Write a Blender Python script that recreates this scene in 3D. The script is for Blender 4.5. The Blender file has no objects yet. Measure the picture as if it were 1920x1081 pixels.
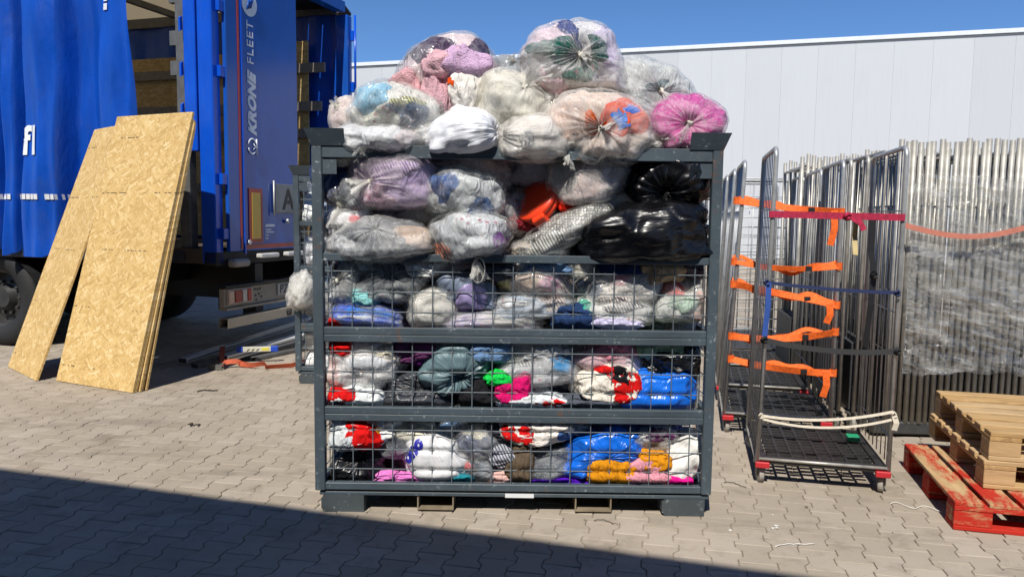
import bpy, bmesh, math, random
import numpy as np
from mathutils import Vector, Matrix
random.seed(7)
R = math.radians
S = bpy.context.scene
COL = S.collection

# ------------------------------------------------------------------ camera
cam_d = bpy.data.cameras.new("camera")
cam = bpy.data.objects.new("camera", cam_d)
COL.objects.link(cam)
cam.location = (0, 0, 1.5)
PITCH, ROLL = R(5.38), R(0.70)
fwd = Vector((0, math.cos(PITCH), -math.sin(PITCH)))
up0 = Vector((1, 0, 0)).cross(fwd)
rt = Vector((1, 0, 0)) * math.cos(ROLL) + up0 * math.sin(ROLL)
upv = rt.cross(fwd)
cam.rotation_euler = Matrix((rt, upv, -fwd)).transposed().to_euler()
cam_d.sensor_width = 36
cam_d.lens = 36 * 1450 / 1920
cam_d.clip_start = 0.05
cam_d.clip_end = 3000
S.camera = cam

# ------------------------------------------------------------------ sky, sun, exposure
SUN_EL, SUN_AZ = R(53), R(13)          # sun behind the camera, a little to its left
world = bpy.data.worlds.new("World")
S.world = world
world.use_nodes = True
wn = world.node_tree
wn.nodes.clear()
sky = wn.nodes.new("ShaderNodeTexSky")
sky.sky_type = 'NISHITA'
sky.sun_disc = False
sky.sun_elevation = SUN_EL
sky.sun_rotation = R(180) + SUN_AZ
sky.altitude = 0
sky.air_density = 0.7
sky.dust_density = 0.0
sky.ozone_density = 8.0
bg = wn.nodes.new("ShaderNodeBackground")
bg.inputs[1].default_value = 0.106
wo = wn.nodes.new("ShaderNodeOutputWorld")
hs = wn.nodes.new("ShaderNodeHueSaturation")       # the phone's vivid blue
hs.inputs["Saturation"].default_value = 1.06
wn.links.new(sky.outputs[0], hs.inputs["Color"])
wn.links.new(hs.outputs[0], bg.inputs[0])
wn.links.new(bg.outputs[0], wo.inputs[0])
sun_d = bpy.data.lights.new("sun", 'SUN')
sun_d.energy = 4.6
sun_d.angle = R(0.55)
sun_d.color = (1.0, 0.95, 0.87)
sun = bpy.data.objects.new("sun", sun_d)
COL.objects.link(sun)
to_sun = Vector((-math.sin(SUN_AZ) * math.cos(SUN_EL), -math.cos(SUN_AZ) * math.cos(SUN_EL), math.sin(SUN_EL)))
sun.rotation_euler = to_sun.to_track_quat('Z', 'Y').to_euler()
sun.location = (-3, -10, 18)
S.view_settings.view_transform = 'Standard'
S.view_settings.look = 'None'
S.view_settings.exposure = 0.3
S.view_settings.gamma = 1
S.view_settings.use_curve_mapping = False
S.render.engine = 'CYCLES'
S.cycles.use_denoising = True
S.cycles.denoising_prefilter = 'ACCURATE'
S.cycles.max_bounces = 8
S.cycles.transparent_max_bounces = 24
S.cycles.caustics_reflective = False
S.cycles.caustics_refractive = False
S.cycles.sample_clamp_indirect = 6

# ------------------------------------------------------------------ helpers: objects
def tag(o, label=None, cat=None, group=None, kind=None):
    if label: o["label"] = label
    if cat: o["category"] = cat
    if group: o["group"] = group
    if kind: o["kind"] = kind
    return o

def thing(name, label, cat, loc=(0, 0, 0), rz=0.0, group=None):
    o = bpy.data.objects.new(name, None)
    COL.objects.link(o)
    o.empty_display_size = 0.1
    o.location = loc
    o.rotation_euler = (0, 0, rz)
    return tag(o, label, cat, group)

def link(name, me, mat=None, parent=None, loc=None):
    o = bpy.data.objects.new(name, me)
    COL.objects.link(o)
    if mat is not None and not me.materials: me.materials.append(mat)
    if parent is not None: o.parent = parent
    if loc is not None: o.location = loc
    return o

def np_mesh(name, V, Q, smooth=True, attrs=None):
    """V (n,3), Q (m,4) or (m,3) integer faces"""
    V = np.asarray(V, np.float32); Q = np.asarray(Q, np.int32)
    me = bpy.data.meshes.new(name)
    k = Q.shape[1]
    me.vertices.add(len(V)); me.vertices.foreach_set("co", V.ravel())
    me.loops.add(Q.size); me.loops.foreach_set("vertex_index", Q.ravel())
    me.polygons.add(len(Q))
    me.polygons.foreach_set("loop_start", np.arange(0, Q.size, k, dtype=np.int32))
    me.polygons.foreach_set("loop_total", np.full(len(Q), k, np.int32))
    me.polygons.foreach_set("use_smooth", np.full(len(Q), smooth, bool))
    for nm, (ty, arr) in (attrs or {}).items():
        a = me.attributes.new(nm, ty, 'POINT')
        a.data.foreach_set("vector" if ty == 'FLOAT_VECTOR' else "value", np.asarray(arr, np.float32).ravel())
    me.update(calc_edges=True)
    return me

class MB:
    """collects simple solids, builds ONE mesh object"""
    def __init__(s): s.v = []; s.f = []; s.sm = []
    def add(s, vs, fs, smooth=False):
        b = len(s.v)
        s.v += [tuple(v) for v in vs]
        for f in fs: s.f.append(tuple(b + i for i in f)); s.sm.append(smooth)
        return s
    def box(s, x0, x1, y0, y1, z0, z1, M=None, bev=0.0):
        if bev > 0:
            b = bev
            vs, fs = [], []
            bm = bmesh.new()
            bmesh.ops.create_cube(bm, size=1)
            for v in bm.verts:
                v.co = Vector(((x0 + x1) / 2 + v.co.x * (x1 - x0), (y0 + y1) / 2 + v.co.y * (y1 - y0), (z0 + z1) / 2 + v.co.z * (z1 - z0)))
            bmesh.ops.bevel(bm, geom=bm.edges[:], offset=b, segments=1, affect='EDGES', profile=0.5)
            bm.verts.index_update()
            vs = [v.co.copy() for v in bm.verts]; fs = [[v.index for v in f.verts] for f in bm.faces]
            bm.free()
        else:
            vs = [Vector(c) for c in ((x0, y0, z0), (x1, y0, z0), (x1, y1, z0), (x0, y1, z0), (x0, y0, z1), (x1, y0, z1), (x1, y1, z1), (x0, y1, z1))]
            fs = [(0, 3, 2, 1), (4, 5, 6, 7), (0, 1, 5, 4), (1, 2, 6, 5), (2, 3, 7, 6), (3, 0, 4, 7)]
        if M is not None: vs = [M @ v for v in vs]
        return s.add(vs, fs)
    def tube(s, path, r, n=8, cap=True, closed=False):
        P = [Vector(p) for p in path]
        rings = []
        nrm = None
        for i, p in enumerate(P):
            if closed: d = P[(i + 1) % len(P)] - P[i - 1]
            else: d = P[min(i + 1, len(P) - 1)] - P[max(i - 1, 0)]
            d.normalize()
            if nrm is None:
                nrm = d.orthogonal().normalized()
            else:
                nrm = (nrm - d * nrm.dot(d))
                if nrm.length < 1e-6: nrm = d.orthogonal()
                nrm.normalize()
            b = d.cross(nrm)
            rr = r[i] if isinstance(r, (list, tuple)) else r
            rings.append([p + (nrm * math.cos(2 * math.pi * k / n) + b * math.sin(2 * math.pi * k / n)) * rr for k in range(n)])
        vs = [v for ring in rings for v in ring]
        fs = []
        m = len(P)
        for i in range(m if closed else m - 1):
            j = (i + 1) % m
            for k in range(n):
                fs.append((i * n + k, i * n + (k + 1) % n, j * n + (k + 1) % n, j * n + k))
        s.add(vs, fs, True)
        if cap and not closed:
            b = len(s.v) - len(vs)
            s.f.append(tuple(b + k for k in reversed(range(n)))); s.sm.append(False)
            s.f.append(tuple(b + (m - 1) * n + k for k in range(n))); s.sm.append(False)
        return s
    def ribbon(s, path, wdir, w, th=0.002):
        """flat strap along a path; wdir a vector or list of vectors (width direction)"""
        P = [Vector(p) for p in path]
        vs, fs = [], []
        for i, p in enumerate(P):
            d = (P[min(i + 1, len(P) - 1)] - P[max(i - 1, 0)]).normalized()
            wv = Vector(wdir[i] if isinstance(wdir, list) else wdir)
            wv = (wv - d * wv.dot(d)).normalized()
            t = d.cross(wv) * th / 2
            wv = wv * w / 2
            vs += [p - wv - t, p + wv - t, p + wv + t, p - wv + t]
        for i in range(len(P) - 1):
            a, b = i * 4, i * 4 + 4
            for k in range(4): fs.append((a + k, a + (k + 1) % 4, b + (k + 1) % 4, b + k))
        fs.append((3, 2, 1, 0)); e = (len(P) - 1) * 4; fs.append((e, e + 1, e + 2, e + 3))
        return s.add(vs, fs, False)
    def prism(s, poly, y0, y1, M=None):
        """polygon in x,z extruded in y"""
        n = len(poly)
        vs = [Vector((x, y0, z)) for x, z in poly] + [Vector((x, y1, z)) for x, z in poly]
        if M is not None: vs = [M @ v for v in vs]
        fs = [tuple(range(n)), tuple(reversed(range(n, 2 * n)))] + [(i, i + n, (i + 1) % n + n, (i + 1) % n) for i in range(n)]
        return s.add(vs, fs)
    def mesh(s, name):
        me = bpy.data.meshes.new(name)
        me.from_pydata(s.v, [], s.f)
        me.polygons.foreach_set("use_smooth", np.array(s.sm, bool))
        bm = bmesh.new(); bm.from_mesh(me)
        bmesh.ops.recalc_face_normals(bm, faces=bm.faces)
        bm.to_mesh(me); bm.free()
        return me
    def build(s, name, mat, parent=None, loc=None):
        return link(name, s.mesh(name), mat, parent, loc)

def copy_tree(o, parent=None):
    c = o.copy(); COL.objects.link(c); c.parent = parent
    for ch in list(o.children): copy_tree(ch, c)
    return c

def text_mesh(body, size, shear=0.0, bold=0.0, extrude=0.0015, spacing=1.0):
    cu = bpy.data.curves.new("lettering", 'FONT')
    cu.body = body; cu.size = size; cu.shear = shear; cu.offset = bold; cu.extrude = extrude
    cu.space_character = spacing
    cu.align_x = 'LEFT'; cu.resolution_u = 3
    o = bpy.data.objects.new("lettering", cu)
    COL.objects.link(o)
    bpy.context.view_layer.update()
    me = bpy.data.meshes.new_from_object(o)
    bpy.data.objects.remove(o); bpy.data.curves.remove(cu)
    return me

# ------------------------------------------------------------------ helpers: noise (numpy)
def _hash(ix, iy, iz, seed):
    h = (ix.astype(np.uint32) * np.uint32(374761393) + iy.astype(np.uint32) * np.uint32(668265263)
         + iz.astype(np.uint32) * np.uint32(2147483647) + np.uint32((seed * 144665 + 12345) & 0xffffffff))
    h = (h ^ (h >> np.uint32(13))) * np.uint32(1274126177)
    h = (h ^ (h >> np.uint32(16))) * np.uint32(2246822519)
    h = h ^ (h >> np.uint32(15))
    return h.astype(np.float32) / np.float32(4294967295.0)

def vnoise(P, seed=0):
    I = np.floor(P); Fr = (P - I).astype(np.float32)
    I = I.astype(np.int64)
    u = Fr * Fr * Fr * (Fr * (Fr * 6 - 15) + 10)
    x, y, z = I[:, 0], I[:, 1], I[:, 2]
    out = 0
    for dx in (0, 1):
        wx = u[:, 0] if dx else 1 - u[:, 0]
        for dy in (0, 1):
            wy = u[:, 1] if dy else 1 - u[:, 1]
            for dz in (0, 1):
                wz = u[:, 2] if dz else 1 - u[:, 2]
                out = out + wx * wy * wz * _hash(x + dx, y + dy, z + dz, seed)
    return out * 2 - 1

def fbm(P, octv=3, seed=0, gain=0.5):
    a, s, t = 1.0, 0.0, 0.0
    for k in range(octv):
        s = s + a * vnoise(P * (2.03 ** k) + 17.3 * k, seed + k * 31); t += a; a *= gain
    return s / t

def ridged(P, octv=3, seed=0, gain=0.5):
    a, s, t = 1.0, 0.0, 0.0
    for k in range(octv):
        s = s + a * (1 - 2 * np.abs(vnoise(P * (2.07 ** k) + 9.1 * k, seed + k * 47))); t += a; a *= gain
    return s / t

# ------------------------------------------------------------------ helpers: materials
def lin(h):
    h = h.lstrip('#')
    c = [int(h[i:i + 2], 16) / 255 for i in (0, 2, 4)]
    return tuple(x / 12.92 if x <= 0.04045 else ((x + 0.055) / 1.055) ** 2.4 for x in c) + (1.0,)

class NT:
    def __init__(s, name):
        s.m = bpy.data.materials.new(name); s.m.use_nodes = True
        s.t = s.m.node_tree; s.t.nodes.clear()
        s.out = s.n("ShaderNodeOutputMaterial")
    def n(s, ty, **kw):
        nd = s.t.nodes.new(ty)
        for k, v in kw.items(): setattr(nd, k, v)
        return nd
    def l(s, a, b): s.t.links.new(a, b)
    def val(s, sock, v):
        if hasattr(v, "is_output") or hasattr(v, "links"): s.l(v, sock)
        else: sock.default_value = v
    def math(s, op, a, b=0.0, clamp=False):
        nd = s.n("ShaderNodeMath", operation=op, use_clamp=clamp)
        s.val(nd.inputs[0], a); s.val(nd.inputs[1], b)
        return nd.outputs[0]
    def mix(s, fac, a, b, mode='MIX'):
        nd = s.n("ShaderNodeMix", data_type='RGBA', blend_type=mode)
        s.val(nd.inputs[0], fac); s.val(nd.inputs[6], a); s.val(nd.inputs[7], b)
        return nd.outputs[2]
    def noise(s, vec, scale, detail=3, rough=0.55, dist=0.0):
        nd = s.n("ShaderNodeTexNoise")
        nd.inputs["Scale"].default_value = scale; nd.inputs["Detail"].default_value = detail
        nd.inputs["Roughness"].default_value = rough; nd.inputs["Distortion"].default_value = dist
        if vec is not None: s.l(vec, nd.inputs["Vector"])
        return nd.outputs["Fac"]
    def coord(s, which="Object"):
        return s.n("ShaderNodeTexCoord").outputs[which]
    def world(s):
        return s.n("ShaderNodeNewGeometry").outputs["Position"]
    def mapping(s, vec, scale=(1, 1, 1), rot=(0, 0, 0), loc=(0, 0, 0)):
        nd = s.n("ShaderNodeMapping")
        s.l(vec, nd.inputs[0])
        nd.inputs["Scale"].default_value = scale; nd.inputs["Rotation"].default_value = rot; nd.inputs["Location"].default_value = loc
        return nd.outputs[0]
    def ramp(s, fac, stops, mode='LINEAR'):
        nd = s.n("ShaderNodeValToRGB"); cr = nd.color_ramp; cr.interpolation = mode
        while len(cr.elements) > 1: cr.elements.remove(cr.elements[-1])
        cr.elements[0].position = stops[0][0]; cr.elements[0].color = stops[0][1]
        for p, c in stops[1:]:
            e = cr.elements.new(p); e.color = c
        s.l(fac, nd.inputs[0])
        return nd.outputs[0]
    def maprange(s, v, a, b, c, d):
        nd = s.n("ShaderNodeMapRange"); s.val(nd.inputs[0], v)
        for i, x in enumerate((a, b, c, d)): nd.inputs[i + 1].default_value = x
        return nd.outputs[0]
    def bump(s, h, strength=0.3, dist=0.01, normal=None):
        nd = s.n("ShaderNodeBump"); s.l(h, nd.inputs["Height"])
        nd.inputs["Strength"].default_value = strength; nd.inputs["Distance"].default_value = dist
        if normal is not None: s.l(normal, nd.inputs["Normal"])
        return nd.outputs[0]
    def bsdf(s, color, rough=0.5, metal=0.0, normal=None, spec=0.5, **kw):
        nd = s.n("ShaderNodeBsdfPrincipled")
        s.val(nd.inputs["Base Color"], color); s.val(nd.inputs["Roughness"], rough); s.val(nd.inputs["Metallic"], metal)
        nd.inputs["Specular IOR Level"].default_value = spec
        if normal is not None: s.l(normal, nd.inputs["Normal"])
        for k, v in kw.items(): s.val(nd.inputs[k], v)
        return nd.outputs[0]
    def done(s, sh):
        s.l(sh, s.out.inputs[0]); return s.m

_cache = {}
def plain(name, hexcol, rough=0.5, metal=0.0, var=0.12, scale=6.0, bump=0.0, bscale=60.0, spec=0.5):
    key = (name, hexcol, rough, metal)
    if key in _cache: return _cache[key]
    t = NT(name); co = t.coord()
    c = lin(hexcol)
    nz = t.noise(co, scale, 4)
    dark = tuple(x * (1 - var) for x in c[:3]) + (1,); lite = tuple(min(1, x * (1 + var)) for x in c[:3]) + (1,)
    col = t.ramp(nz, [(0.3, dark), (0.7, lite)])
    nrm = None
    if bump: nrm = t.bump(t.noise(co, bscale, 3), bump, 0.004)
    _cache[key] = t.done(t.bsdf(col, rough, metal, nrm, spec))
    return _cache[key]

def painted_steel(name, hexcol, rough=0.42, wear='9aa0a2'):
    t = NT(name); co = t.world()
    c = lin(hexcol)
    n1 = t.noise(co, 3.0, 5, 0.6); n2 = t.noise(co, 38.0, 5, 0.7); sc = t.noise(t.mapping(co, (14, 14, 1.2), (0, .35, 0)), 9.0, 3, .6)
    sh = t.noise(t.mapping(co, (1.2, 14, 14)), 9.0, 3, .6)
    col = t.ramp(n1, [(0.3, tuple(x * .78 for x in c[:3]) + (1,)), (0.7, tuple(x * 1.28 for x in c[:3]) + (1,))])
    col = t.mix(t.maprange(sc, .62, .72, 0, .35), col, tuple(min(1, x * 1.7) for x in c[:3]) + (1,))
    col = t.mix(t.maprange(sh, .64, .72, 0, .35), col, tuple(min(1, x * 1.8) for x in c[:3]) + (1,))
    w = t.math('MULTIPLY', t.maprange(n2, 0.60, 0.68, 0, 1), t.maprange(n1, 0.42, 0.58, 0.0, 0.9), True)
    col = t.mix(w, col, lin(wear))
    n3 = t.noise(co, 7.0, 6, 0.72)
    rust = t.math('MULTIPLY', t.maprange(n3, 0.61, 0.68, 0, 0.85), t.maprange(n2, .35, .6, .3, 1), True)
    col = t.mix(rust, col, lin('6b4a34'))
    rg = t.maprange(n2, 0.2, 0.8, rough - .08, rough + .2)
    return t.done(t.bsdf(col, rg, 0.0, t.bump(n2, 0.15, 0.003)))

def galvanised(name='galvanised tube', hexcol='b4b6b6', rough=0.36):
    t = NT(name); co = t.coord()
    n1 = t.noise(co, 14.0, 4, 0.65); n2 = t.noise(t.mapping(co, (1, 1, .12)), 60, 3)
    c = lin(hexcol)
    col = t.ramp(n1, [(0.3, tuple(x * .7 for x in c[:3]) + (1,)), (0.72, tuple(x * 1.15 for x in c[:3]) + (1,))])
    return t.done(t.bsdf(col, t.maprange(n2, 0.2, 0.8, rough - .07, rough + .2), 0.45))

def cloth_mat(hexcol, fuzzy=False, pale=0.0, pat=None):
    key = ('cloth', hexcol, fuzzy, pale, pat)
    if key in _cache: return _cache[key]
    t = NT('woven cloth ' + hexcol); co = t.coord()
    c = lin(hexcol)[:3]
    if min(c) > .19: c = tuple(x + (.92 - x) * pale for x in c)      # pale lifts the colour, standing in for light lost under bag film
    g_ = sum(c) / 3
    c = tuple(max(.004, min(.86, g_ + (x - g_) * 1.3)) for x in c[:3])
    n1 = t.noise(co, 9.0, 4, 0.6)
    col = t.ramp(n1, [(0.3, tuple(x * .84 for x in c[:3]) + (1,)), (0.7, tuple(min(.9, x * 1.12) for x in c[:3]) + (1,))])
    fine = t.noise(co, 420 if not fuzzy else 150, 2)
    if pat == 'dots':
        vo = t.n("ShaderNodeTexVoronoi"); t.l(co, vo.inputs["Vector"]); vo.inputs["Scale"].default_value = 75; vo.inputs["Randomness"].default_value = .25
        col = t.mix(t.maprange(vo.outputs["Distance"], .30, .38, 0, .8), col, (.09, .085, .08, 1))
    elif pat == 'stripe':
        wv = t.n("ShaderNodeTexWave"); t.l(t.mapping(co, (1, 1, 1), (.2, .5, 0)), wv.inputs["Vector"]); wv.inputs["Scale"].default_value = 22; wv.inputs["Distortion"].default_value = 1.5
        col = t.mix(t.maprange(wv.outputs["Fac"], .45, .55, 0, .85), col, (.04, .04, .06, 1))
    elif pat == 'print':
        sp_ = t.noise(co, 34, 3, .6, 1.0)
        col = t.mix(t.maprange(sp_, .54, .58, 0, .8), col, (.10, .12, .16, 1))
    elif pat == 'floral':
        vo = t.n("ShaderNodeTexVoronoi"); t.l(co, vo.inputs["Vector"]); vo.inputs["Scale"].default_value = 28
        col = t.mix(t.maprange(vo.outputs["Distance"], .26, .33, .8, 0), col, (.36, .10, .14, 1))
    mid = t.noise(t.mapping(co, (1, 1, .35), (.3, .5, .2)), 20, 2, .5, .6)
    fo = t.noise(t.mapping(co, (1, 1, .3), (.5, .9, .2)), 14, 2, .5, 1.2)
    fr_ = t.maprange(t.math('ABSOLUTE', t.math('SUBTRACT', fo, .5)), 0, .16, 0, 1)
    nb = t.bump(fr_, .55, .016)
    nb = t.bump(mid, .35, .016, nb)
    nb = t.bump(fine, 0.25 if not fuzzy else .9, 0.003 if not fuzzy else .012, nb)
    _cache[key] = t.done(t.bsdf(col, 0.9, 0, nb, 0.25))
    return _cache[key]

def film_mat(tint='f4f4ef', haze=(0.10, 0.42), gloss=0.075):
    """thin see-through bag film: clear where taut, milky where gathered or crumpled"""
    key = ('film', tint, haze, gloss)
    if key in _cache: return _cache[key]
    t = NT('clear bag film'); co = t.coord()
    pv = t.n("ShaderNodeAttribute", attribute_name="pv").outputs["Vector"]
    ga = t.n("ShaderNodeAttribute", attribute_name="gather").outputs["Fac"]
    streak = t.noise(pv, 5.5, 3, 0.6)
    fine = t.noise(pv, 11.0, 2, 0.5)
    crum = t.noise(co, 8.0, 3, 0.5, 0.6)
    cr2 = t.noise(co, 13.0, 2, 0.5, 1.6)
    line = t.maprange(t.math('ABSOLUTE', t.math('SUBTRACT', fine, .5)), 0, .035, 1, 0)
    crease = t.maprange(t.math('ABSOLUTE', t.math('SUBTRACT', cr2, .5)), 0, .028, 1, 0)
    st2 = t.maprange(streak, 0.50, 0.62, 0.0, 1.0)
    gk = t.math('ADD', ga, .10)
    hz = t.maprange(crum, 0.40, 0.62, haze[0], haze[1])
    hz = t.math('ADD', hz, t.math('MULTIPLY', ga, t.math('ADD', t.math('MULTIPLY', st2, .40), .08)))
    hz = t.math('ADD', hz, t.math('MULTIPLY', line, t.math('MULTIPLY', gk, .75)))
    hz = t.math('ADD', hz, t.math('MULTIPLY', crease, .16))
    hz = t.math('ADD', hz, t.math('MULTIPLY', st2, 0.10), True)
    hz = t.math('MINIMUM', hz, 0.88)
    h = t.math('ADD', t.math('MULTIPLY', streak, t.math('ADD', t.math('MULTIPLY', ga, 1.0), 0.30)), t.math('MULTIPLY', crum, 0.45))
    h = t.math('ADD', h, t.math('MULTIPLY', line, t.math('MULTIPLY', gk, .16)))
    h = t.math('ADD', h, t.math('MULTIPLY', crease, .07))
    nrm = t.bump(h, 0.9, 0.032)
    soft = t.bump(h, 0.3, 0.03)
    c = lin(tint)
    tr = t.n("ShaderNodeBsdfTransparent"); tr.inputs[0].default_value = tuple(.80 + .19 * x for x in c[:3]) + (1,)
    di = t.n("ShaderNodeBsdfDiffuse"); di.inputs[0].default_value = tuple(min(.95, x * 1.02) for x in c[:3]) + (1,); t.l(soft, di.inputs["Normal"])
    tl = t.n("ShaderNodeBsdfTranslucent"); tl.inputs[0].default_value = tuple(min(.95, x * 1.0) for x in c[:3]) + (1,); t.l(soft, tl.inputs["Normal"])
    mk = t.n("ShaderNodeMixShader"); mk.inputs[0].default_value = .4; t.l(di.outputs[0], mk.inputs[1]); t.l(tl.outputs[0], mk.inputs[2])
    m1 = t.n("ShaderNodeMixShader"); t.l(hz, m1.inputs[0]); t.l(tr.outputs[0], m1.inputs[1]); t.l(mk.outputs[0], m1.inputs[2])
    gl = t.n("ShaderNodeBsdfGlossy"); gl.inputs["Roughness"].default_value = gloss; gl.inputs[0].default_value = (1, 1, 1, 1); t.l(nrm, gl.inputs["Normal"])
    fr = t.n("ShaderNodeFresnel"); fr.inputs[0].default_value = 1.55; t.l(nrm, fr.inputs["Normal"])
    m2 = t.n("ShaderNodeMixShader"); t.l(t.math('MINIMUM', t.math('ADD', t.math('MULTIPLY', fr.outputs[0], .85), .015), .26), m2.inputs[0])
    t.l(m1.outputs[0], m2.inputs[1]); t.l(gl.outputs[0], m2.inputs[2])
    _cache[key] = t.done(m2.outputs[0])
    return _cache[key]

def plastic_mat(hexcol, rough=0.3, spec=0.5, trans=0.0):
    """opaque bin-bag plastic with fine creases running from the tie"""
    key = ('plastic', hexcol, rough)
    if key in _cache: return _cache[key]
    t = NT('bag plastic ' + hexcol); co = t.coord()
    pv = t.n("ShaderNodeAttribute", attribute_name="pv").outputs["Vector"]
    ga = t.n("ShaderNodeAttribute", attribute_name="gather").outputs["Fac"]
    c = lin(hexcol)
    streak = t.noise(pv, 3.2, 3, 0.5); crum = t.noise(co, 8.0, 3, 0.5, 0.8)
    h = t.math('ADD', t.math('MULTIPLY', streak, t.math('ADD', ga, 0.30)), t.math('MULTIPLY', crum, 0.45))
    nrm = t.bump(h, 0.55, 0.03)
    col = t.ramp(crum, [(0.3, tuple(x * .85 for x in c[:3]) + (1,)), (0.75, tuple(min(.9, x * 1.15) for x in c[:3]) + (1,))])
    _cache[key] = t.done(t.bsdf(col, t.maprange(crum, .3, .7, rough - .07, rough + .1), 0, nrm, spec))
    return _cache[key]

# ================================================================== SETTING: paved yard
def ground_mat():
    t = NT('sandy concrete bed'); w = t.world()
    n = t.noise(w, 5.0, 5, .6)
    col = t.ramp(n, [(.3, lin('7a7164')), (.7, lin('938a7b'))])
    return t.done(t.bsdf(col, .95, 0, t.bump(t.noise(w, 90, 3), .5, .005), .2))

def paver_mat():
    t = NT('worn concrete paver'); w = t.world()
    oi = t.n("ShaderNodeObjectInfo").outputs["Random"]
    isl = t.n("ShaderNodeNewGeometry").outputs["Random Per Island"]
    rnd = t.math('FRACT', t.math('ADD', t.math('MULTIPLY', oi, 7.31), isl))
    big = t.noise(w, 0.55, 5, .6)
    mid = t.noise(w, 6.0, 6, .7)
    fine = t.noise(w, 160.0, 3, .6)
    base = t.ramp(rnd, [(0.0, lin('9c9283')), (.5, lin('a4998b')), (1.0, lin('aca294'))])
    base = t.mix(t.maprange(big, .35, .7, 0, .55), base, lin('867a69'))
    base = t.mix(t.maprange(mid, .52, .72, 0, .5), base, lin('756b5f'))
    base = t.mix(t.maprange(fine, .55, .8, 0, .35), base, lin('bbb09f'))
    spot = t.noise(w, 23.0, 3, .5)
    base = t.mix(t.maprange(spot, .70, .75, 0, .7), base, lin('5b534a'))
    stain = t.noise(w, 1.7, 6, .68, .6)
    base = t.mix(t.maprange(stain, .56, .70, 0, .55), base, lin('655c50'))
    tyre = t.noise(t.mapping(w, (.35, 2.2, 1), (0, 0, R(40))), 1.6, 5, .6)
    base = t.mix(t.maprange(tyre, .57, .68, 0, .35), base, lin('6a6259'))
    nb = t.bump(fine, .35, .003)
    nb = t.bump(mid, .25, .012, nb)
    return t.done(t.bsdf(base, .88, 0, nb, .25))

YARD = R(-11)
cy, sy_ = math.cos(YARD), math.sin(YARD)
me = bpy.data.meshes.new('ground')
G = 420.0
me.from_pydata([(-G, -60, -.008), (G, -60, -.008), (G, G, -.008), (-G, G, -.008)], [], [(0, 1, 2, 3)])
ground = tag(link('ground', me, ground_mat()), kind='structure')

HW, DK, HL, GAP = .070, .0125, .100, .0020
def paver_outline(inset):
    e = inset
    L = HL - e; wd = HW + DK - e; wt = HW - DK - e
    return [(-wd, -L), (wd, -L), (wd, -.066), (wt, -.034), (wt, .034), (wd, .066), (wd, L), (-wd, L), (-wd, .066), (-wt, .034), (-wt, -.034), (-wd, -.066)]
o1, o0 = paver_outline(GAP + .0035), paver_outline(GAP)
pv_v = [(x, y, 0.0) for x, y in o1] + [(x, y, -.003) for x, y in o0] + [(x, y, -.022) for x, y in o0]
pv_f = [tuple(range(12))] + [(i, i + 12, (i + 1) % 12 + 12, (i + 1) % 12) for i in range(12)] + [(i + 12, i + 24, (i + 1) % 12 + 24, (i + 1) % 12 + 12) for i in range(12)]
# faces must look up/out
pv_f = [pv_f[0]] + [tuple(f) for f in pv_f[1:]]
spots = []
rp = random.Random(3)
for i in range(-110, 130):
    for j in range(-20, 90):
        u = i * .14 + .03; v = j * .20 + (i % 2) * .10
        x = u * cy - v * sy_; y = u * sy_ + v * cy
        if 1.2 < y < 13.5 and abs(x) < .74 * y + 2.2:
            spots.append((x, y))
def _vis(p):
    x, y = p
    return y > 3.06 and abs(x) < .645 * y and not (-.9 < x < .95 and 3.83 < y < 4.9)
order = sorted(spots, key=lambda p: (0 if _vis(p) else 1, p[0] ** 2 + p[1] ** 2))
own, rest = order[:300], order[300:]
PM = paver_mat()
paver_me = bpy.data.meshes.new('paver')
paver_me.from_pydata(pv_v, [], pv_f)
bm = bmesh.new(); bm.from_mesh(paver_me); bmesh.ops.recalc_face_normals(bm, faces=bm.faces)
if bm.faces[:][0].normal.z < 0: bmesh.ops.reverse_faces(bm, faces=bm.faces[:])
bm.to_mesh(paver_me); bm.free()
paver_me.materials.append(PM)
for x, y in own:
    o = bpy.data.objects.new('paver', paver_me); COL.objects.link(o)
    o.parent = ground
    o.location = (x, y, rp.uniform(-.0018, .0012))
    o.rotation_euler = (rp.gauss(0, .006), rp.gauss(0, .008), YARD + rp.gauss(0, .006))
base_v = np.array(pv_v, np.float32)
fl = [list(p.vertices) for p in paver_me.polygons]
allv, allf = [], []
for k, (x, y) in enumerate(rest):
    a = YARD + rp.gauss(0, .006); c, s = math.cos(a), math.sin(a)
    V = base_v.copy()
    z = V[:, 2] + rp.uniform(-.0018, .0012) + V[:, 0] * rp.gauss(0, .008) + V[:, 1] * rp.gauss(0, .006)
    allv.append(np.stack([V[:, 0] * c - V[:, 1] * s + x, V[:, 0] * s + V[:, 1] * c + y, z], 1))
    allf += [[q + 36 * k for q in f] for f in fl]
me = bpy.data.meshes.new('paving')
me.from_pydata(np.concatenate(allv).tolist(), [], allf)
tag(link('paving', me, PM, ground), kind='stuff')
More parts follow.
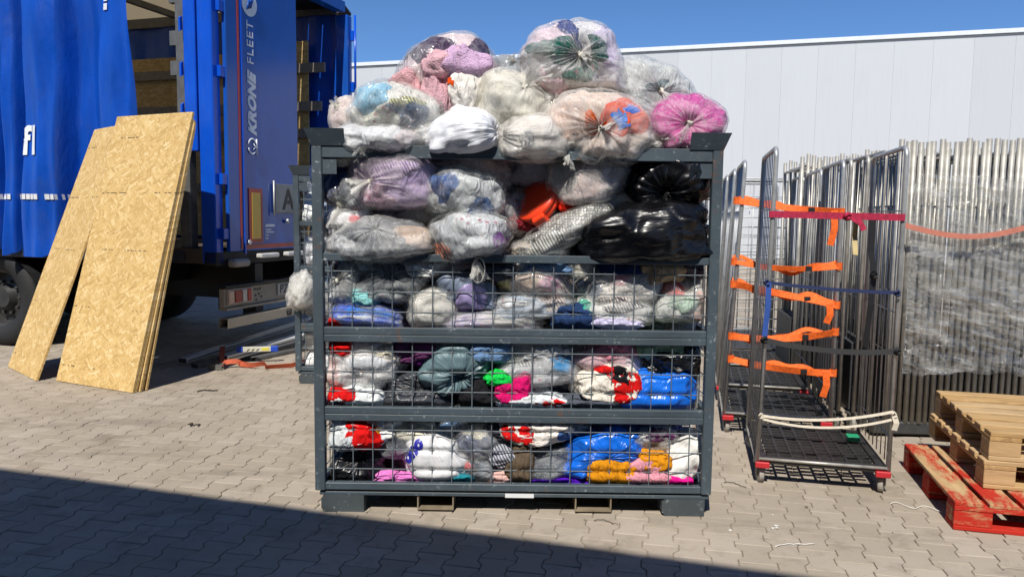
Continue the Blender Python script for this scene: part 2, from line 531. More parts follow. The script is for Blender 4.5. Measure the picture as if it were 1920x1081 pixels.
# far part of the yard beyond the built pavers: a thin sheet of the same concrete with laid joints in the material
def far_paving_mat():
    t = NT('far paving'); w = t.world()
    v = t.mapping(w, (1, 1, 1), (0, 0, -YARD))
    br = t.n("ShaderNodeTexBrick"); t.l(v, br.inputs["Vector"])
    br.inputs["Scale"].default_value = 1; br.inputs["Brick Width"].default_value = .14; br.inputs["Row Height"].default_value = .2
    br.inputs["Mortar Size"].default_value = .004
    br.inputs["Color1"].default_value = lin('a89d8e'); br.inputs["Color2"].default_value = lin('9b9082'); br.inputs["Mortar"].default_value = lin('6d6356')
    col = t.mix(t.maprange(t.noise(w, .5, 5, .6), .35, .7, 0, .5), br.outputs[0], lin('8e8375'))
    return t.done(t.bsdf(col, .9, 0, None, .2))
mb = MB()
mb.add([(-60, 13.45, -.003), (60, 13.45, -.003), (60, 60, -.003), (-60, 60, -.003)], [(0, 1, 2, 3)])
tag(mb.build('far_paving', far_paving_mat()), kind='structure')

# ================================================================== warehouse behind the yard
def panel_mat():
    t = NT('pale grey sandwich panel'); co = t.coord()
    oi = t.n("ShaderNodeObjectInfo").outputs["Random"]
    base = t.ramp(oi, [(0, lin('bcbfc1')), (1, lin('c2c5c7'))])
    st = t.noise(t.mapping(co, (3, 3, .12)), 4, 4, .6)
    base = t.mix(t.maprange(st, .5, .75, 0, .16), base, lin('9fa2a4'))
    return t.done(t.bsdf(base, .6, 0, t.bump(t.noise(co, 1.3, 2), .05, .05), .25))
wa = math.atan2(-.2983, .9545)
wh = thing('warehouse', 'long low warehouse clad in pale grey vertical panels beyond the yard', 'building', (-5.69, 28.3, 0), wa)
PANEL = panel_mat(); TRIM = plain('white coated trim', 'd9dcde', .4, 0, .04)
pm = MB().box(.001, 1.029, 0, .1, .25, 6.72, bev=.0018).mesh('wall_panel'); pm.materials.append(PANEL)
for k in range(-9, 29):
    link('wall_panel', pm, None, wh, (1.049 - 1.03 + k * 1.03, 0, 0))
MB().box(-9.5, 29.8, .1, 9.0, 0, 6.6).build('wall_core', plain('panel joint grey', 'b4b6b6', .7), wh)
MB().box(-9.5, 29.8, -.02, .16, -.02, .25).build('plinth', plain('concrete plinth', '8d8b86', .9), wh)
MB().box(-9.55, 29.85, -.055, .12, 6.735, 6.86, bev=.008).build('parapet_cap', TRIM, wh)
MB().box(-9.55, 29.85, -.03, -.001, 6.70, 6.728).build('drip_edge', plain('drip grey', '74797d', .5), wh)

# ================================================================== loading bay the photograph is taken from (its roof edge shades the foreground)
ea = math.atan2(-.2935, .956)
lb = thing('loading_bay', 'loading bay canopy and facade whose roof edge shades the foreground paving', 'building', (-.42, .42, 0), ea)
cot = 1 / math.tan(SUN_EL)
# edge of the roof: ground shadow line through (-2.983,4.404) and (1.342,3.135), carried back along the sun's rays
HZ = 5.2
ex_, ey_ = -2.983 - math.sin(SUN_AZ) * cot * HZ, 4.404 - math.cos(SUN_AZ) * cot * HZ
lb.location = (ex_, ey_, 0)
lb.rotation_euler = (0, 0, math.atan2(3.135 - 4.404, 1.342 + 2.983))
MB().box(-9, 13, -9, 0, HZ - .45, HZ, bev=.02).build('roof', plain('pale canopy sheet', 'b0aaa0', .6), lb)
MB().box(-9, 13, -9.2, -5.5, -.006, HZ - .455).build('wall', plain('pale loading wall', 'a8a298', .7), lb)
for k in range(3):
    MB().box(-6 + k * 6.5, -3 + k * 6.5, -5.5, -5.44, 0, 3.2).build('door', plain('dock door', '8f9496', .6), lb)

# ================================================================== hedge and fence seen under the trailer
def leaf_mat():
    t = NT('hedge leaf')
    r = t.n("ShaderNodeNewGeometry").outputs["Random Per Island"]
    return t.done(t.bsdf(t.ramp(r, [(0, lin('2f4a1c')), (.6, lin('56752c')), (1, lin('89a043'))]), .6, 0, None, .3))
LEAF = leaf_mat()
def hedge(loc, ln, ht, label, seed):
    h = thing('hedge', label, 'hedge', loc, wa)
    rr = np.random.RandomState(seed); n = 5200
    P = rr.rand(n, 3) * [ln, .9, ht]
    P[:, 2] *= .75 + .35 * vnoise(np.stack([P[:, 0] * 1.2, P[:, 1] * 2, P[:, 0] * 0], 1), seed)
    a = rr.normal(size=(n, 3)); a /= np.linalg.norm(a, axis=1)[:, None]
    b = np.cross(a, rr.normal(size=(n, 3))); b /= np.linalg.norm(b, axis=1)[:, None]
    s = (.05 + .05 * rr.rand(n))[:, None]
    V = np.stack([P - a * s, P + b * s * .5, P + a * s, P - b * s * .5], 1).reshape(-1, 3)
    link('foliage', np_mesh('foliage', V, np.arange(4 * n).reshape(-1, 4), False), LEAF, h)
    mb = MB()
    for k in range(14): mb.tube([(k * ln / 14 + .1, .45, -.01), (k * ln / 14 + rr.rand() * .3, .4, ht * .7)], [.03, .01], 5)
    mb.build('stems', plain('bark', '4a3b2c', .9), h)
hedge((-12.0, 22.0, 0), 5.0, 1.5, 'clipped green hedge seen through the gap beneath the blue trailer', 5)
hedge((-7.1, 20.6, 0), 4.6, 1.3, 'loose sunlit bushes behind grey fence rails below the blue trailer', 6)
fe = thing('rail_fence', 'low blue grey rail fence in front of the bushes under the trailer', 'fence', (-12.0, 21.3, 0), wa)
for z in (.35, .75): MB().box(0, 10, 0, .05, z, z + .09).build('rail', plain('fence paint', '6a7a88', .5), fe)
for k in range(6): MB().box(k * 2, k * 2 + .07, .055, .12, -.01, .9).build('post', plain('fence paint', '6a7a88', .5), fe)

# ================================================================== blue curtain-sided trailer
TP = math.atan2(.952, .304)
tr = thing('trailer', 'blue curtain sided semi trailer with one rear door open and its curtain bunched up', 'trailer', (-2.883, 7.525, -.09), TP)
tr.scale = (1.06, 1.06, 1.06)
def blue_paint(name, h, rough):
    t = NT(name); co = t.coord()
    c = lin(h); n = t.noise(co, 2.2, 5, .6)
    d = t.noise(t.mapping(co, (4, 4, .8)), 6, 5, .65)
    col = t.ramp(n, [(.3, tuple(x * .86 for x in c[:3]) + (1,)), (.7, tuple(x * 1.1 for x in c[:3]) + (1,))])
    col = t.mix(t.maprange(d, .55, .8, 0, .14), col, lin('6f7684'))
    return t.done(t.bsdf(col, rough, 0, t.bump(n, .03, .03), .5))
BLUE = blue_paint('blue trailer paint', '0a4fc4', .25)
BLUE_D = blue_paint('dark blue door paint', '1a52ac', .14)
DARK = plain('underbody black', '1b1b1d', .6, 0, .2)
STEEL = plain('dull steel', '6a6a68', .5, .4, .2, 12)
ALU = plain('aluminium', 'cfcfcb', .4, .25, .1, 8)
WHITE = plain('white print', 'd5dae2', .5, 0, .04)
REDT = plain('red reflective tape', 'a63a2c', .4, 0, .1)
YEL = plain('yellow reflective board', 'c9a53a', .4, 0, .08)
GREYP = plain('grey plate', '74787c', .35, .3, .08)
LBLACK = plain('black print', '1c1d20', .5, 0, .05)
WOODL = plain('weathered lath', '8a8175', .8, 0, .2, 20)

def osb_mat(name='oriented strand board', warm=1.0):
    t = NT(name); co = t.coord()
    cells = None; col = None
    layers = []
    for k, (ang, sc) in enumerate(((.25, 15), (-.35, 16), (.9, 18), (-1.1, 17))):
        m = t.mapping(co, (1, 1, 1), (0, ang, 0))
        m2 = t.mapping(m, (3.4, 1, .9), (0, 0, 0), (k * 3.1, 0, k * 1.7))
        vo = t.n("ShaderNodeTexVoronoi"); t.l(m2, vo.inputs["Vector"]); vo.inputs["Scale"].default_value = sc
        layers.append(vo.outputs["Color"])
    sep = [t.n("ShaderNodeSeparateColor") for _ in layers]
    for s_, l_ in zip(sep, layers): t.l(l_, s_.inputs[0])
    pick = t.n("ShaderNodeMix", data_type='FLOAT'); t.l(t.math('GREATER_THAN', sep[1].outputs[1], .5), pick.inputs[0]); t.l(sep[0].outputs[0], pick.inputs[2]); t.l(sep[1].outputs[0], pick.inputs[3])
    pick2 = t.n("ShaderNodeMix", data_type='FLOAT'); t.l(t.math('GREATER_THAN', sep[2].outputs[1], .62), pick2.inputs[0]); t.l(pick.outputs[0], pick2.inputs[2]); t.l(sep[2].outputs[0], pick2.inputs[3])
    pick3 = t.n("ShaderNodeMix", data_type='FLOAT'); t.l(t.math('GREATER_THAN', sep[3].outputs[1], .68), pick3.inputs[0]); t.l(pick2.outputs[0], pick3.inputs[2]); t.l(sep[3].outputs[0], pick3.inputs[3])
    h = pick3.outputs[0]
    c1 = t.ramp(h, [(0, lin('b3935c')), (.3, lin('c2a268')), (.7, lin('cdae74')), (1, lin('dac190'))])
    big = t.noise(co, 1.6, 4, .6)
    c1 = t.mix(t.maprange(big, .4, .7, 0, .25), c1, lin('b0905c'))
    grain = t.noise(t.mapping(co, (1, 1, .25), (0, .3, 0)), 90, 3, .6)
    c1 = t.mix(t.maprange(grain, .55, .8, 0, .3), c1, lin('7a5a30'))
    # printed ink lines: short dark dashes in a few rows along the board
    sp = t.n("ShaderNodeSeparateXYZ"); t.l(co, sp.inputs[0])
    zz = t.math('MULTIPLY', sp.outputs[2], 1.9)
    row = t.math('LESS_THAN', t.math('ABSOLUTE', t.math('SUBTRACT', t.math('FRACT', t.math('ADD', zz, .22)), .5)), .011)
    dash = t.noise(t.mapping(co, (34, 0, 5)), 1.0, 2, .5)
    seg = t.noise(t.mapping(co, (2.4, 0, 1.3)), 1.0, 1, .5)
    ink = t.math('MULTIPLY', row, t.math('MULTIPLY', t.math('GREATER_THAN', dash, .5), t.math('GREATER_THAN', seg, .5)))
    c1 = t.mix(t.math('MULTIPLY', ink, .75), c1, lin('3a3128'))
    return t.done(t.bsdf(c1, .75, 0, t.bump(h, .25, .004), .3))
OSB = osb_mat()
OSBE = plain('board edge', '9a7a49', .9, 0, .3, 40)

# frame
MB().box(.0, .11, .0, .16, 1.02, 3.98, bev=.01).build('rear_post', BLUE, tr)
mbp = MB().box(-.012, .055, .17, .30, 2.05, 3.98, bev=.008); mbp.build('rear_post', BLUE, tr)
MB().box(2.41, 2.52, .0, .16, 1.02, 3.84, bev=.01).build('rear_post', BLUE_D, tr)
for z in (1.25, 1.75, 2.35, 2.95, 3.55): MB().box(2.49, 2.535, -.035, .02, z, z + .12, bev=.004).build('hinge', BLUE, tr)
MB().tube([(2.515, -.045, 2.7), (2.515, -.045, 3.85)], .014, 8).build('hinge_rod', BLUE, tr)
for z in (1.25, 1.75, 2.72, 3.3): MB().box(.055, .135, -.045, -.004, z, z + .10, bev=.004).build('hinge', BLUE, tr)
for z in (2.35, 2.72, 3.12):
    MB().prism([(-.03, z), (.0, z + .02), (.0, z + .14), (-.03, z + .12)], .31, .33).build('bracket', BLUE, tr)
MB().box(.12, 2.40, .02, .14, 3.86, 3.98).build('header', BLUE_D, tr)
MB().box(.0, 2.52, .0, .14, 1.0, 1.135, bev=.006).build('rear_sill', DARK, tr)
MB().box(.0, 2.52, .15, 13.4, 1.02, 1.16).build('load_floor', plain('floor ply', '4c4238', .8), tr)
MB().box(-.01, .05, .35, 13.4, 1.03, 1.13).build('side_rail', plain('side rail blue black', '1c2438', .5), tr)
# roof: sheet with open ribs near the rear
def roof_mat():
    t = NT('translucent roof sheet'); d = t.n("ShaderNodeBsdfDiffuse"); d.inputs[0].default_value = lin('cfc8b8')
    l = t.n("ShaderNodeBsdfTranslucent"); l.inputs[0].default_value = lin('d8cfbb')
    m = t.n("ShaderNodeMixShader"); m.inputs[0].default_value = .55
    t.l(d.outputs[0], m.inputs[1]); t.l(l.outputs[0], m.inputs[2]); return t.done(m.outputs[0])
MB().box(.06, 2.46, .75, 13.4, 3.985, 3.995).build('roof_sheet', roof_mat(), tr)
for k in range(3): MB().box(.06, 2.46, .165 + k * .19, .345 + k * .19, 3.975, 3.995).build('roof_slat', DARK, tr)
for k in range(9): MB().box(.1, 2.42, .9 + k * 1.4, .96 + k * 1.4, 3.9, 3.97).build('roof_bow', STEEL, tr)
for x0 in (.0, 2.42): MB().box(x0, x0 + .10, .17, 13.4, 3.86, 3.98).build('cant_rail', STEEL, tr)
MB().add([(2.30, .03, 3.97), (2.56, .03, 3.86), (2.56, 1.6, 3.90), (2.30, 1.6, 4.02), (2.30, .03, 4.0), (2.56, .03, 3.89), (2.56, 1.6, 3.93), (2.30, 1.6, 4.05)],
         [(0, 1, 2, 3), (4, 7, 6, 5), (0, 4, 5, 1), (1, 5, 6, 2), (2, 6, 7, 3), (3, 7, 4, 0)]).build('roof_flap', DARK, tr)
# near side sliding post with brackets
MB().box(.03, .13, .30, .42, 1.16, 3.86, bev=.006).build('side_post', STEEL, tr)
br_ = MB()
for z in (2.75, 3.02, 3.4):
    br_.box(.05, .11, .22, .295, z, z + .13); br_.box(.05, .11, .425, .50, z, z + .13)
br_.build('lath_bracket', STEEL, tr)
for y in (3.4, 6.6): MB().box(2.38, 2.46, y, y + .11, 1.16, 3.86).build('side_post', STEEL, tr)
for z in (1.75, 2.40, 2.72, 3.17):
    MB().box(2.30, 2.335, .25 if z > 3 else .3, 13.3, z, z + .11).build('side_lath', WOODL, tr)
MB().box(2.345, 2.365, .50, .74, 1.18, 3.55).build('strand_board', OSB, tr)
MB().box(2.345, 2.365, 1.6, 3.6, 1.2, 3.45).build('strand_board', OSB, tr)
MB().box(.1, 2.4, 13.3, 13.4, 1.16, 3.9).build('bulkhead', plain('bulkhead', '4b4e52', .6), tr)
# far side curtain
n = 160; V = []; Q = []
for i in range(n):
    y = .18 + i * (13.1 / (n - 1))
    x = 2.47 + .02 * math.sin(y * 9) + .012 * math.sin(y * 23 + 1)
    V += [(x, y, 1.05), (x, y, 3.9)]
Q = [(2 * i, 2 * i + 2, 2 * i + 3, 2 * i + 1) for i in range(n - 1)]
CURT = None
def curtain_mat():
    t = NT('blue pvc tarpaulin'); co = t.coord()
    c = lin('0b49ad'); nz = t.noise(t.mapping(co, (1, 1, .3)), 5, 5, .65)
    col = t.ramp(nz, [(.3, tuple(x * .8 for x in c[:3]) + (1,)), (.7, tuple(x * 1.15 for x in c[:3]) + (1,))])
    dirt = t.noise(co, 2.5, 5, .7)
    col = t.mix(t.maprange(dirt, .55, .8, 0, .3), col, lin('3b4a66'))
    nb = t.bump(t.noise(t.mapping(co, (1, 1, .35)), 9, 4, .6), .35, .03)
    return t.done(t.bsdf(col, t.maprange(dirt, .3, .8, .24, .45), 0, nb, .5))
CURT = curtain_mat()
link('side_curtain', np_mesh('far_curtain', V, Q), CURT, tr)
# near side curtain, slid forward and bunched into deep folds
rc = np.random.RandomState(11)
FOLDS = np.array([(.86, .08), (.90, -.02), (1.10, -.06), (1.26, -.03), (1.31, .12), (1.52, .17), (1.68, .13), (1.73, -.08), (1.93, -.15), (2.14, -.12), (2.18, .09), (2.25, .10), (2.28, -.08),
                  (2.42, -.12), (2.46, .07), (2.55, .07), (2.58, -.10), (2.76, -.12), (2.80, .09), (3.0, .1), (3.04, -.1), (3.35, -.12), (3.40, .08), (3.6, .08), (3.65, -.1), (3.95, -.1), (4.0, .08), (4.2, .08), (4.3, -.06), (4.7, -.05)])
def curtain_pt(y, z):
    """surface of the bunched curtain: rounded lobes outwards (local x negative), deep valleys between them"""
    k = np.clip((z - 1.1) / 2.8, 0, 1)
    yq = y + .045 * np.sin(z * 1.5 + 1.0 + y * 1.3) * (1 - .4 * k) - .03 * (1 - k)
    x = 0
    for d_ in (-.024, -.012, 0, .012, .024): x = x + np.interp(yq + d_, FOLDS[:, 0], FOLDS[:, 1]) / 5
    x = x * (1.12 - .35 * k)
    x = x + .012 * np.sin(z * 5.2 + y * 7) + .010 * np.sin(y * 37 + z * 1.3) * (1 - k) + .012 * np.sin(z * 2.2 - y * 11)
    return x, y
ny, nz_ = 420, 60
yy, tt_ = np.meshgrid(np.linspace(.90, 4.6, ny), np.linspace(0, 1, nz_), indexing='ij')
foldk, _ = curtain_pt(yy.ravel(), np.full(yy.size, 1.2)); foldk = foldk.reshape(yy.shape)
zlow = 1.16 - .12 * np.clip((.04 - foldk) * 6, 0, 1)
zz_ = zlow + (3.92 - zlow) * tt_
xx, ys = curtain_pt(yy.ravel(), zz_.ravel())
V = np.stack([xx, ys, zz_.ravel()], 1)
idx = np.arange(ny * nz_).reshape(ny, nz_)
Q = np.stack([idx[:-1, :-1], idx[1:, :-1], idx[1:, 1:], idx[:-1, 1:]], -1).reshape(-1, 4)
cur = link('side_curtain', np_mesh('near_curtain', V, Q), CURT, tr)
def on_curtain(me, y0, z0, off=.012):
    """wrap a flat mesh (x right, y up) onto the outside of the near curtain; right in view is towards the rear"""
    b = bmesh.new(); b.from_mesh(me)
    bmesh.ops.subdivide_edges(b, edges=[e for e in b.edges if e.calc_length() > .05], cuts=3)
    bmesh.ops.triangulate(b, faces=b.faces[:])
    b.to_mesh(me); b.free()
    P = np.array([v.co[:] for v in me.vertices])
    y, z = y0 - P[:, 0], z0 + P[:, 1]
    x, ysv = curtain_pt(y, z)
    for v, a, b_, c in zip(me.vertices, x - off - P[:, 2], ysv, z): v.co = (a, b_, c)
    me.update()
    return me
link('lettering', on_curtain(text_mesh('fl', .38, 0, .012, .001, 1.15), 2.13, 2.04), plain('white lettering', 'dfe4ea', .5, 0, .03), cur)
for k in range(34):
    y0 = 3.1 - k * .045
    if k % 9 == 8: continue
    m_ = bpy.data.meshes.new('reflector'); m_.from_pydata([(0, 0, 0), (.038, 0, 0), (.038, .052, 0), (0, .052, 0)], [], [(0, 1, 2, 3)])
    link('reflector', on_curtain(m_, y0, 1.60), plain('reflector white', 'd8dadb', .4, 0, .05), cur)
for k in range(2):
    m_ = bpy.data.meshes.new('reflector'); m_.from_pydata([(0, 0, 0), (.045, 0, 0), (.045, .06, 0), (0, .06, 0)], [], [(0, 1, 2, 3)])
    link('reflector', on_curtain(m_, 1.17, 3.36 + k * .08), plain('reflector white', 'd8dadb', .4, 0, .05), cur)
for y in (1.25, 1.95, 2.5):
    MB().tube([(-.02, y, 1.42), (-.03, y + .01, 1.2), (-.02, y, 1.08), (.02, y, 1.1)], .012, 6).build('buckle', ALU, tr)
# left rear door, closed
DY0, DY1 = -.055, -.012
door = MB().box(.125, 1.262, DY0, DY1, 1.13, 3.85, bev=.006).build('rear_door', BLUE_D, tr)
MB().box(.33, .352, DY0 - .014, DY0 - .002, 1.10, 3.85).build('door_rib', BLUE, door)
MB().box(.285, .312, DY0 - .006, DY0 - .002, 1.15, 3.84).build('reflective_tape', REDT, door)
MB().box(.36, 1.25, DY0 - .006, DY0 - .002, 1.15, 1.19).build('reflective_tape', REDT, door)
mk = MB().box(.41, .62, DY0 - .010, DY0 - .002, 1.205, 1.73).build('marker_board', REDT, door)
MB().box(.45, .58, DY0 - .014, DY0 - .0105, 1.245, 1.69).build('marker_field', YEL, mk)
ap = MB().box(.80, 1.235, DY0 - .03, DY0 - .002, 1.50, 1.79, bev=.006).build('letter_plate', GREYP, door)
MB().tube([(.78, DY0 - .03, 1.47), (.78, DY0 - .03, 1.82)], .008, 6).build('plate_holder', ALU, ap)
def door_text(body, size, x, z, shear, bold, mat, parent, vert=True, yoff=.004, spacing=1.0, name='lettering', flat=1.0, y0=None):
    m_ = text_mesh(body, size, shear, bold, .0008, spacing)
    for v in m_.vertices:
        a, b = v.co.x, v.co.y * flat
        yb = (DY0 if y0 is None else y0) - yoff - v.co.z
        v.co = (x - b, yb, z + a) if vert else (x + a, yb, z + b)
    m_.update()
    return link(name, m_, mat, parent)
door_text('A', .30, .93, 1.535, 0, .004, LBLACK, ap, False, .034)
door_text('KRONE', .165, .545, 2.235, .35, .009, WHITE, door, spacing=1.05)
door_text('FLEET', .145, .525, 2.90, 0, .0, WHITE, door, spacing=1.12)
# crown-like mark under the lettering and round emblem above it
em = MB()
yb = DY0 - .006
for s_ in (-1, 1):
    em.tube([(.475 + .055 * s_ * 0 + .06 * math.cos(a), yb, 2.13 + .06 * s_ * math.sin(a) * 1.2) for a in np.linspace(.5, 2.9, 9)], .009, 5)
em.tube([(.545, yb, 2.055), (.545, yb, 2.205)], .009, 5)
em.tube([(.49, yb, 2.10), (.53, yb, 2.13), (.49, yb, 2.16)], .009, 5)
em.build('emblem', WHITE, door)
disc = MB(); disc.tube([(.475, yb + .003, 3.46), (.475, yb, 3.46)], .115, 28)
dk = disc.build('emblem', WHITE, door)
for k in range(3):
    MB().tube([(.43 + .03 * k, yb - .003, 3.40 + .012 * k), (.47 + .03 * k, yb - .003, 3.50 + .012 * k)], .008, 5).build('emblem_stroke', BLUE_D, dk)
sm = MB()
for k, (w_, z_) in enumerate(((.16, 1.36), (.10, 1.325), (.15, 1.30), (.06, 1.27), (.05, 1.24))): sm.box(.66, .66 + w_, DY0 - .005, DY0 - .002, z_, z_ + (.022 if k == 0 else .010))
sm.build('data_sticker', WHITE, door)
lk = MB().tube([(.40, DY0 - .02, 1.215), (.40, DY0 - .005, 1.215)], .022, 10); lk.tube([(1.0, DY0 - .03, 1.43), (1.03, DY0 - .02, 1.40)], .014, 8); lk.build('door_stop', ALU, door)
for x in (.5, .95): MB().box(x, x + .30, -.13, -.06, 1.055, 1.10, bev=.01).build('door_latch', ALU, tr)
MB().box(.14, .38, -.10, .0, .985, 1.06, bev=.02).build('rubber_bumper', plain('bumper grey', 'a09b92', .6), tr)
# light bar, plate, underrun beam
lbx = MB().box(-.03, 2.52, -.10, -.04, .62, .80, bev=.006).build('light_bar', plain('cream steel', '9c9484', .5, 0, .12), tr)
MB().box(-.04, 2.53, -.13, -.02, .805, .825).build('light_bar_cap', DARK, tr)
MB().box(-.02, 2.5, -.12, -.03, .595, .618).build('light_bar_lip', plain('cream steel', '9c9484', .5, 0, .12), tr)
li = MB().box(-.0, .37, -.115, -.101, .645, .79, bev=.004).build('tail_light', plain('tail lamp housing', 'b8aaa0', .3), lbx)
for a, b, m_ in ((.10, .20, 'a01f1a'), (.285, .345, 'b0241c'), (.01, .085, 'd9b9a0'), (.21, .275, 'd8d2c8')):
    MB().box(a, b, -.124, -.1155, .66, .775, bev=.004).build('lens', plain('lamp lens', m_, .2), li)
hl = MB()
for x, z in ((.42, .76), (.46, .755), (.50, .76), (.43, .70), (.48, .71), (.44, .655), (.52, .68)): hl.tube([(x, -.1015, z), (x, -.104, z)], .012, 8)
hl.build('bolt_hole', LBLACK, lbx)
np_ = MB().box(.78, 1.30, -.112, -.101, .665, .785, bev=.003).build('number_plate', plain('plate white', 'b9b8b2', .4), lbx)
door_text('PZ 8K2', .125, .815, .685, 0, .001, LBLACK, np_, False, .0, .95, y0=-.1135)
un = MB()
un.box(-.06, 2.56, -.16, -.155, .44, .53); un.box(-.06, 2.56, -.06, -.055, .44, .53); un.box(-.06, 2.56, -.155, -.06, .525, .53); un.box(-.06, 2.56, -.155, -.06, .44, .445)
un_ = un.build('underrun_beam', plain('beam aluminium', 'a9a294', .4, .3, .06), tr)
door_text('KRONE', .085, .985, .452, .35, .005, LBLACK, un_, False, .0, 1.0, y0=-.1625)
e2 = MB()
for s_ in (-1, 1): e2.tube([(.90 + .038 * s_ * math.sin(a), -.1625, .49 - .034 * math.cos(a)) for a in np.linspace(.6, 2.5, 7)], .006, 5)
e2.tube([(.90, -.1625, .47), (.90, -.1625, .515)], .006, 5); e2.tube([(.865, -.1625, .455), (.935, -.1625, .455)], .006, 5)
e2.build('emblem', LBLACK, un_)
for x in (.5, 1.9): MB().box(x, x + .12, -.05, .10, .40, 1.0).build('beam_bracket', DARK, tr)
# chassis and running gear
for x in (.72, 1.62): MB().box(x, x + .14, .2, 13, .62, 1.0).build('chassis_beam', DARK, tr)
for y in (.9, 2.0, 3.3, 4.6): MB().box(.1, 2.4, y, y + .1, .8, 1.0).build('cross_member', DARK, tr)
mf = MB().box(.02, .46, 1.55, 1.57, .30, .92).build('mud_flap', plain('rubber', '202020', .8), tr)
MB().box(1.98, 2.42, 1.55, 1.57, .30, .92).build('mud_flap', plain('rubber', '202020', .8), tr)
MB().tube([(.18 + .05 * math.cos(a), 1.545, .72 + .05 * math.sin(a)) for a in np.linspace(-.9, 4.0, 9)], .006, 5).build('flap_mark', WHITE, mf)
RUB = plain('tyre rubber', '1d1d1e', .75, 0, .25, 30, .4, 40)
RIM = plain('rim steel', '3c3c3b', .5, .3, .3, 9)
for x in (.02, 2.12):
    for y in (2.75, 4.06, 5.37):
        prof = [(.30, .02), (.40, 0), (.48, .02), (.50, .06), (.50, .30), (.48, .36), (.40, .38), (.30, .36)]
        V, Q = [], []
        nseg = 48
        for k in range(nseg):
            a = 2 * math.pi * k / nseg
            for r_, d_ in prof: V.append((x + d_, y + r_ * math.cos(a), 0.585 + r_ * math.sin(a)))
        m_ = len(prof)
        for k in range(nseg):
            for q in range(m_): Q.append((k * m_ + q, ((k + 1) % nseg) * m_ + q, ((k + 1) % nseg) * m_ + (q + 1) % m_, k * m_ + (q + 1) % m_))
        wheel = link('wheel', np_mesh('wheel', V, Q), RUB, tr)
        rim = MB()
        for r0, d0, r1, d1 in ((.305, .04, .27, .06), (.27, .06, .25, .16), (.25, .16, .14, .13), (.14, .13, .10, .06), (.10, .06, .0, .06)):
            vs = []
            for k in range(32):
                a = 2 * math.pi * k / 32
                vs += [(x + d0, y + r0 * math.cos(a), 0.585 + r0 * math.sin(a)), (x + d1, y + r1 * math.cos(a), 0.585 + r1 * math.sin(a))]
            rim.add(vs, [(2 * k, (2 * k + 2) % 64, (2 * k + 3) % 64, 2 * k + 1) for k in range(32)], True)
        rim.tube([(x + .31, y + .3 * math.cos(a), 0.585 + .3 * math.sin(a)) for a in np.linspace(0, 6.28, 24)], .02, 5)
        rim.build('rim', RIM, wheel)
        nt = MB()
        for k in range(10):
            a = 2 * math.pi * k / 10
            nt.tube([(x + .14, y + .17 * math.cos(a), 0.585 + .17 * math.sin(a)), (x + .10, y + .17 * math.cos(a), 0.585 + .17 * math.sin(a))], .015, 6)
        tag(nt.build('wheel_nuts', RIM, wheel), kind='stuff')
MB().tube([(.3, 2.75, 0.585), (2.2, 2.75, 0.585)], .07, 8).build('axle', DARK, tr)
mg = MB()
for k in range(13):
    a0, a1 = .25 + k * .2, .25 + (k + 1) * .2
    vs = [(x_, 2.75 + .62 * math.cos(a), .5 + r_ * math.sin(a)) for a in (a0, a1) for x_, r_ in ((.0, .57), (.42, .57))]
    mg.add(vs, [(0, 1, 3, 2)])
mg.build('mudguard', DARK, tr)

# ================================================================== strand boards leaning on the trailer
def board_thing(name, label, corner, u, upd, width, length, th, warm=None):
    """rectangular sheet: corner = bottom right, u = unit vector to the right along its foot, upd = unit vector up the sheet"""
    u = Vector(u).normalized(); w = Vector(upd); w = (w - u * w.dot(u)).normalized()
    nrm = w.cross(u).normalized()
    if nrm.y > 0: nrm = -nrm
    o = bpy.data.objects.new(name, None); COL.objects.link(o); tag(o, label, 'board')
    M = Matrix((u, -nrm, w)).transposed().to_4x4(); M.translation = Vector(corner)
    o.matrix_world = M
    face = MB().box(-width, 0, 0, th, 0, length, bev=.002).build('sheet', warm or OSB, o)
    return o
b1 = Vector((-3.128, 6.28, .004)); u1 = Vector((.881, -.425, 0)).normalized()
board_thing('strand_board', 'pale strand board sheet leaning foremost of its stack against the trailer post', b1, u1, (.335, .62, 2.39), .98, 2.47, .022)
for k in range(4):
    off = Vector((.43, .88, 0)) * (.027 + k * .030)
    board_thing('strand_board', ['second', 'third', 'fourth', 'rearmost'][k] + ' strand board in the stack behind the foremost leaning sheet', b1 + off + Vector((.012 * (k % 2), 0, 0)), u1, (.335 - .012 * k, .62 - .026 * k, 2.39), .98 - .01 * k, 2.40 - .03 * k, .022)
b2 = Vector((-4.178, 6.690, .004))
OSB2 = osb_mat('weathered strand board')
board_thing('strand_board', 'strand board leaning askew, half hidden behind the foremost pale sheet', b2, (.728, -.686, -.0), (.62, .62, 2.37), .88, 2.46, .022, OSB2)

# ================================================================== profiles, strap and level on the ground
def profile(label, p0, p1, w, h, mat, group=None):
    p0, p1 = Vector(p0), Vector(p1); d = p1 - p0
    o = thing('aluminium_profile', label, 'profile', p0, math.atan2(d.y, d.x), group)
    L = d.length; sl = math.asin(d.z / L)
    M = Matrix.Rotation(-sl, 4, 'Y')
    MB().box(0, L, -w / 2, w / 2, 0, h, M, bev=.004).build('beam', mat, o)
    MB().box(.02, L - .02, -w / 2 - .004, -w / 2 - .001, h * .35, h * .6, M).build('groove', STEEL, o)
    MB().box(-.004, -.001, -w / 2 + .004, w / 2 - .004, .004, h - .004, M).build('end_cap', DARK, o)
    return o
profile('bright aluminium profile lying highest on the pile below the trailer bumper', (-3.20, 7.44, .03), (-2.30, 9.5, .22), .10, .05, ALU)
profile('aluminium profile beneath the blue ended spirit level', (-2.84, 7.52, .035), (-2.05, 9.4, .12), .12, .06, ALU)
profile('dark worn profile lying flat nearest the ratchet strap', (-3.05, 7.35, -.0), (-2.0, 9.3, .0), .09, .045, STEEL)
profile('grey steel profile flat on the paving behind the spirit level', (-2.62, 7.75, .0), (-1.6, 9.6, .0), .08, .04, STEEL)
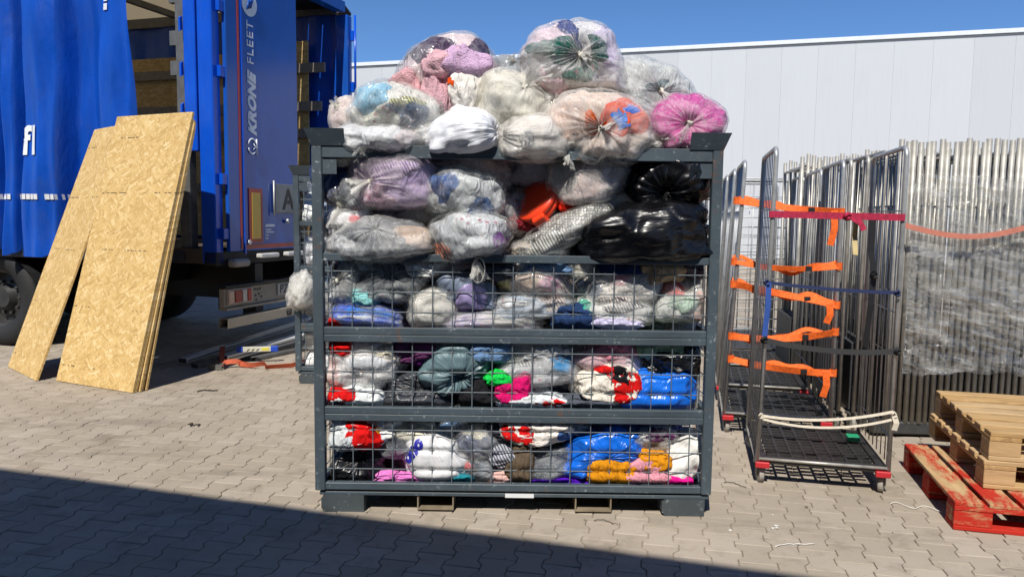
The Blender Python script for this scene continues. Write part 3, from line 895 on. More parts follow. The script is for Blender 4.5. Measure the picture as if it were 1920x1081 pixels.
lv = thing('spirit_level', 'yellow spirit level with blue end caps resting on a profile', 'spirit level', (-2.74, 7.62, .112), R(12))
MB().box(.06, .33, -.012, .012, 0, .05, bev=.003).build('body', plain('level body', 'c4c3b4', .4), lv)
for a, b in ((0, .062), (.328, .40)): MB().box(a, b, -.016, .016, -.003, .053, bev=.006).build('end_cap', plain('blue rubber', '1f49b8', .5), lv)
MB().box(.24, .31, -.0135, -.0121, .012, .04).build('yellow_label', plain('level yellow', 'd0c64a', .4), lv)
for k in range(3): MB().tube([(.10 + k * .045, -.0135, .012), (.125 + k * .045, -.0135, .03)], .004, 5).build('print_mark', LBLACK, lv)
st = thing('ratchet_strap', 'orange ratchet strap lying loosely curled on the paving', 'strap', (-2.85, 7.28, .004))
pts, wd = [], []
for i in range(60):
    t_ = i / 59
    x = .06 + t_ * .92 + .05 * math.sin(t_ * 19); y = .03 + .10 * math.sin(t_ * 8.2 + .4) + .12 * t_; z = .030 + .028 * max(0, math.sin(t_ * 17 + .7))
    pts.append((x, y, z)); wd.append((.25 * math.sin(t_ * 9), .75 * math.cos(t_ * 6), .9))
ORANGE_OLD = plain('faded orange webbing', 'b5573a', .85, 0, .2, 30)
MB().ribbon(pts, wd, .05, .003).build('webbing', ORANGE_OLD, st)
MB().ribbon([(.09, .02, .03), (.03, .16, .10), (-.03, .34, .16)], (1, .3, 0), .05, .003).build('webbing', ORANGE_OLD, st)
rk = MB()
for s_ in (-.033, .033): rk.box(-.03, .10, s_ - .003, s_ + .003, .0, .055)
rk.tube([(-.0, -.035, .03), (-.0, .035, .03)], .010, 8); rk.tube([(.06, -.035, .035), (.06, .035, .035)], .010, 8); rk.tube([(.10, -.035, .05), (.10, .035, .05)], .008, 8)
rk.build('ratchet', STEEL, st)

# ================================================================== roll cages
GALV = galvanised(); GALV_D = galvanised('dull galvanised', 'b3b0a8', .42)
BLKP = plain('black deck plastic', '2b2a2a', .5, 0, .25, 25, .2, 60)
RUBG = plain('grey caster rubber', '9a968e', .7, 0, .2, 20)
BUMPR = plain('red bumper', 'b5262e', .45, 0, .15, 20)
BUMPG = plain('green bumper', '1f9c6a', .45, 0, .12, 20)
def u_frame(mb, p0, p1, top, r=.0135, lean=(0, 0, 0), zb=.13, n=9):
    """bent tube: up at p0, over, down at p1"""
    p0, p1 = Vector((p0[0], p0[1], 0)), Vector((p1[0], p1[1], 0)); d = (p1 - p0).normalized(); L = Vector(lean)
    q = .055
    pts = [p0 + Vector((0, 0, zb))]
    for k in range(7):
        a = math.pi / 2 * k / 6
        pts.append(p0 + d * (q - q * math.cos(a)) + Vector((0, 0, top - q + q * math.sin(a))) + L)
    for k in range(7):
        a = math.pi / 2 * (1 - k / 6)
        pts.append(p1 - d * (q - q * math.cos(a)) + Vector((0, 0, top - q + q * math.sin(a))) + L)
    pts.append(p1 + Vector((0, 0, zb)))
    mb.tube(pts, r, n)
def side_panel(parent, p0, p1, top, lean=(0, 0, 0), nv=7, hz=(.32, 1.0, 1.55), name='side_panel', mat=None, dense_h=None):
    p0, p1 = Vector((p0[0], p0[1], 0)), Vector((p1[0], p1[1], 0)); L = Vector(lean)
    mb = MB(); u_frame(mb, p0, p1, top, lean=lean)
    fr = mb.build(name, mat or GALV, parent)
    w_ = MB()
    for k in range(nv):
        q = p0.lerp(p1, (k + 1) / (nv + 1))
        w_.tube([q + Vector((0, 0, .17)), q + Vector((0, 0, top - .012)) + L], .0032, 6)
    for z in hz:
        f = z / top
        w_.tube([p0 + L * f + Vector((0, 0, z)), p1 + L * f + Vector((0, 0, z))], .0036, 6)
    for z in (dense_h or ()):
        f = z / top
        w_.tube([p0 + L * f + Vector((0, 0, z)), p1 + L * f + Vector((0, 0, z))], .0042, 6)
    w_.build('wire_grid', mat or GALV, fr)
    return fr
def deck(parent, W, D):
    mb = MB(); z0, z1 = .130, .150
    mb.box(0, W, 0, .055, z0 - .012, z1 + .004, bev=.006); mb.box(0, W, D - .05, D, z0, z1)
    mb.box(0, .05, .055, D - .05, z0, z1); mb.box(W - .05, W, .055, D - .05, z0, z1)
    nx, ny = 8, 11
    for k in range(1, nx):
        x = .05 + (W - .1) * k / nx; mb.box(x - .008, x + .008, .055, D - .05, z0, z1)
    for k in range(1, ny):
        y = .055 + (D - .105) * k / ny
        for q in range(nx):
            xa = .05 + (W - .1) * q / nx + .0085; xb = .05 + (W - .1) * (q + 1) / nx - .0085
            dy = .011 if q % 2 else -.011
            mb.box(xa, xb, y - .012 + dy, y + .012 + dy, z0 + .002, z1 - .002)
    d = mb.build('deck', BLKP, parent)
    MB().tube([(.0, -.004, .148), (W, -.004, .148)], .009, 8).build('deck_lip', GALV_D, d)
    return d
def caster(parent, x, y, ang):
    M = Matrix.Translation((x, y, 0)) @ Matrix.Rotation(ang, 4, 'Z')
    mb = MB(); prof = 20; r = .048
    mb.tube([M @ Vector((-.014, 0, r)), M @ Vector((-.009, 0, r)), M @ Vector((.009, 0, r)), M @ Vector((.014, 0, r))], [r * .93, r, r, r * .93], prof)
    c = mb.build('caster', RUBG, parent)
    fk = MB()
    for s_ in (-.02, .02): fk.box(s_ - .002, s_ + .002, -.022, .022, .035, .105, M)
    fk.box(-.03, .03, -.03, .04, .104, .117, M)
    fk.build('fork', STEEL, c)
def roll_cage(label, loc, rz, lean_l=0.0, lean_r=0.0, W=.68, D=.78, top=1.885, bump=(0, 0), nv=7):
    o = thing('roll_cage', label, 'roll cage', loc, rz, None)
    side_panel(o, (0, 0), (0, D), top, (lean_l, 0, 0), nv)
    side_panel(o, (W, 0), (W, D), top, (lean_r, 0, 0), nv)
    deck(o, W, D)
    for x in (0, W): MB().box(x - .012, x + .012, .0, D, .118, .1285).build('base_rail', GALV_D, o)
    for x, y, a in ((.02, .05, .2), (W - .02, .05, -.35), (.02, D - .06, .5), (W - .02, D - .06, .1)): caster(o, x, y, a)
    for x, y in ((-.012, -.022), (W - .065, -.022)):
        MB().box(x, x + .077, y, y + .03, .098, .132, bev=.004).build('corner_bumper', BUMPR, o)
    return o
CR = R(-13)
rc1 = roll_cage('open roll cage with crimson, blue, black and white ties across its front', (1.405, 4.28, 0), CR, .03, .0, .685)
rc2 = roll_cage('roll cage tied with bright orange straps, behind the one with crimson tie', (1.495, 5.31, 0), CR, .075, .0, .70)
MB().box(.56, .63, .45, .53, .16, .19, bev=.004).build('corner_bumper', BUMPG, rc1)
rc3 = roll_cage('roll cage standing directly behind the orange strapped one', (1.70, 6.25, 0), CR, .07, .02, .70, nv=5)
rc5 = roll_cage('roll cage at the far end of the row behind the orange strapped one', (1.90, 7.15, 0), CR, .06, .02, .70, nv=5)
# two cages turned so that their barred sides close the row
def barred_cage(label, loc, rz, W=.76, top=1.885):
    o = thing('roll_cage', label, 'roll cage', loc, rz)
    hs = [.25 + .105 * k for k in range(15)]
    side_panel(o, (0, 0), (W, 0), top, (0, 0, 0), 5, (), 'side_panel', GALV, hs)
    side_panel(o, (0, .66), (W, .66), top, (0, 0, 0), 5, (), 'side_panel', GALV, hs[::2])
    deck_ = MB().box(0, W, 0, .66, .13, .15, bev=.004).build('deck', BLKP, o)
    for x in (.03, W - .03):
        for y in (.04, .62): caster(o, x, y, .3)
    return o
barred_cage('roll cage turned side on, its pale horizontal bars closing off the row', (2.10, 8.05, 0), R(-6))
barred_cage('side on roll cage half hidden behind the other barred one', (2.30, 8.95, 0), R(-8), .82, 1.95)

# straps of the cages (each one its own thing)
def tie(name, label, cat, pts, w, mat, wdir=(0, 0, 1), tail=None, knots=(), th=.0035):
    P = [Vector(p) for p in pts]
    base = P[0].copy()
    o = thing(name, label, cat, base)
    rel = [p - base for p in P]
    MB().ribbon(rel, wdir, w, th).build('band', mat, o)
    if tail: MB().ribbon([Vector(p) - base for p in tail], (1, 0, 0), w, th).build('loose_end', mat, o)
    for k in knots:
        kv = Vector(k) - base
        mb = MB(); mb.tube([kv + Vector((.012 * math.cos(a), -.008 + .01 * math.sin(2 * a), .014 * math.sin(a))) for a in np.linspace(0, 5.8, 9)], w * .32, 6)
        mb.build('knot', mat, o)
    return o
ORG = plain('orange webbing', 'e8641a', .75, 0, .28, 55, .5, 260)
CRI = plain('crimson webbing', 'a81c40', .75, 0, .28, 55, .5, 260)
NAVY = plain('navy elastic', '1f2c55', .7, 0, .12, 40)
BLKW = plain('black webbing', '151517', .7, 0, .12, 40)
WHT = plain('white cotton tape', 'cfc6b4', .85, 0, .1, 40)
def span(A, B, z0, z1, sag=0.0, n=32, dy=-.016, twist=0.0):
    out = []
    for i in range(n):
        f = i / (n - 1)
        p = Vector(A).lerp(Vector(B), f); out.append((p.x, p.y + dy, z0 + (z1 - z0) * f - sag * 4 * f * (1 - f)))
    return out
def post_xy(o, x, y=0.0):
    v = Matrix.Rotation(o.rotation_euler.z, 4, 'Z') @ Vector((x, y, 0)); return (o.location.x + v.x, o.location.y + v.y, 0)
L2, R2 = post_xy(rc2, .03), post_xy(rc2, .70)
for k, (z0, z1, sg, tl, nm) in enumerate(((1.62, 1.55, .012, .22, 'topmost'), (1.205, 1.19, .03, 0, 'second highest'), (1.05, .93, .0, .12, 'middle'), (.69, .75, .03, 0, 'second lowest'), (.53, .47, .02, .16, 'lowest'))):
    pr_ = span(L2, R2, z0, z1, sg)
    tailp = None
    if tl: tailp = [(R2[0] - .06, R2[1] - .03, z1 + .01), (R2[0] - .055, R2[1] - .036, z1 - tl * .5), (R2[0] - .075, R2[1] - .03, z1 - tl)]
    o_ = tie('lashing_strap', nm + ' orange strap across the roll cage behind the front one', 'strap', pr_, .046 if k != 1 else .034, ORG, [(0, .15 + .5 * math.sin(i * .17 + 2 * k), 1) for i in range(32)], tailp)
    rel = Vector(pr_[0])
    bk = [Vector((p[0], p[1] + .05 + .012 * math.sin(i * .35), p[2] + .028 * math.sin(i * .22 + k) + .012 * math.sin(i * .6))) - rel for i, p in enumerate(pr_)]
    MB().ribbon(bk, [(0, .9 * math.sin(i * .21 + k), 1) for i in range(len(bk))], .036, .003).build('back_band', ORG, o_)
    for P_ in (L2, R2):
        q = Vector(P_) + Vector((0, 0, z0 if P_ is L2 else z1)) - rel
        MB().ribbon([q + Vector((.022 * math.cos(a), .022 * math.sin(a), 0)) for a in np.linspace(0, 6.28, 13)], (0, 0, 1), .05, .003).build('post_loop', ORG, o_)
    MB().box(-.02, .02, -.006, .004, -.016, .016, Matrix.Translation(Vector(pr_[22]) - rel + Vector((0, -.004, 0)))).build('buckle', DARK, o_)
L1, R1 = post_xy(rc1, .0), post_xy(rc1, .685)
o_ = tie('tie_band', 'crimson band knotted across the top half of the front roll cage', 'band', span(L1, R1, 1.525, 1.515, 0, 12, -.02), .036, CRI, (0, 0, 1), None, [(L1[0] * .42 + R1[0] * .58, L1[1] * .42 + R1[1] * .58 - .022, 1.518)])
MB().ribbon([(.40, -.11, -.01), (.45, -.115, -.04), (.47, -.12, -.08)], (1, 0, .5), .03, .003).build('loose_end', CRI, o_)
o_ = tie('tie_band', 'navy blue elastic cord stretched across the front roll cage', 'cord', span(L1, R1, 1.15, 1.115, .01, 12, -.018), .018, NAVY, (0, 0, 1), None, [(L1[0], L1[1] - .02, 1.15), (R1[0] - .02, R1[1] - .02, 1.115)])
MB().ribbon([(.01, -.01, 0), (.012, -.012, -.12), (.0, -.01, -.3)], (1, 0, 0), .03, .003).build('loose_end', plain('blue webbing', '2c4f9a', .7), o_)
tie('tie_band', 'black webbing sagging across the lower half of the front roll cage', 'band', span(L1, R1, .83, .80, .03, 14, -.018), .03, BLKW, (0, .3, 1), None, [(L1[0], L1[1] - .018, .83), (R1[0], R1[1] - .018, .80)])
o_ = tie('tie_band', 'white cotton tape doubled low across the front roll cage', 'band', span(L1, R1, .40, .47, .035, 14, -.02), .015, WHT, (0, .2, 1), None, [(L1[0], L1[1] - .018, .40), (R1[0], R1[1] - .02, .455)])
rel = Vector((L1[0], L1[1] - .02, .40))
MB().ribbon([Vector(p) - rel for p in span(L1, R1, .385, .43, .05, 14, -.026)], (0, .2, 1), .013, .003).build('band', WHT, o_)
MB().ribbon([Vector((R1[0], R1[1] - .03, .45)) - rel, Vector((R1[0] + .012, R1[1] - .035, .41)) - rel, Vector((R1[0] + .004, R1[1] - .03, .37)) - rel], (1, 0, 0), .03, .004).build('loose_end', WHT, o_)
o_ = tie('tie_band', 'black webbing hanging knotted down the right side panel of the front roll cage', 'band', [(R1[0] - .02, R1[1] + .30, 1.52), (R1[0] - .03, R1[1] + .28, 1.32), (R1[0] - .015, R1[1] + .26, 1.2), (R1[0] - .03, R1[1] + .25, 1.02), (R1[0] - .04, R1[1] + .27, .75)], .035, BLKW, (1, .2, 0), None, [(R1[0] - .03, R1[1] + .24, 1.19)])

# ------------------------------------------------------------------ nested roll cages (folded into each other), row facing the camera
DECKB = plain('black base plastic', '3b3b3b', .55, 0, .2, 20)
def nested_cage(label, loc, rz, top, D=.8, group=None, wires=True, lean=0.0):
    o = thing('nested_roll_cage', label, 'roll cage', loc, rz, group)
    mb = MB(); L = Vector((lean, 0, 0))
    mb.tube([(0, 0, .10), Vector((0, 0, top)) + L], .0185, 10); mb.build('front_post', GALV_D, o)
    mb = MB().tube([(0, D, .10), Vector((0, D, top)) + L], .0165, 8); mb.build('rear_post', GALV_D, o)
    mb = MB().tube([Vector((0, .0, top - .10)) + L, Vector((0, D, top - .10)) + L], .012, 8); mb.build('top_rail', GALV_D, o)
    w_ = MB()
    if wires:
        for k in range(6): w_.tube([(0, D * (k + 1) / 7, .15), Vector((0, D * (k + 1) / 7, top - .1)) + L], .0032, 5)
    for z in (.3, 1.0, 1.6): w_.tube([Vector((0, 0, z)) + L * (z / top), Vector((0, D, z)) + L * (z / top)], .0034, 5)
    w_.build('wire_grid', GALV_D, o)
    MB().box(-.018, .012, .10, D - .04, .10, .60).build('folded_deck', DECKB, o)
    return o
rn = random.Random(21)
for k in range(21):
    x = 2.615 + .0425 * k; y = 5.29 - .006 * k + rn.uniform(-.006, .006)
    nested_cage('folded galvanised roll cage nested upright in the film wrapped row', (x, y, 0), R(-9), 2.035 + rn.uniform(-.012, .016), group='film wrapped nested cages', lean=rn.uniform(-.012, .012))
for k, (x, y, h_) in enumerate(((2.36, 5.46, 1.92), (2.45, 5.42, 1.94), (2.54, 5.38, 1.97))):
    o_ = thing('nested_roll_cage', ('dull', 'tape marked', 'tallest dull')[k] + ' folded cage with rounded top frame standing between the wrapped row and orange straps', 'roll cage', (x, y, 0), R(-11))
    side_panel(o_, (0, 0), (0, .8), h_, (.01 * k, 0, 0), 6, (.3, .95, 1.5), 'side_panel', GALV_D)
    MB().box(-.018, .018, .08, .74, .13, .62, bev=.004).build('folded_deck', DECKB, o_)
    for y_ in (.06, .72): caster(o_, 0, y_, .3)
    if k == 1: MB().ribbon([(-.02, .0, 1.55), (-.022, .12, 1.50), (-.02, .16, 1.38), (-.02, .10, 1.25)], (1, .4, .2), .04, .003).build('tape', plain('yellowed tape', 'b9a77a', .6), o_)
for k in range(11):
    x = 3.58 + .045 * k; y = 5.2 + rn.uniform(-.006, .006)
    nested_cage('folded roll cage in the wrapped block at the end of the row', (x, y, 0), R(-9), 2.03 + rn.uniform(-.02, .02), group='end block of nested cages', wires=False, lean=rn.uniform(-.01, .01))
for k in range(24):
    x = 2.55 + .05 * k; y = 6.9 + rn.uniform(-.006, .006)
    nested_cage('folded roll cage in the second row standing behind the wrapped row', (x, y, 0), R(-9), 2.06 + rn.uniform(-.02, .02), group='second row of nested cages', wires=False)
# their black base rail
MB().box(0, 1.25, 0, .10, .02, .11, bev=.01).build('base_rail', DECKB, tag(thing('base_skid', 'black plastic skid under the film wrapped row of cages', 'skid', (2.52, 5.27, 0), R(-4)), None))
# stretch film round the row
def film_sheet(label, x0, x1, y0, y1, z0, z1, seed, mat, skew=0.0):
    nx, nz = 110, 90
    X, Z = np.meshgrid(np.linspace(0, 1, nx), np.linspace(0, 1, nz), indexing='ij')
    P = np.stack([X.ravel() * (x1 - x0), X.ravel() * 0, Z.ravel() * (z1 - z0)], 1)
    edge = .03 * fbm(np.stack([X.ravel() * 6, Z.ravel() * 0, X.ravel() * 0], 1), 3, seed)
    P[:, 2] += edge * (1 - 2 * np.abs(Z.ravel() - .5)) * 0 + edge * np.where(Z.ravel() < .5, 1 - 2 * Z.ravel(), 2 * Z.ravel() - 1)
    P[:, 2] += skew * X.ravel()
    wr = .012 * ridged(np.stack([P[:, 0] * 2.5, P[:, 1], P[:, 2] * 9 + P[:, 0] * 2], 1), 3, seed + 4)
    P[:, 1] = (y1 - y0) * X.ravel() - .006 - np.abs(wr)
    idx = np.arange(nx * nz).reshape(nx, nz)
    Q = np.stack([idx[:-1, :-1], idx[1:, :-1], idx[1:, 1:], idx[:-1, 1:]], -1).reshape(-1, 4)
    # doubled sheet so the film has a thickness
    V = P
    pv = np.stack([P[:, 0] * .5, P[:, 0] * 0, P[:, 2] * 5 + P[:, 0] * .9], 1)
    o = link('stretch_film', np_mesh('stretch_film', V, Q, True, {'pv': ('FLOAT_VECTOR', pv), 'gather': ('FLOAT', np.full(len(V), .12))}), mat, None, (x0, y0, z0))
    sd = o.modifiers.new('gauge', 'SOLIDIFY'); sd.thickness = .0008
    return tag(o, label, 'film')
FILMW = film_mat('eeeeea', (-.08, .12), .10)
film_sheet('upper band of clear stretch film round the nested cages', 2.665, 3.44, 5.205, 5.115, .98, 1.80, 3, FILMW, .0)
film_sheet('lower crumpled band of stretch film round the nested cages', 2.66, 3.43, 5.195, 5.105, .46, 1.04, 9, FILMW, .03)
film_sheet('stretch film hanging over the end block of nested cages', 3.46, 4.0, 5.14, 5.14, .40, 1.0, 14, FILMW, .05)
o_ = tie('lashing_strap', 'faded pink strap with a ratchet sagging across the film wrapped cages', 'strap', [(2.60 + .80 * i / 11, 5.165 - .09 * i / 11, 1.47 - .09 * math.sin(math.pi * i / 11 * .9) + .035 * i / 11) for i in range(12)], .035, plain('faded pink webbing', 'b5705e', .85, 0, .12, 30), (0, .1, 1))
rb = MB().box(.76, .88, -.13, -.085, -.02, .04, bev=.006); rb.tube([(.78, -.13, .03), (.90, -.14, .05)], .012, 8); rb.build('ratchet', STEEL, o_)
MB().ribbon([(.79, -.125, .0), (.80, -.13, -.08), (.795, -.125, -.15)], (1, 0, 0), .035, .003).build('loose_end', plain('faded pink webbing', 'b5705e', .85, 0, .12, 30), o_)

# ================================================================== pallets
def wood_mat(name, axis, cols, paint=None):
    t = NT(name); co = t.coord()
    oi = t.n("ShaderNodeObjectInfo").outputs["Random"]
    off = t.n("ShaderNodeCombineXYZ"); t.l(t.math('MULTIPLY', oi, 31.0), off.inputs[0]); t.l(t.math('MULTIPLY', oi, 17.0), off.inputs[1])
    ad = t.n("ShaderNodeVectorMath", operation='ADD'); t.l(co, ad.inputs[0]); t.l(off.outputs[0], ad.inputs[1])
    sc = (.12, 1, 1) if axis == 'x' else (1, .12, 1)
    v = t.mapping(ad.outputs[0], sc)
    g = t.noise(v, 26, 5, .65, .8); g2 = t.noise(v, 110, 3, .6)
    col = t.ramp(g, [(.28, lin(cols[0])), (.5, lin(cols[1])), (.75, lin(cols[2]))])
    col = t.mix(t.maprange(g2, .55, .8, 0, .35), col, lin(cols[0]))
    tint = t.maprange(oi, 0, 1, .0, .45)
    col = t.mix(tint, col, lin(cols[3]))
    blot = t.noise(ad.outputs[0], 5, 5, .65)
    col = t.mix(t.maprange(blot, .58, .75, 0, .45), col, lin('6d5a45'))
    if paint:
        wear = t.noise(t.mapping(ad.outputs[0], (.25, 1, 1) if axis == 'x' else (1, .25, 1)), 9, 7, .75)
        col = t.mix(t.maprange(wear, paint[1], paint[1] + .12, 1, 0), col, lin(paint[0]))
    return t.done(t.bsdf(col, .8, 0, t.bump(g, .35, .004), .25))
NAT = ('8a6a42', 'b08d5c', 'c5a675', 'bfae92')
WX, WY = wood_mat('pine board', 'x', NAT), wood_mat('pine board across', 'y', NAT)
RX = wood_mat('red painted board', 'x', NAT, ('b02a1c', .52)); RY = wood_mat('worn red board', 'y', NAT, ('ac2c1c', .44))
def pallet(label, loc, rz, red=False):
    o = thing('pallet', label, 'pallet', loc, rz)
    W, D = 1.2, 1.0
    rr = random.Random(int(loc[2] * 1000) + red)
    j = lambda a: rr.uniform(-a, a)
    bs = .095
    mats = (RX, RX) if red else (WX, WY)
    for y in (0, D / 2 - .07, D - .14):            # bottom runners along x
        MB().box(0, W, y, y + .14, 0, .022, bev=.003).build('bottom_board', mats[0], o)
    for x in (0, W / 2 - bs / 2, W - bs * 1.5):
        for y in (.0, D / 2 - .06, D - .13):
            MB().box(x, x + (.145 if not red else .17), y + .002, y + .13, .0225, .1, bev=.003).build('block', mats[0], o)
    if red:
        for y in (0, D / 2 - .06, D - .12): MB().box(0, W, y + j(.002), y + .12, .1005, .122, bev=.002).build('stringer', mats[0], o)
        n_ = 8
        for k in range(n_):
            x = (W - .128) * k / (n_ - 1)
            MB().box(x, x + .128, j(.004), D + j(.004), .1225, .144 + j(.001), bev=.003).build('deck_board', RY, o)
    else:
        for x in (0, W / 2 - .06, W - .145): MB().box(x + j(.002), x + .145, 0, D, .1005, .122, bev=.002).build('stringer', mats[1], o)
        n_ = 7
        for k in range(n_):
            y = (D - .10) * k / (n_ - 1)
            MB().box(j(.005), W + j(.005), y, y + .10, .1225, .144 + j(.001), bev=.003).build('deck_board', mats[0], o)
    return o
pallet('worn red painted pallet at the bottom of the pallet stack', (2.170, 3.655, .0), R(-14), True)
pallet('weathered wooden pallet lying between the red pallet and the top one', (2.415, 3.835, .146), R(-14))
pallet('fresh pale wooden pallet topmost of the pallet stack', (2.435, 3.84, .292), R(-14.5))

# ================================================================== small litter on the paving
def litter(name, label, cat, pts, r, mat):
    P = [Vector(p) for p in pts]; b = P[0].copy(); b.z = 0
    o = thing(name, label, cat, b)
    MB().tube([p - b for p in P], r, 6).build('strand', mat, o)
    return o
TWIG = plain('dry twig', '2e2720', .9); STRG = plain('white plastic string', 'd8d6cf', .5)
def curl(x, y, L, a, w, n=14, z=.004, f=1.0):
    return [(x + math.cos(a) * L * i / n - math.sin(a) * w * math.sin(f * 5 * i / n), y + math.sin(a) * L * i / n + math.cos(a) * w * math.sin(f * 5 * i / n), z + .004 * abs(math.sin(i * .9))) for i in range(n + 1)]
litter('twig', 'short black twig on the paving between the heaped cage and roll cage', 'twig', curl(1.22, 4.28, .13, -.5, .02), .0020, TWIG)
litter('plastic_string', 'thin white string lying on sunlit paving near the shadow edge', 'string', curl(1.22, 3.42, .20, .25, .012), .0022, STRG)
litter('plastic_string', 'curled white string beside the red pallet', 'string', curl(2.02, 3.98, .24, -.35, .03, f=2.2), .0020, STRG)
litter('plastic_string', 'short curl of white string near the right cage foot', 'string', curl(1.28, 3.62, .06, .9, .014, f=2), .0024, STRG)
litter('twig', 'dark twig on the paving between the leaning boards and second cage', 'twig', curl(-2.62, 6.35, .16, .5, .03), .005, TWIG)
litter('twig', 'brown leaf stalk left of the heaped cage', 'twig', curl(-2.28, 5.35, .10, -.3, .03, f=2), .004, TWIG)
litter('twig', 'black shred under the front edge of the heaped cage', 'twig', curl(.42, 3.70, .12, -.2, .02), .0016, TWIG)
rl = random.Random(77)
for k in range(26):
    x, y = rl.uniform(-2.6, 2.1), rl.uniform(3.5, 6.6)
    if -1.0 < x < 1.05 and y > 3.7: continue
    o = thing('paper_scrap' if k % 2 else 'stone_chip', 'tiny pale paper scrap trodden on the paving' if k % 2 else 'tiny dark stone chip loose on the paving', 'scrap' if k % 2 else 'stone', (x, y, .0), rl.uniform(0, 6), 'paper scraps on the paving' if k % 2 else 'stone chips on the paving')
    s_ = rl.uniform(.004, .010)
    pts = [(s_ * rl.uniform(.6, 1.3) * math.cos(a), s_ * rl.uniform(.6, 1.3) * math.sin(a)) for a in np.linspace(0, 5.3, 6)]
    mb = MB(); mb.add([(p[0], p[1], 0) for p in pts] + [(p[0] * .7, p[1] * .7, s_ * (.3 if k % 2 else .8)) for p in pts], [tuple(range(6)), tuple(range(6, 12))] + [(i, (i + 1) % 6, (i + 1) % 6 + 6, i + 6) for i in range(6)])
    mb.build('scrap' if k % 2 else 'chip', plain('scrap paper', 'd0ccc2', .8) if k % 2 else plain('stone chip', '5c554c', .9), o)

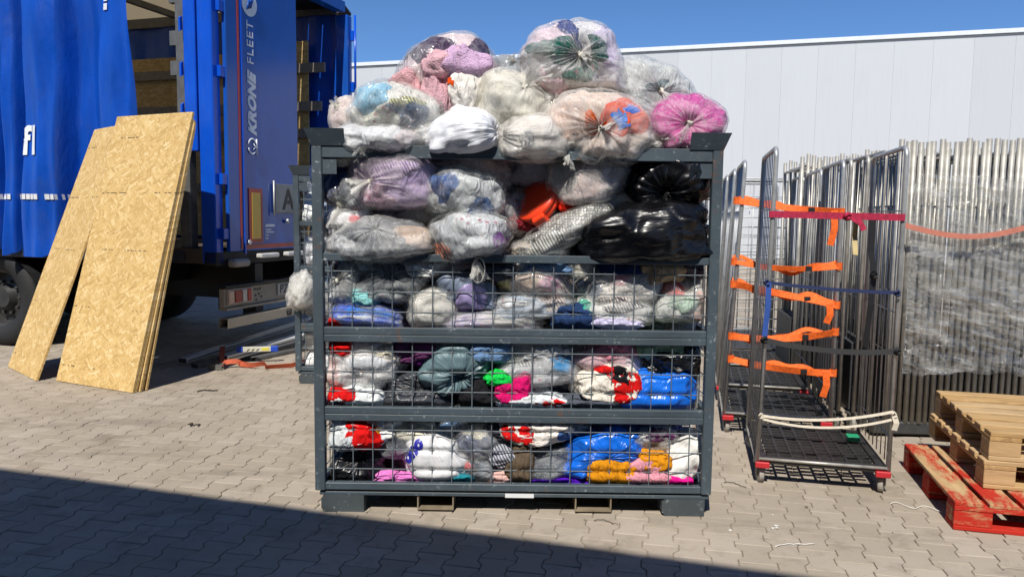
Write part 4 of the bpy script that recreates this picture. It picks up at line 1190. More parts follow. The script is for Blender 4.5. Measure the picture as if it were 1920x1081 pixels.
# every bag and loose garment: p centre (m), r half sizes (m), t skin, m main colour, pt further garments, k tie direction
BAGS = [
    {'n': 'clothes_bag', 'l': 'large clear bag stuffed with pale pink towelling, a purple garment showing at its top', 'c': 'bag', 'p': (-0.354, 4.2, 2.213), 'r': (0.278, 0.24, 0.22), 't': 'clear', 'm': 'e0c8cc', 'pt': [(-0.25, 0.62, 0.62, 0.42, '4a3a4c'), (0.75, 0.6, 0.25, 0.3, '4a3a4c'), (0.2, -0.3, 0.5, 0.5, 'ded9d4')], 's': 1, 'lump': 0.08},
    {'n': 'towel', 'l': 'pale pink fluffy towel folds spilling from the bag topped with purple', 'c': 'towel', 'p': (-0.385, 3.99, 2.251), 'r': (0.099, 0.07, 0.083), 't': 'cloth', 'm': 'dcb9c0', 's': 2, 'fz': True, 'fold': 0.035, 'ff': 7},
    {'n': 'towel', 'l': 'pink towel corner hanging down the front of the towelling bag', 'c': 'towel', 'p': (-0.402, 3.98, 2.088), 'r': (0.055, 0.05, 0.11), 't': 'cloth', 'm': 'd8b4bb', 's': 3, 'fz': True, 'fold': 0.03, 'fd': (0, 0, 1), 'ff': 9},
    {'n': 'towel', 'l': 'crumpled pink towel scrap poking out beside the light blue topped bag', 'c': 'towel', 'p': (-0.534, 4.02, 2.159), 'r': (0.075, 0.06, 0.061), 't': 'cloth', 'm': 'dcb4b8', 's': 4, 'fz': True, 'fold': 0.035, 'ff': 10},
    {'n': 'towel', 'l': 'lilac ruffled towel edge folded over the top of the towelling bag', 'c': 'towel', 'p': (-0.25, 3.98, 2.266), 'r': (0.11, 0.06, 0.06), 't': 'cloth', 'm': 'cdb3cc', 's': 5, 'fz': True, 'fold': 0.04, 'fd': (1, 0, 0.6), 'ff': 9},
    {'n': 'garment', 'l': 'white crinkled cloth with a coral flower below the lilac towel edge', 'c': 'garment', 'p': (-0.248, 3.97, 2.123), 'r': (0.082, 0.06, 0.104), 't': 'cloth', 'm': 'e4e0da', 'pt': [(-0.75, 0.25, 0.3, 0.22, 'd5644a')], 's': 6, 'fold': 0.02, 'fd': (0, 0, 1), 'ff': 16},
    {'n': 'garment', 'l': 'pale pink cloth hanging beside the coral flower garment', 'c': 'garment', 'p': (-0.331, 4.0, 2.113), 'r': (0.066, 0.05, 0.116), 't': 'cloth', 'm': 'd9bcc0', 's': 7, 'fz': True, 'fold': 0.02, 'fd': (0, 0, 1)},
    {'n': 'clothes_bag', 'l': 'big round bag crowning the heap, green carrier and lilac clothes inside', 'c': 'bag', 'p': (0.305, 4.12, 2.289), 'r': (0.267, 0.24, 0.205), 't': 'haze', 'm': 'dcd9dc', 'pt': [(-0.62, 0.55, 0.5, 0.6, 'dcc2d2'), (0.75, 0.5, 0.42, 0.7, 'c8bcd8'), (-0.45, 0.12, 0.42, 0.3, '1f5c50'), (0.42, 0.22, 0.34, 0.26, '1f5c50'), (0.18, -0.32, 0.26, 0.34, '1f5c50'), (-0.12, 0.66, 0.16, 0.36, '2c3a78'), (-0.5, -0.7, 0.5, 0.3, 'dfb9c4')], 'k': (0.1, 0.06), 's': 8, 'tl': 0.05, 'pl': 0.08},
    {'n': 'clothes_bag', 'l': 'clear grey bag tied with a dark twist, right of the crowning bag', 'c': 'bag', 'p': (0.715, 4.22, 2.157), 'r': (0.244, 0.2, 0.186), 't': 'clear', 'm': 'b9bcbc', 'pt': [(0.25, -0.3, 0.5, 0.4, '8b9494'), (0.22, 0.0, 0.18, 0.3, '4d5f64')], 'k': (0.22, -0.05), 's': 9, 'tl': 0.06},
    {'n': 'clothes_bag', 'l': 'magenta pink bag tied at the front beside the right stacking catch', 'c': 'bag', 'p': (0.861, 3.98, 1.952), 'r': (0.198, 0.2, 0.165), 't': 'pink', 'm': 'c45a9c', 'pt': [(0.0, -0.45, 0.5, 0.45, 'c9559a')], 'k': (-0.05, 0.05), 's': 10, 'tl': 0.08, 'td': (-0.4, -0.5, -0.9)},
    {'n': 'clothes_bag', 'l': 'knotted bag showing an orange garment with blue lettering', 'c': 'bag', 'p': (0.422, 3.92, 1.924), 'r': (0.27, 0.24, 0.2), 't': 'haze', 'm': 'dcc4b4', 'pt': [(0.36, 0.18, 0.44, 0.52, 'e8683c'), (-0.25, 0.1, 0.18, 0.35, 'e9794f'), (0.45, 0.3, 0.22, 0.16, '2f6fc4'), (-0.6, 0.0, 0.4, 0.5, 'd9b8a8')], 'k': (-0.04, -0.05), 's': 11, 'tl': 0.06},
    {'n': 'clothes_bag', 'l': 'cream clothes in a hazy bag with a ruffled top in the middle of the heap', 'c': 'bag', 'p': (-0.006, 4.0, 2.045), 'r': (0.188, 0.2, 0.166), 't': 'milky', 'm': 'ddd9c8', 'pt': [(0.3, -0.4, 0.5, 0.4, 'd4d3bd')], 'k': (0.45, 0.55), 's': 12, 'tl': 0.13, 'td': (0.5, -0.1, 0.8)},
    {'n': 'clothes_bag', 'l': 'smooth opaque white bag lying on the middle of the top beam', 'c': 'bag', 'p': (-0.227, 3.895, 1.898), 'r': (0.188, 0.2, 0.129), 't': 'matt', 'm': 'd6d8de', 'k': (0.9, 0.15), 's': 13, 'tail': 0},
    {'n': 'clothes_bag', 'l': 'thin white film bag with creases radiating over the top beam', 'c': 'bag', 'p': (0.097, 3.875, 1.869), 'r': (0.208, 0.19, 0.123), 't': 'milky', 'm': 'dcd6d2', 'pt': [(-0.2, 0, 0.4, 0.4, 'e2dfda')], 'k': (-0.85, 0.1), 's': 14, 'tl': 0.05, 'tail': 0},
    {'n': 'clothes_bag', 'l': 'bag with a light blue garment on top and cream and navy clothes below', 'c': 'bag', 'p': (-0.613, 4.0, 1.995), 'r': (0.237, 0.22, 0.182), 't': 'haze', 'm': 'd9d8cf', 'pt': [(-0.45, 0.5, 0.6, 0.5, '86bfdc'), (0.25, -0.1, 0.42, 0.38, '5a6a80'), (0.35, 0.2, 0.35, 0.2, 'cfd08a'), (-0.3, -0.3, 0.5, 0.4, 'dcdccf')], 'k': (-0.15, -0.75), 's': 15, 'tl': 0.05},
    {'n': 'clothes_bag', 'l': 'half empty pinkish film bag slumped behind the left stacking catch', 'c': 'bag', 'p': (-0.87, 4.15, 1.983), 'r': (0.103, 0.12, 0.126), 't': 'milky', 'm': 'e0c6c2', 'k': (-0.5, 0.7), 's': 16, 'tl': 0.05},
    {'n': 'clothes_bag', 'l': 'loose film bag with pale clothes sagging under the light blue topped bag', 'c': 'bag', 'p': (-0.644, 3.92, 1.859), 'r': (0.243, 0.19, 0.092), 't': 'haze', 'm': 'c9cbd0', 'pt': [(0.6, 0, 0.3, 0.6, 'c5b8bc')], 's': 17, 'tail': 0},
    {'n': 'clothes_bag', 'l': 'small shiny grey bag wedged behind the crowning bag', 'c': 'bag', 'p': (-0.038, 4.3, 2.28), 'r': (0.101, 0.12, 0.083), 't': 'grey', 'm': '8d949c', 'k': (0.3, 0.6), 's': 18, 'tl': 0.05},
    {'n': 'clothes_bag', 'l': 'crumpled milky bag wedged between the cream bag and the orange garment bag', 'c': 'bag', 'p': (0.194, 4.02, 2.018), 'r': (0.094, 0.12, 0.072), 't': 'milky', 'm': 'dcdad4', 'k': (0.2, 0.7), 's': 19, 'tl': 0.06, 'ck': 0.009, 'lump': 0.16},
    {'n': 'clothes_bag', 'l': 'small crinkled white bag below the hanging pink towel corner', 'c': 'bag', 'p': (-0.343, 4.02, 1.979), 'r': (0.105, 0.12, 0.061), 't': 'milky', 'm': 'd8d6d4', 'k': (-0.4, 0.6), 's': 20, 'tl': 0.06, 'ck': 0.009, 'lump': 0.16},
    {'n': 'clothes_bag', 'l': 'crinkled film bag lying on the rail left of the smooth white bag', 'c': 'bag', 'p': (-0.436, 3.92, 1.882), 'r': (0.097, 0.12, 0.059), 't': 'haze', 'm': 'cfcfd2', 'k': (-0.6, 0.3), 's': 21, 'tl': 0.06, 'ck': 0.009, 'lump': 0.16},
    {'n': 'clothes_bag', 'l': 'loose milky film bunched under the magenta pink bag', 'c': 'bag', 'p': (0.676, 3.95, 1.872), 'r': (0.109, 0.12, 0.054), 't': 'milky', 'm': 'd6d2d2', 'k': (0.6, 0.2), 's': 22, 'tl': 0.06, 'ck': 0.009, 'lump': 0.16},
    {'n': 'clothes_bag', 'l': 'grey crinkled bag filling the hollow below the clear grey bag', 'c': 'bag', 'p': (0.622, 4.06, 2.028), 'r': (0.118, 0.12, 0.067), 't': 'grey', 'm': 'a9acae', 'k': (-0.5, 0.2), 's': 23, 'tl': 0.06, 'ck': 0.009, 'lump': 0.16},
    {'n': 'clothes_bag', 'l': 'small pearly bag tucked under the crowning bag', 'c': 'bag', 'p': (0.127, 4.1, 2.104), 'r': (0.085, 0.12, 0.062), 't': 'milky', 'm': 'dedcda', 'k': (0.1, 0.6), 's': 24, 'tl': 0.06, 'ck': 0.009, 'lump': 0.16},
    {'n': 'clothes_bag', 'l': 'flattened white film bag spilling over the rail beside the orange garment bag', 'c': 'bag', 'p': (0.25, 3.88, 1.834), 'r': (0.112, 0.12, 0.07), 't': 'milky', 'm': 'dcd8d4', 'k': (0.3, -0.4), 's': 25, 'tl': 0.06, 'ck': 0.009, 'lump': 0.16},
    {'n': 'clothes_bag', 'l': 'slack clear bag end drooping over the left half of the top rail', 'c': 'bag', 'p': (-0.729, 3.92, 1.847), 'r': (0.092, 0.12, 0.043), 't': 'clear', 'm': 'c4c6ca', 'k': (-0.3, -0.3), 's': 26, 'tl': 0.06, 'ck': 0.009, 'lump': 0.16},
    {'n': 'clothes_bag', 'l': 'navy blue bag pressed against the left corner post', 'c': 'bag', 'p': (-0.904, 4.0, 1.669), 'r': (0.11, 0.17, 0.16), 't': 'matt', 'm': '27365e', 'k': (0.3, 0.4), 's': 27, 'tail': 0},
    {'n': 'soft_toy', 'l': 'small white fur toy scrap tucked under the left end of the top beam', 'c': 'soft toy', 'p': (-0.858, 3.92, 1.769), 'r': (0.043, 0.05, 0.03), 't': 'cloth', 'm': 'e3e0d4', 's': 28, 'fz': True},
    {'n': 'clothes_bag', 'l': 'lilac bag with a fluffed white gathered tie', 'c': 'bag', 'p': (-0.606, 3.95, 1.665), 'r': (0.245, 0.2, 0.174), 't': 'pink', 'm': 'a58fc0', 'pt': [(0.1, 0.3, 0.6, 0.4, 'b7a0cc'), (-0.3, -0.5, 0.4, 0.4, 'c8a8b8')], 'k': (-0.55, -0.02), 's': 29, 'tl': 0.085, 'td': (-0.8, -0.35, -0.15)},
    {'n': 'clothes_bag', 'l': 'thin clear bag of dark clothes knotted low beside the left post', 'c': 'bag', 'p': (-0.813, 3.93, 1.587), 'r': (0.136, 0.12, 0.098), 't': 'clear', 'm': '5a5c62', 'pt': [(-0.7, 0, 0.35, 0.9, '2a3454'), (0.4, -0.4, 0.5, 0.4, '8d8f94')], 'k': (-0.45, -0.6), 's': 30, 'tl': 0.09, 'td': (-0.1, -0.3, -1)},
    {'n': 'clothes_bag', 'l': 'white garments with a red stripe beneath the low knotted bag', 'c': 'bag', 'p': (-0.832, 3.95, 1.446), 'r': (0.131, 0.14, 0.093), 't': 'haze', 'm': 'dedee0', 'pt': [(0.55, 0.3, 0.3, 0.2, 'cc3a4c'), (-0.2, -0.75, 0.4, 0.2, 'c2353f'), (-0.8, 0.0, 0.25, 0.8, '2c3a66')], 's': 31, 'tail': 0},
    {'n': 'clothes_bag', 'l': 'clear knotted bag holding a bright blue garment above a denim one', 'c': 'bag', 'p': (-0.253, 3.93, 1.599), 'r': (0.206, 0.17, 0.152), 't': 'clear', 'm': 'b4b8bb', 'pt': [(-0.42, 0.35, 0.3, 0.62, '174f86'), (0.55, -0.4, 0.32, 0.25, '2c4a78')], 'k': (-0.4, -0.72), 's': 32, 'tl': 0.07, 'td': (0.9, -0.4, -0.25), 'pl': 0.09},
    {'n': 'clothes_bag', 'l': 'greyish pink bag in shade under the middle of the top beam', 'c': 'bag', 'p': (-0.216, 4.06, 1.751), 'r': (0.202, 0.18, 0.095), 't': 'haze', 'm': 'a88f98', 'pt': [(0.5, 0, 0.4, 0.6, 'b08c92')], 's': 33, 'tail': 0},
    {'n': 'clothes_bag', 'l': 'dusky beige bag bulging down beside the orange lidded jar', 'c': 'bag', 'p': (0.403, 4.0, 1.684), 'r': (0.221, 0.18, 0.177), 't': 'haze', 'm': 'b49c98', 'pt': [(-0.6, 0.1, 0.4, 0.7, '9a948e')], 'k': (0.75, -0.55), 's': 34, 'tail': 0},
    {'n': 'clothes_bag', 'l': 'black sack with a knotted top in the upper right corner of the cage', 'c': 'bag', 'p': (0.787, 4.0, 1.673), 'r': (0.221, 0.2, 0.16), 't': 'gloss', 'm': '0c0c10', 'k': (-0.15, -0.45), 's': 35, 'tl': 0.05, 'pl': 0.1, 'cr': 0.016},
    {'n': 'clothes_bag', 'l': 'large stretched black sack lying across the right of the middle beam', 'c': 'bag', 'p': (0.676, 3.9, 1.407), 'r': (0.366, 0.2, 0.161), 't': 'gloss', 'm': '0b0b0e', 'k': (0.97, 0.1), 's': 36, 'tail': 0, 'pl': 0.04, 'cr': 0.012, 'rot': 4},
    {'n': 'clothes_bag', 'l': 'white dotted knit in a tapering clear bag pointing at the black sack', 'c': 'bag', 'p': (0.261, 3.92, 1.423), 'r': (0.265, 0.13, 0.092), 't': 'clear', 'm': 'c9c7bf', 'pt': [(-0.3, -0.1, 0.4, 0.5, 'd6d4cb')], 's': 37, 'rot': 27, 'lump': 0.06, 'tail': 0, 'pa': 'dots'},
    {'n': 'clothes_bag', 'l': 'clear grey bag with purple carrier, its knot hanging over the beam', 'c': 'bag', 'p': (-0.206, 3.87, 1.386), 'r': (0.208, 0.18, 0.149), 't': 'clear', 'm': 'a4a8ae', 'pt': [(0.85, -0.1, 0.3, 0.32, '6d2f80'), (-0.75, -0.4, 0.3, 0.4, 'd28c74'), (0.1, 0.5, 0.5, 0.25, 'c9cbcf')], 'k': (0.28, -0.8), 's': 38, 'tl': 0.085, 'td': (0.15, -0.35, -1)},
    {'n': 'clothes_bag', 'l': 'clear bag of charcoal clothes resting on the left of the middle beam', 'c': 'bag', 'p': (-0.639, 3.88, 1.37), 'r': (0.262, 0.18, 0.128), 't': 'haze', 'm': '6a6d72', 'pt': [(0.7, 0.2, 0.35, 0.5, 'b59a84'), (-0.75, -0.2, 0.3, 0.5, 'b9bbc0')], 'k': (-0.1, 0.55), 's': 39, 'tl': 0.03, 'tail': 0},
    {'n': 'clothes_bag', 'l': 'crumpled beige bag behind the dotted knit', 'c': 'bag', 'p': (0.14, 3.97, 1.322), 'r': (0.164, 0.14, 0.066), 't': 'haze', 'm': 'c4b4a2', 's': 40, 'tail': 0},
    {'n': 'garment', 'l': 'bright orange garment glimpsed behind the orange lidded jar', 'c': 'garment', 'p': (0.292, 4.02, 1.558), 'r': (0.122, 0.1, 0.055), 't': 'cloth', 'm': 'cf4a22', 's': 41},
    {'n': 'garment', 'l': 'red garment in shade behind the dotted knit', 'c': 'garment', 'p': (0.065, 4.06, 1.478), 'r': (0.123, 0.1, 0.067), 't': 'cloth', 'm': '7a3238', 's': 42},
    {'n': 'clothes_bag', 'l': 'clear bag end poking out between the two black sacks', 'c': 'bag', 'p': (0.921, 3.97, 1.544), 'r': (0.066, 0.08, 0.066), 't': 'haze', 'm': 'bdb6b2', 'k': (0.2, 0.3), 's': 43, 'tail': 0},
    {'n': 'clothes_bag', 'l': 'grey and white printed bag squeezed into the left end of the upper wire panel', 'c': 'bag', 'p': (-0.868, 3.979, 1.149), 'r': (0.112, 0.17, 0.15), 't': 'haze', 'm': '9a9ca0', 'pt': [(-0.2, 0.5, 0.4, 0.3, '3a3c42'), (0.3, -0.1, 0.3, 0.3, '2e2f36'), (-0.2, -0.5, 0.4, 0.3, 'c4c6c8')], 'k': (-0.1, 0.1), 'ym': 3.826, 'box': (-0.925, 0.962, 0.118), 's': 44, 'tl': 0.04, 'pa': 'print', 'rot': -9.0},
    {'n': 'clothes_bag', 'l': 'clear bag of black clothes gathered behind the upper wire panel', 'c': 'bag', 'p': (-0.619, 3.97, 1.164), 'r': (0.204, 0.18, 0.136), 't': 'grey', 'm': '4b4e52', 'pt': [(0.5, 0.3, 0.4, 0.4, '2e3034'), (-0.4, -0.4, 0.4, 0.3, '7f8488')], 'k': (0.0, 0.3), 'ym': 3.826, 'box': (-0.925, 0.962, 0.118), 's': 45, 'tail': 0, 'pl': 0.08, 'rot': 5.6},
    {'n': 'clothes_bag', 'l': 'slate blue bag with a glittery lavender patch behind the upper wire panel', 'c': 'bag', 'p': (-0.24, 3.987, 1.129), 'r': (0.168, 0.18, 0.15), 't': 'matt', 'm': '6f7a8e', 'pt': [(0.2, -0.35, 0.48, 0.55, '9c90bb')], 'k': (0.3, 0.8), 'ym': 3.826, 'box': (-0.925, 0.962, 0.118), 's': 46, 'tail': 0, 'rot': 1.5},
    {'n': 'clothes_bag', 'l': 'beige clothes bag with a yellow label behind the upper wire panel', 'c': 'bag', 'p': (0.11, 4.007, 1.176), 'r': (0.237, 0.18, 0.123), 't': 'haze', 'm': 'c4aa98', 'pt': [(-0.75, 0.1, 0.22, 0.6, 'd8c86a'), (0.35, 0.0, 0.35, 0.35, 'd893b0'), (0.75, -0.1, 0.35, 0.5, 'c9a49c')], 'ym': 3.826, 'box': (-0.925, 0.962, 0.118), 's': 47, 'tail': 0, 'rot': -7.6},
    {'n': 'clothes_bag', 'l': 'bag of dusty pink and white clothes behind the right of the upper wire panel', 'c': 'bag', 'p': (0.541, 4.006, 1.136), 'r': (0.244, 0.18, 0.144), 't': 'haze', 'm': 'c9c2bc', 'pt': [(0.05, 0.55, 0.32, 0.4, 'a85f72'), (-0.6, 0.1, 0.3, 0.4, '3a4a66'), (0.55, 0.1, 0.4, 0.4, '9d9a98'), (-0.1, -0.5, 0.4, 0.3, 'cdbcb4')], 'k': (-0.85, -0.4), 'ym': 3.826, 'box': (-0.925, 0.962, 0.118), 's': 48, 'tail': 0, 'rot': 8.6},
    {'n': 'clothes_bag', 'l': 'clear bag with red garment on top, in the right end of upper wire panel', 'c': 'bag', 'p': (0.879, 3.985, 1.076), 'r': (0.168, 0.18, 0.15), 't': 'clear', 'm': 'cfd0cb', 'pt': [(-0.5, 0.45, 0.45, 0.4, 'c92a35'), (0.5, 0.1, 0.35, 0.4, 'cfa79c'), (-0.1, -0.1, 0.4, 0.3, '7f9884'), (0.6, -0.5, 0.3, 0.3, 'c4988c')], 'k': (0.05, 0.5), 'ym': 3.826, 'box': (-0.925, 0.962, 0.118), 's': 49, 'tail': 0, 'rot': -3.9},
    {'n': 'clothes_bag', 'l': 'royal blue garments twisted in film at the foot of the upper wire panel', 'c': 'bag', 'p': (-0.74, 3.95, 0.977), 'r': (0.234, 0.16, 0.088), 't': 'blue', 'm': '2a5cb8', 'pt': [(0.2, 0.4, 0.6, 0.3, '4a7bc8'), (-0.1, 0.0, 0.6, 0.15, 'c4c8cc')], 'k': (0.95, -0.1), 'ym': 3.826, 'box': (-0.925, 0.962, 0.118), 's': 50, 'tail': 0, 'rot': -3.5},
    {'n': 'clothes_bag', 'l': 'cream white bag beside the royal blue garments', 'c': 'bag', 'p': (-0.407, 3.97, 1.034), 'r': (0.155, 0.17, 0.122), 't': 'milky', 'm': 'd9d7d0', 'ym': 3.826, 'box': (-0.925, 0.962, 0.118), 's': 51, 'tail': 0, 'rot': 8.5},
    {'n': 'clothes_bag', 'l': 'long twisted film bag of lilac and white clothes along the upper wire panel', 'c': 'bag', 'p': (-0.163, 3.952, 0.962), 'r': (0.345, 0.13, 0.068), 't': 'milky', 'm': 'b3acc8', 'pt': [(-0.1, -0.1, 0.3, 0.5, '8f86b8'), (0.5, 0.1, 0.3, 0.5, 'd6d4d4')], 'k': (-0.95, 0.05), 'ym': 3.826, 'box': (-0.925, 0.962, 0.118), 's': 52, 'tail': 0, 'rot': 3},
    {'n': 'clothes_bag', 'l': 'steel blue clothes in creased film below the beige clothes bag', 'c': 'bag', 'p': (0.07, 3.979, 1.039), 'r': (0.229, 0.16, 0.095), 't': 'haze', 'm': '7f93ac', 'pt': [(0.6, 0.1, 0.35, 0.6, 'c9b4ac'), (-0.3, 0.4, 0.4, 0.3, 'c9ccd0')], 'k': (-0.9, 0.2), 'ym': 3.826, 'box': (-0.925, 0.962, 0.118), 's': 53, 'tail': 0, 'rot': 8},
    {'n': 'clothes_bag', 'l': 'see through bag with a teal garment right of the denim scrap', 'c': 'bag', 'p': (0.498, 3.972, 1.017), 'r': (0.223, 0.17, 0.109), 't': 'clear', 'm': 'cbcac6', 'pt': [(-0.62, 0.25, 0.22, 0.5, '3fa58c'), (0.3, 0.3, 0.5, 0.3, 'b9b4b0'), (0.3, -0.5, 0.5, 0.3, 'd6d2ce')], 'k': (0.2, 0.9), 'ym': 3.826, 'box': (-0.925, 0.962, 0.118), 's': 54, 'tail': 0, 'rot': 5.2},
    {'n': 'garment', 'l': 'dark denim scrap hanging over the upper double beam', 'c': 'garment', 'p': (0.316, 3.833, 0.984), 'r': (0.102, 0.06, 0.066), 't': 'cloth', 'm': '2c3c5c', 'ym': 3.826, 'box': (-0.925, 0.962, 0.118), 's': 55, 'fold': 0.02},
    {'n': 'garment', 'l': 'lavender white cloth lying beside the denim scrap', 'c': 'garment', 'p': (0.509, 3.834, 0.964), 'r': (0.125, 0.06, 0.036), 't': 'cloth', 'm': 'cdc9e0', 'ym': 3.826, 'box': (-0.925, 0.962, 0.118), 's': 56, 'fold': 0.02},
    {'n': 'garment', 'l': 'pale aqua garment glimpsed above the royal blue garments', 'c': 'garment', 'p': (-0.743, 3.896, 1.082), 'r': (0.067, 0.08, 0.055), 't': 'cloth', 'm': '8fbcbc', 'ym': 3.826, 'box': (-0.925, 0.962, 0.118), 's': 57},
    {'n': 'clothes_bag', 'l': 'black bag in shade under the large stretched black sack', 'c': 'bag', 'p': (0.774, 4.08, 1.217), 'r': (0.197, 0.16, 0.091), 't': 'gloss', 'm': '101014', 'ym': 3.826, 'box': (-0.925, 0.962, 0.118), 's': 58, 'tail': 0, 'rot': -6.7},
    {'n': 'garment', 'l': 'scarlet scrap in the bottom left corner of the upper wire panel', 'c': 'garment', 'p': (-0.889, 3.859, 0.933), 'r': (0.036, 0.05, 0.042), 't': 'cloth', 'm': 'b8242e', 'ym': 3.826, 'box': (-0.925, 0.962, 0.118), 's': 59},
    {'n': 'clothes_bag', 'l': 'clear bag of white and pale pink clothes at the left of the middle wire panel', 'c': 'bag', 'p': (-0.746, 3.977, 0.727), 'r': (0.273, 0.18, 0.15), 't': 'haze', 'm': 'dad6d8', 'pt': [(-0.75, -0.2, 0.35, 0.6, 'dfb9b4'), (0.2, 0.2, 0.5, 0.3, 'c9ced6'), (-0.6, -0.7, 0.4, 0.25, 'c96a5c')], 'k': (0.95, -0.3), 'ym': 3.826, 'box': (-0.925, 0.962, 0.118), 's': 60, 'tail': 0, 'rot': -5.2},
    {'n': 'clothes_bag', 'l': 'slate green bag tied in two bulges behind the middle wire panel', 'c': 'bag', 'p': (-0.3, 3.961, 0.718), 'r': (0.191, 0.18, 0.169), 't': 'matt', 'm': '5f767c', 'k': (0.35, -0.25), 'ym': 3.826, 'box': (-0.925, 0.962, 0.118), 's': 61, 'tl': 0.05, 'pl': 0.09, 'fold': 0.016, 'rot': -2.1},
    {'n': 'clothes_bag', 'l': 'grey and white bag with a bright blue patch behind the middle wire panel', 'c': 'bag', 'p': (0.116, 3.988, 0.73), 'r': (0.273, 0.18, 0.157), 't': 'haze', 'm': '9a9ea6', 'pt': [(0.55, 0.1, 0.3, 0.45, '2f8fc4'), (-0.3, 0.5, 0.6, 0.3, 'c6c8ca'), (-0.1, -0.5, 0.7, 0.3, 'a8acb4')], 'k': (-0.95, 0.2), 'ym': 3.826, 'box': (-0.925, 0.962, 0.118), 's': 62, 'tail': 0, 'rot': 7.9},
    {'n': 'clothes_bag', 'l': 'pale pink bag at the top of the middle wire panel', 'c': 'bag', 'p': (0.506, 3.988, 0.763), 'r': (0.199, 0.16, 0.102), 't': 'pink', 'm': 'd9aeb6', 'pt': [(0.6, 0.1, 0.4, 0.5, 'd8cfd0')], 'ym': 3.826, 'box': (-0.925, 0.962, 0.118), 's': 63, 'tail': 0, 'rot': -8.5},
    {'n': 'garment_bundle', 'l': 'white shirt bundle with red stripes under the black soft toy head', 'c': 'garment', 'p': (0.492, 3.895, 0.653), 'r': (0.17, 0.15, 0.104), 't': 'cloth', 'm': 'dcd6cc', 'pt': [(0.5, -0.1, 0.42, 0.7, 'b8242c'), (-0.1, 0.8, 0.45, 0.25, 'b8242c')], 'ym': 3.826, 'box': (-0.925, 0.962, 0.118), 's': 64, 'fold': 0.018},
    {'n': 'soft_toy', 'l': 'black soft toy head with white blaze on the red striped shirts', 'c': 'soft toy', 'p': (0.538, 3.804, 0.706), 'r': (0.05, 0.045, 0.042), 't': 'cloth', 'm': '141417', 'pt': [(0.75, 0.2, 0.3, 0.6, 'dcd6cc'), (-0.85, 0.1, 0.3, 0.4, 'd8a8a4')], 'ym': 3.826, 'box': (-0.925, 0.962, 0.118), 's': 65, 'fz': True},
    {'n': 'clothes_bag', 'l': 'shiny black sack at the right of the middle wire panel', 'c': 'bag', 'p': (0.844, 3.98, 0.757), 'r': (0.205, 0.17, 0.136), 't': 'gloss', 'm': '101013', 'k': (-0.2, -0.5), 'ym': 3.826, 'box': (-0.925, 0.962, 0.118), 's': 66, 'tail': 0, 'rot': -8.7},
    {'n': 'clothes_bag', 'l': 'bright blue sack bulging at the right of the middle wire panel', 'c': 'bag', 'p': (0.747, 3.941, 0.606), 'r': (0.221, 0.17, 0.155), 't': 'gloss', 'm': '1668d4', 'k': (0.3, 0.9), 'ym': 3.826, 'box': (-0.925, 0.962, 0.118), 's': 67, 'tail': 0, 'pl': 0.04, 'rot': 7.6},
    {'n': 'clothes_bag', 'l': 'charcoal sack folded double at the foot of the middle wire panel', 'c': 'bag', 'p': (-0.48, 3.963, 0.586), 'r': (0.198, 0.16, 0.115), 't': 'gloss', 'm': '3e4046', 'k': (0.1, 0.4), 'ym': 3.826, 'box': (-0.925, 0.962, 0.118), 's': 68, 'tail': 0, 'fold': 0.018, 'rot': -1.5},
    {'n': 'garment_bundle', 'l': 'white shirts with a red shirt at the left foot of the middle wire panel', 'c': 'garment', 'p': (-0.809, 3.899, 0.56), 'r': (0.164, 0.13, 0.074), 't': 'cloth', 'm': 'd9dcdc', 'pt': [(-0.35, 0.45, 0.45, 0.5, 'c02a22'), (-0.9, 0.0, 0.25, 0.9, 'b8242c'), (-0.3, -0.3, 0.25, 0.4, '54424e')], 'ym': 3.826, 'box': (-0.925, 0.962, 0.118), 's': 69, 'fold': 0.02},
    {'n': 'garment', 'l': 'magenta jersey beside the black garment in the middle wire panel', 'c': 'garment', 'p': (0.012, 3.871, 0.624), 'r': (0.091, 0.09, 0.085), 't': 'cloth', 'm': 'c42470', 'ym': 3.826, 'box': (-0.925, 0.962, 0.118), 's': 70, 'fold': 0.012, 'fd': (0.4, 0, 1)},
    {'n': 'garment', 'l': 'vivid green scrap above the magenta jersey', 'c': 'garment', 'p': (-0.064, 3.842, 0.685), 'r': (0.066, 0.06, 0.036), 't': 'cloth', 'm': '2fb858', 'ym': 3.826, 'box': (-0.925, 0.962, 0.118), 's': 71, 'fold': 0.012},
    {'n': 'garment', 'l': 'black printed garment between the slate green bag and the magenta jersey', 'c': 'garment', 'p': (-0.124, 3.885, 0.581), 'r': (0.109, 0.1, 0.067), 't': 'cloth', 'm': '17171b', 'pt': [(0.6, -0.4, 0.16, 0.3, 'c9ccd0')], 'ym': 3.826, 'box': (-0.925, 0.962, 0.118), 's': 72},
    {'n': 'garment_bundle', 'l': 'pale football shirt bundle with red and yellow print on the middle double beam', 'c': 'garment', 'p': (0.116, 3.867, 0.552), 'r': (0.169, 0.11, 0.061), 't': 'cloth', 'm': 'd4d8da', 'pt': [(0.5, -0.1, 0.5, 0.75, 'c8281c'), (0.6, -0.1, 0.22, 0.5, 'd9a72a')], 'ym': 3.826, 'box': (-0.925, 0.962, 0.118), 's': 73, 'fold': 0.014},
    {'n': 'garment', 'l': 'purple cloth beside the slate green bag at the top of the middle wire panel', 'c': 'garment', 'p': (-0.46, 3.96, 0.784), 'r': (0.062, 0.1, 0.081), 't': 'cloth', 'm': '5d2c66', 'ym': 3.826, 'box': (-0.925, 0.962, 0.118), 's': 74},
    {'n': 'clothes_bag', 'l': 'grey translucent film pressed into the right corner of the middle wire panel', 'c': 'bag', 'p': (0.974, 3.968, 0.631), 'r': (0.062, 0.12, 0.156), 't': 'grey', 'm': 'a9aaa6', 'ym': 3.826, 'box': (-0.925, 0.962, 0.118), 's': 75, 'tail': 0, 'rot': 4.7},
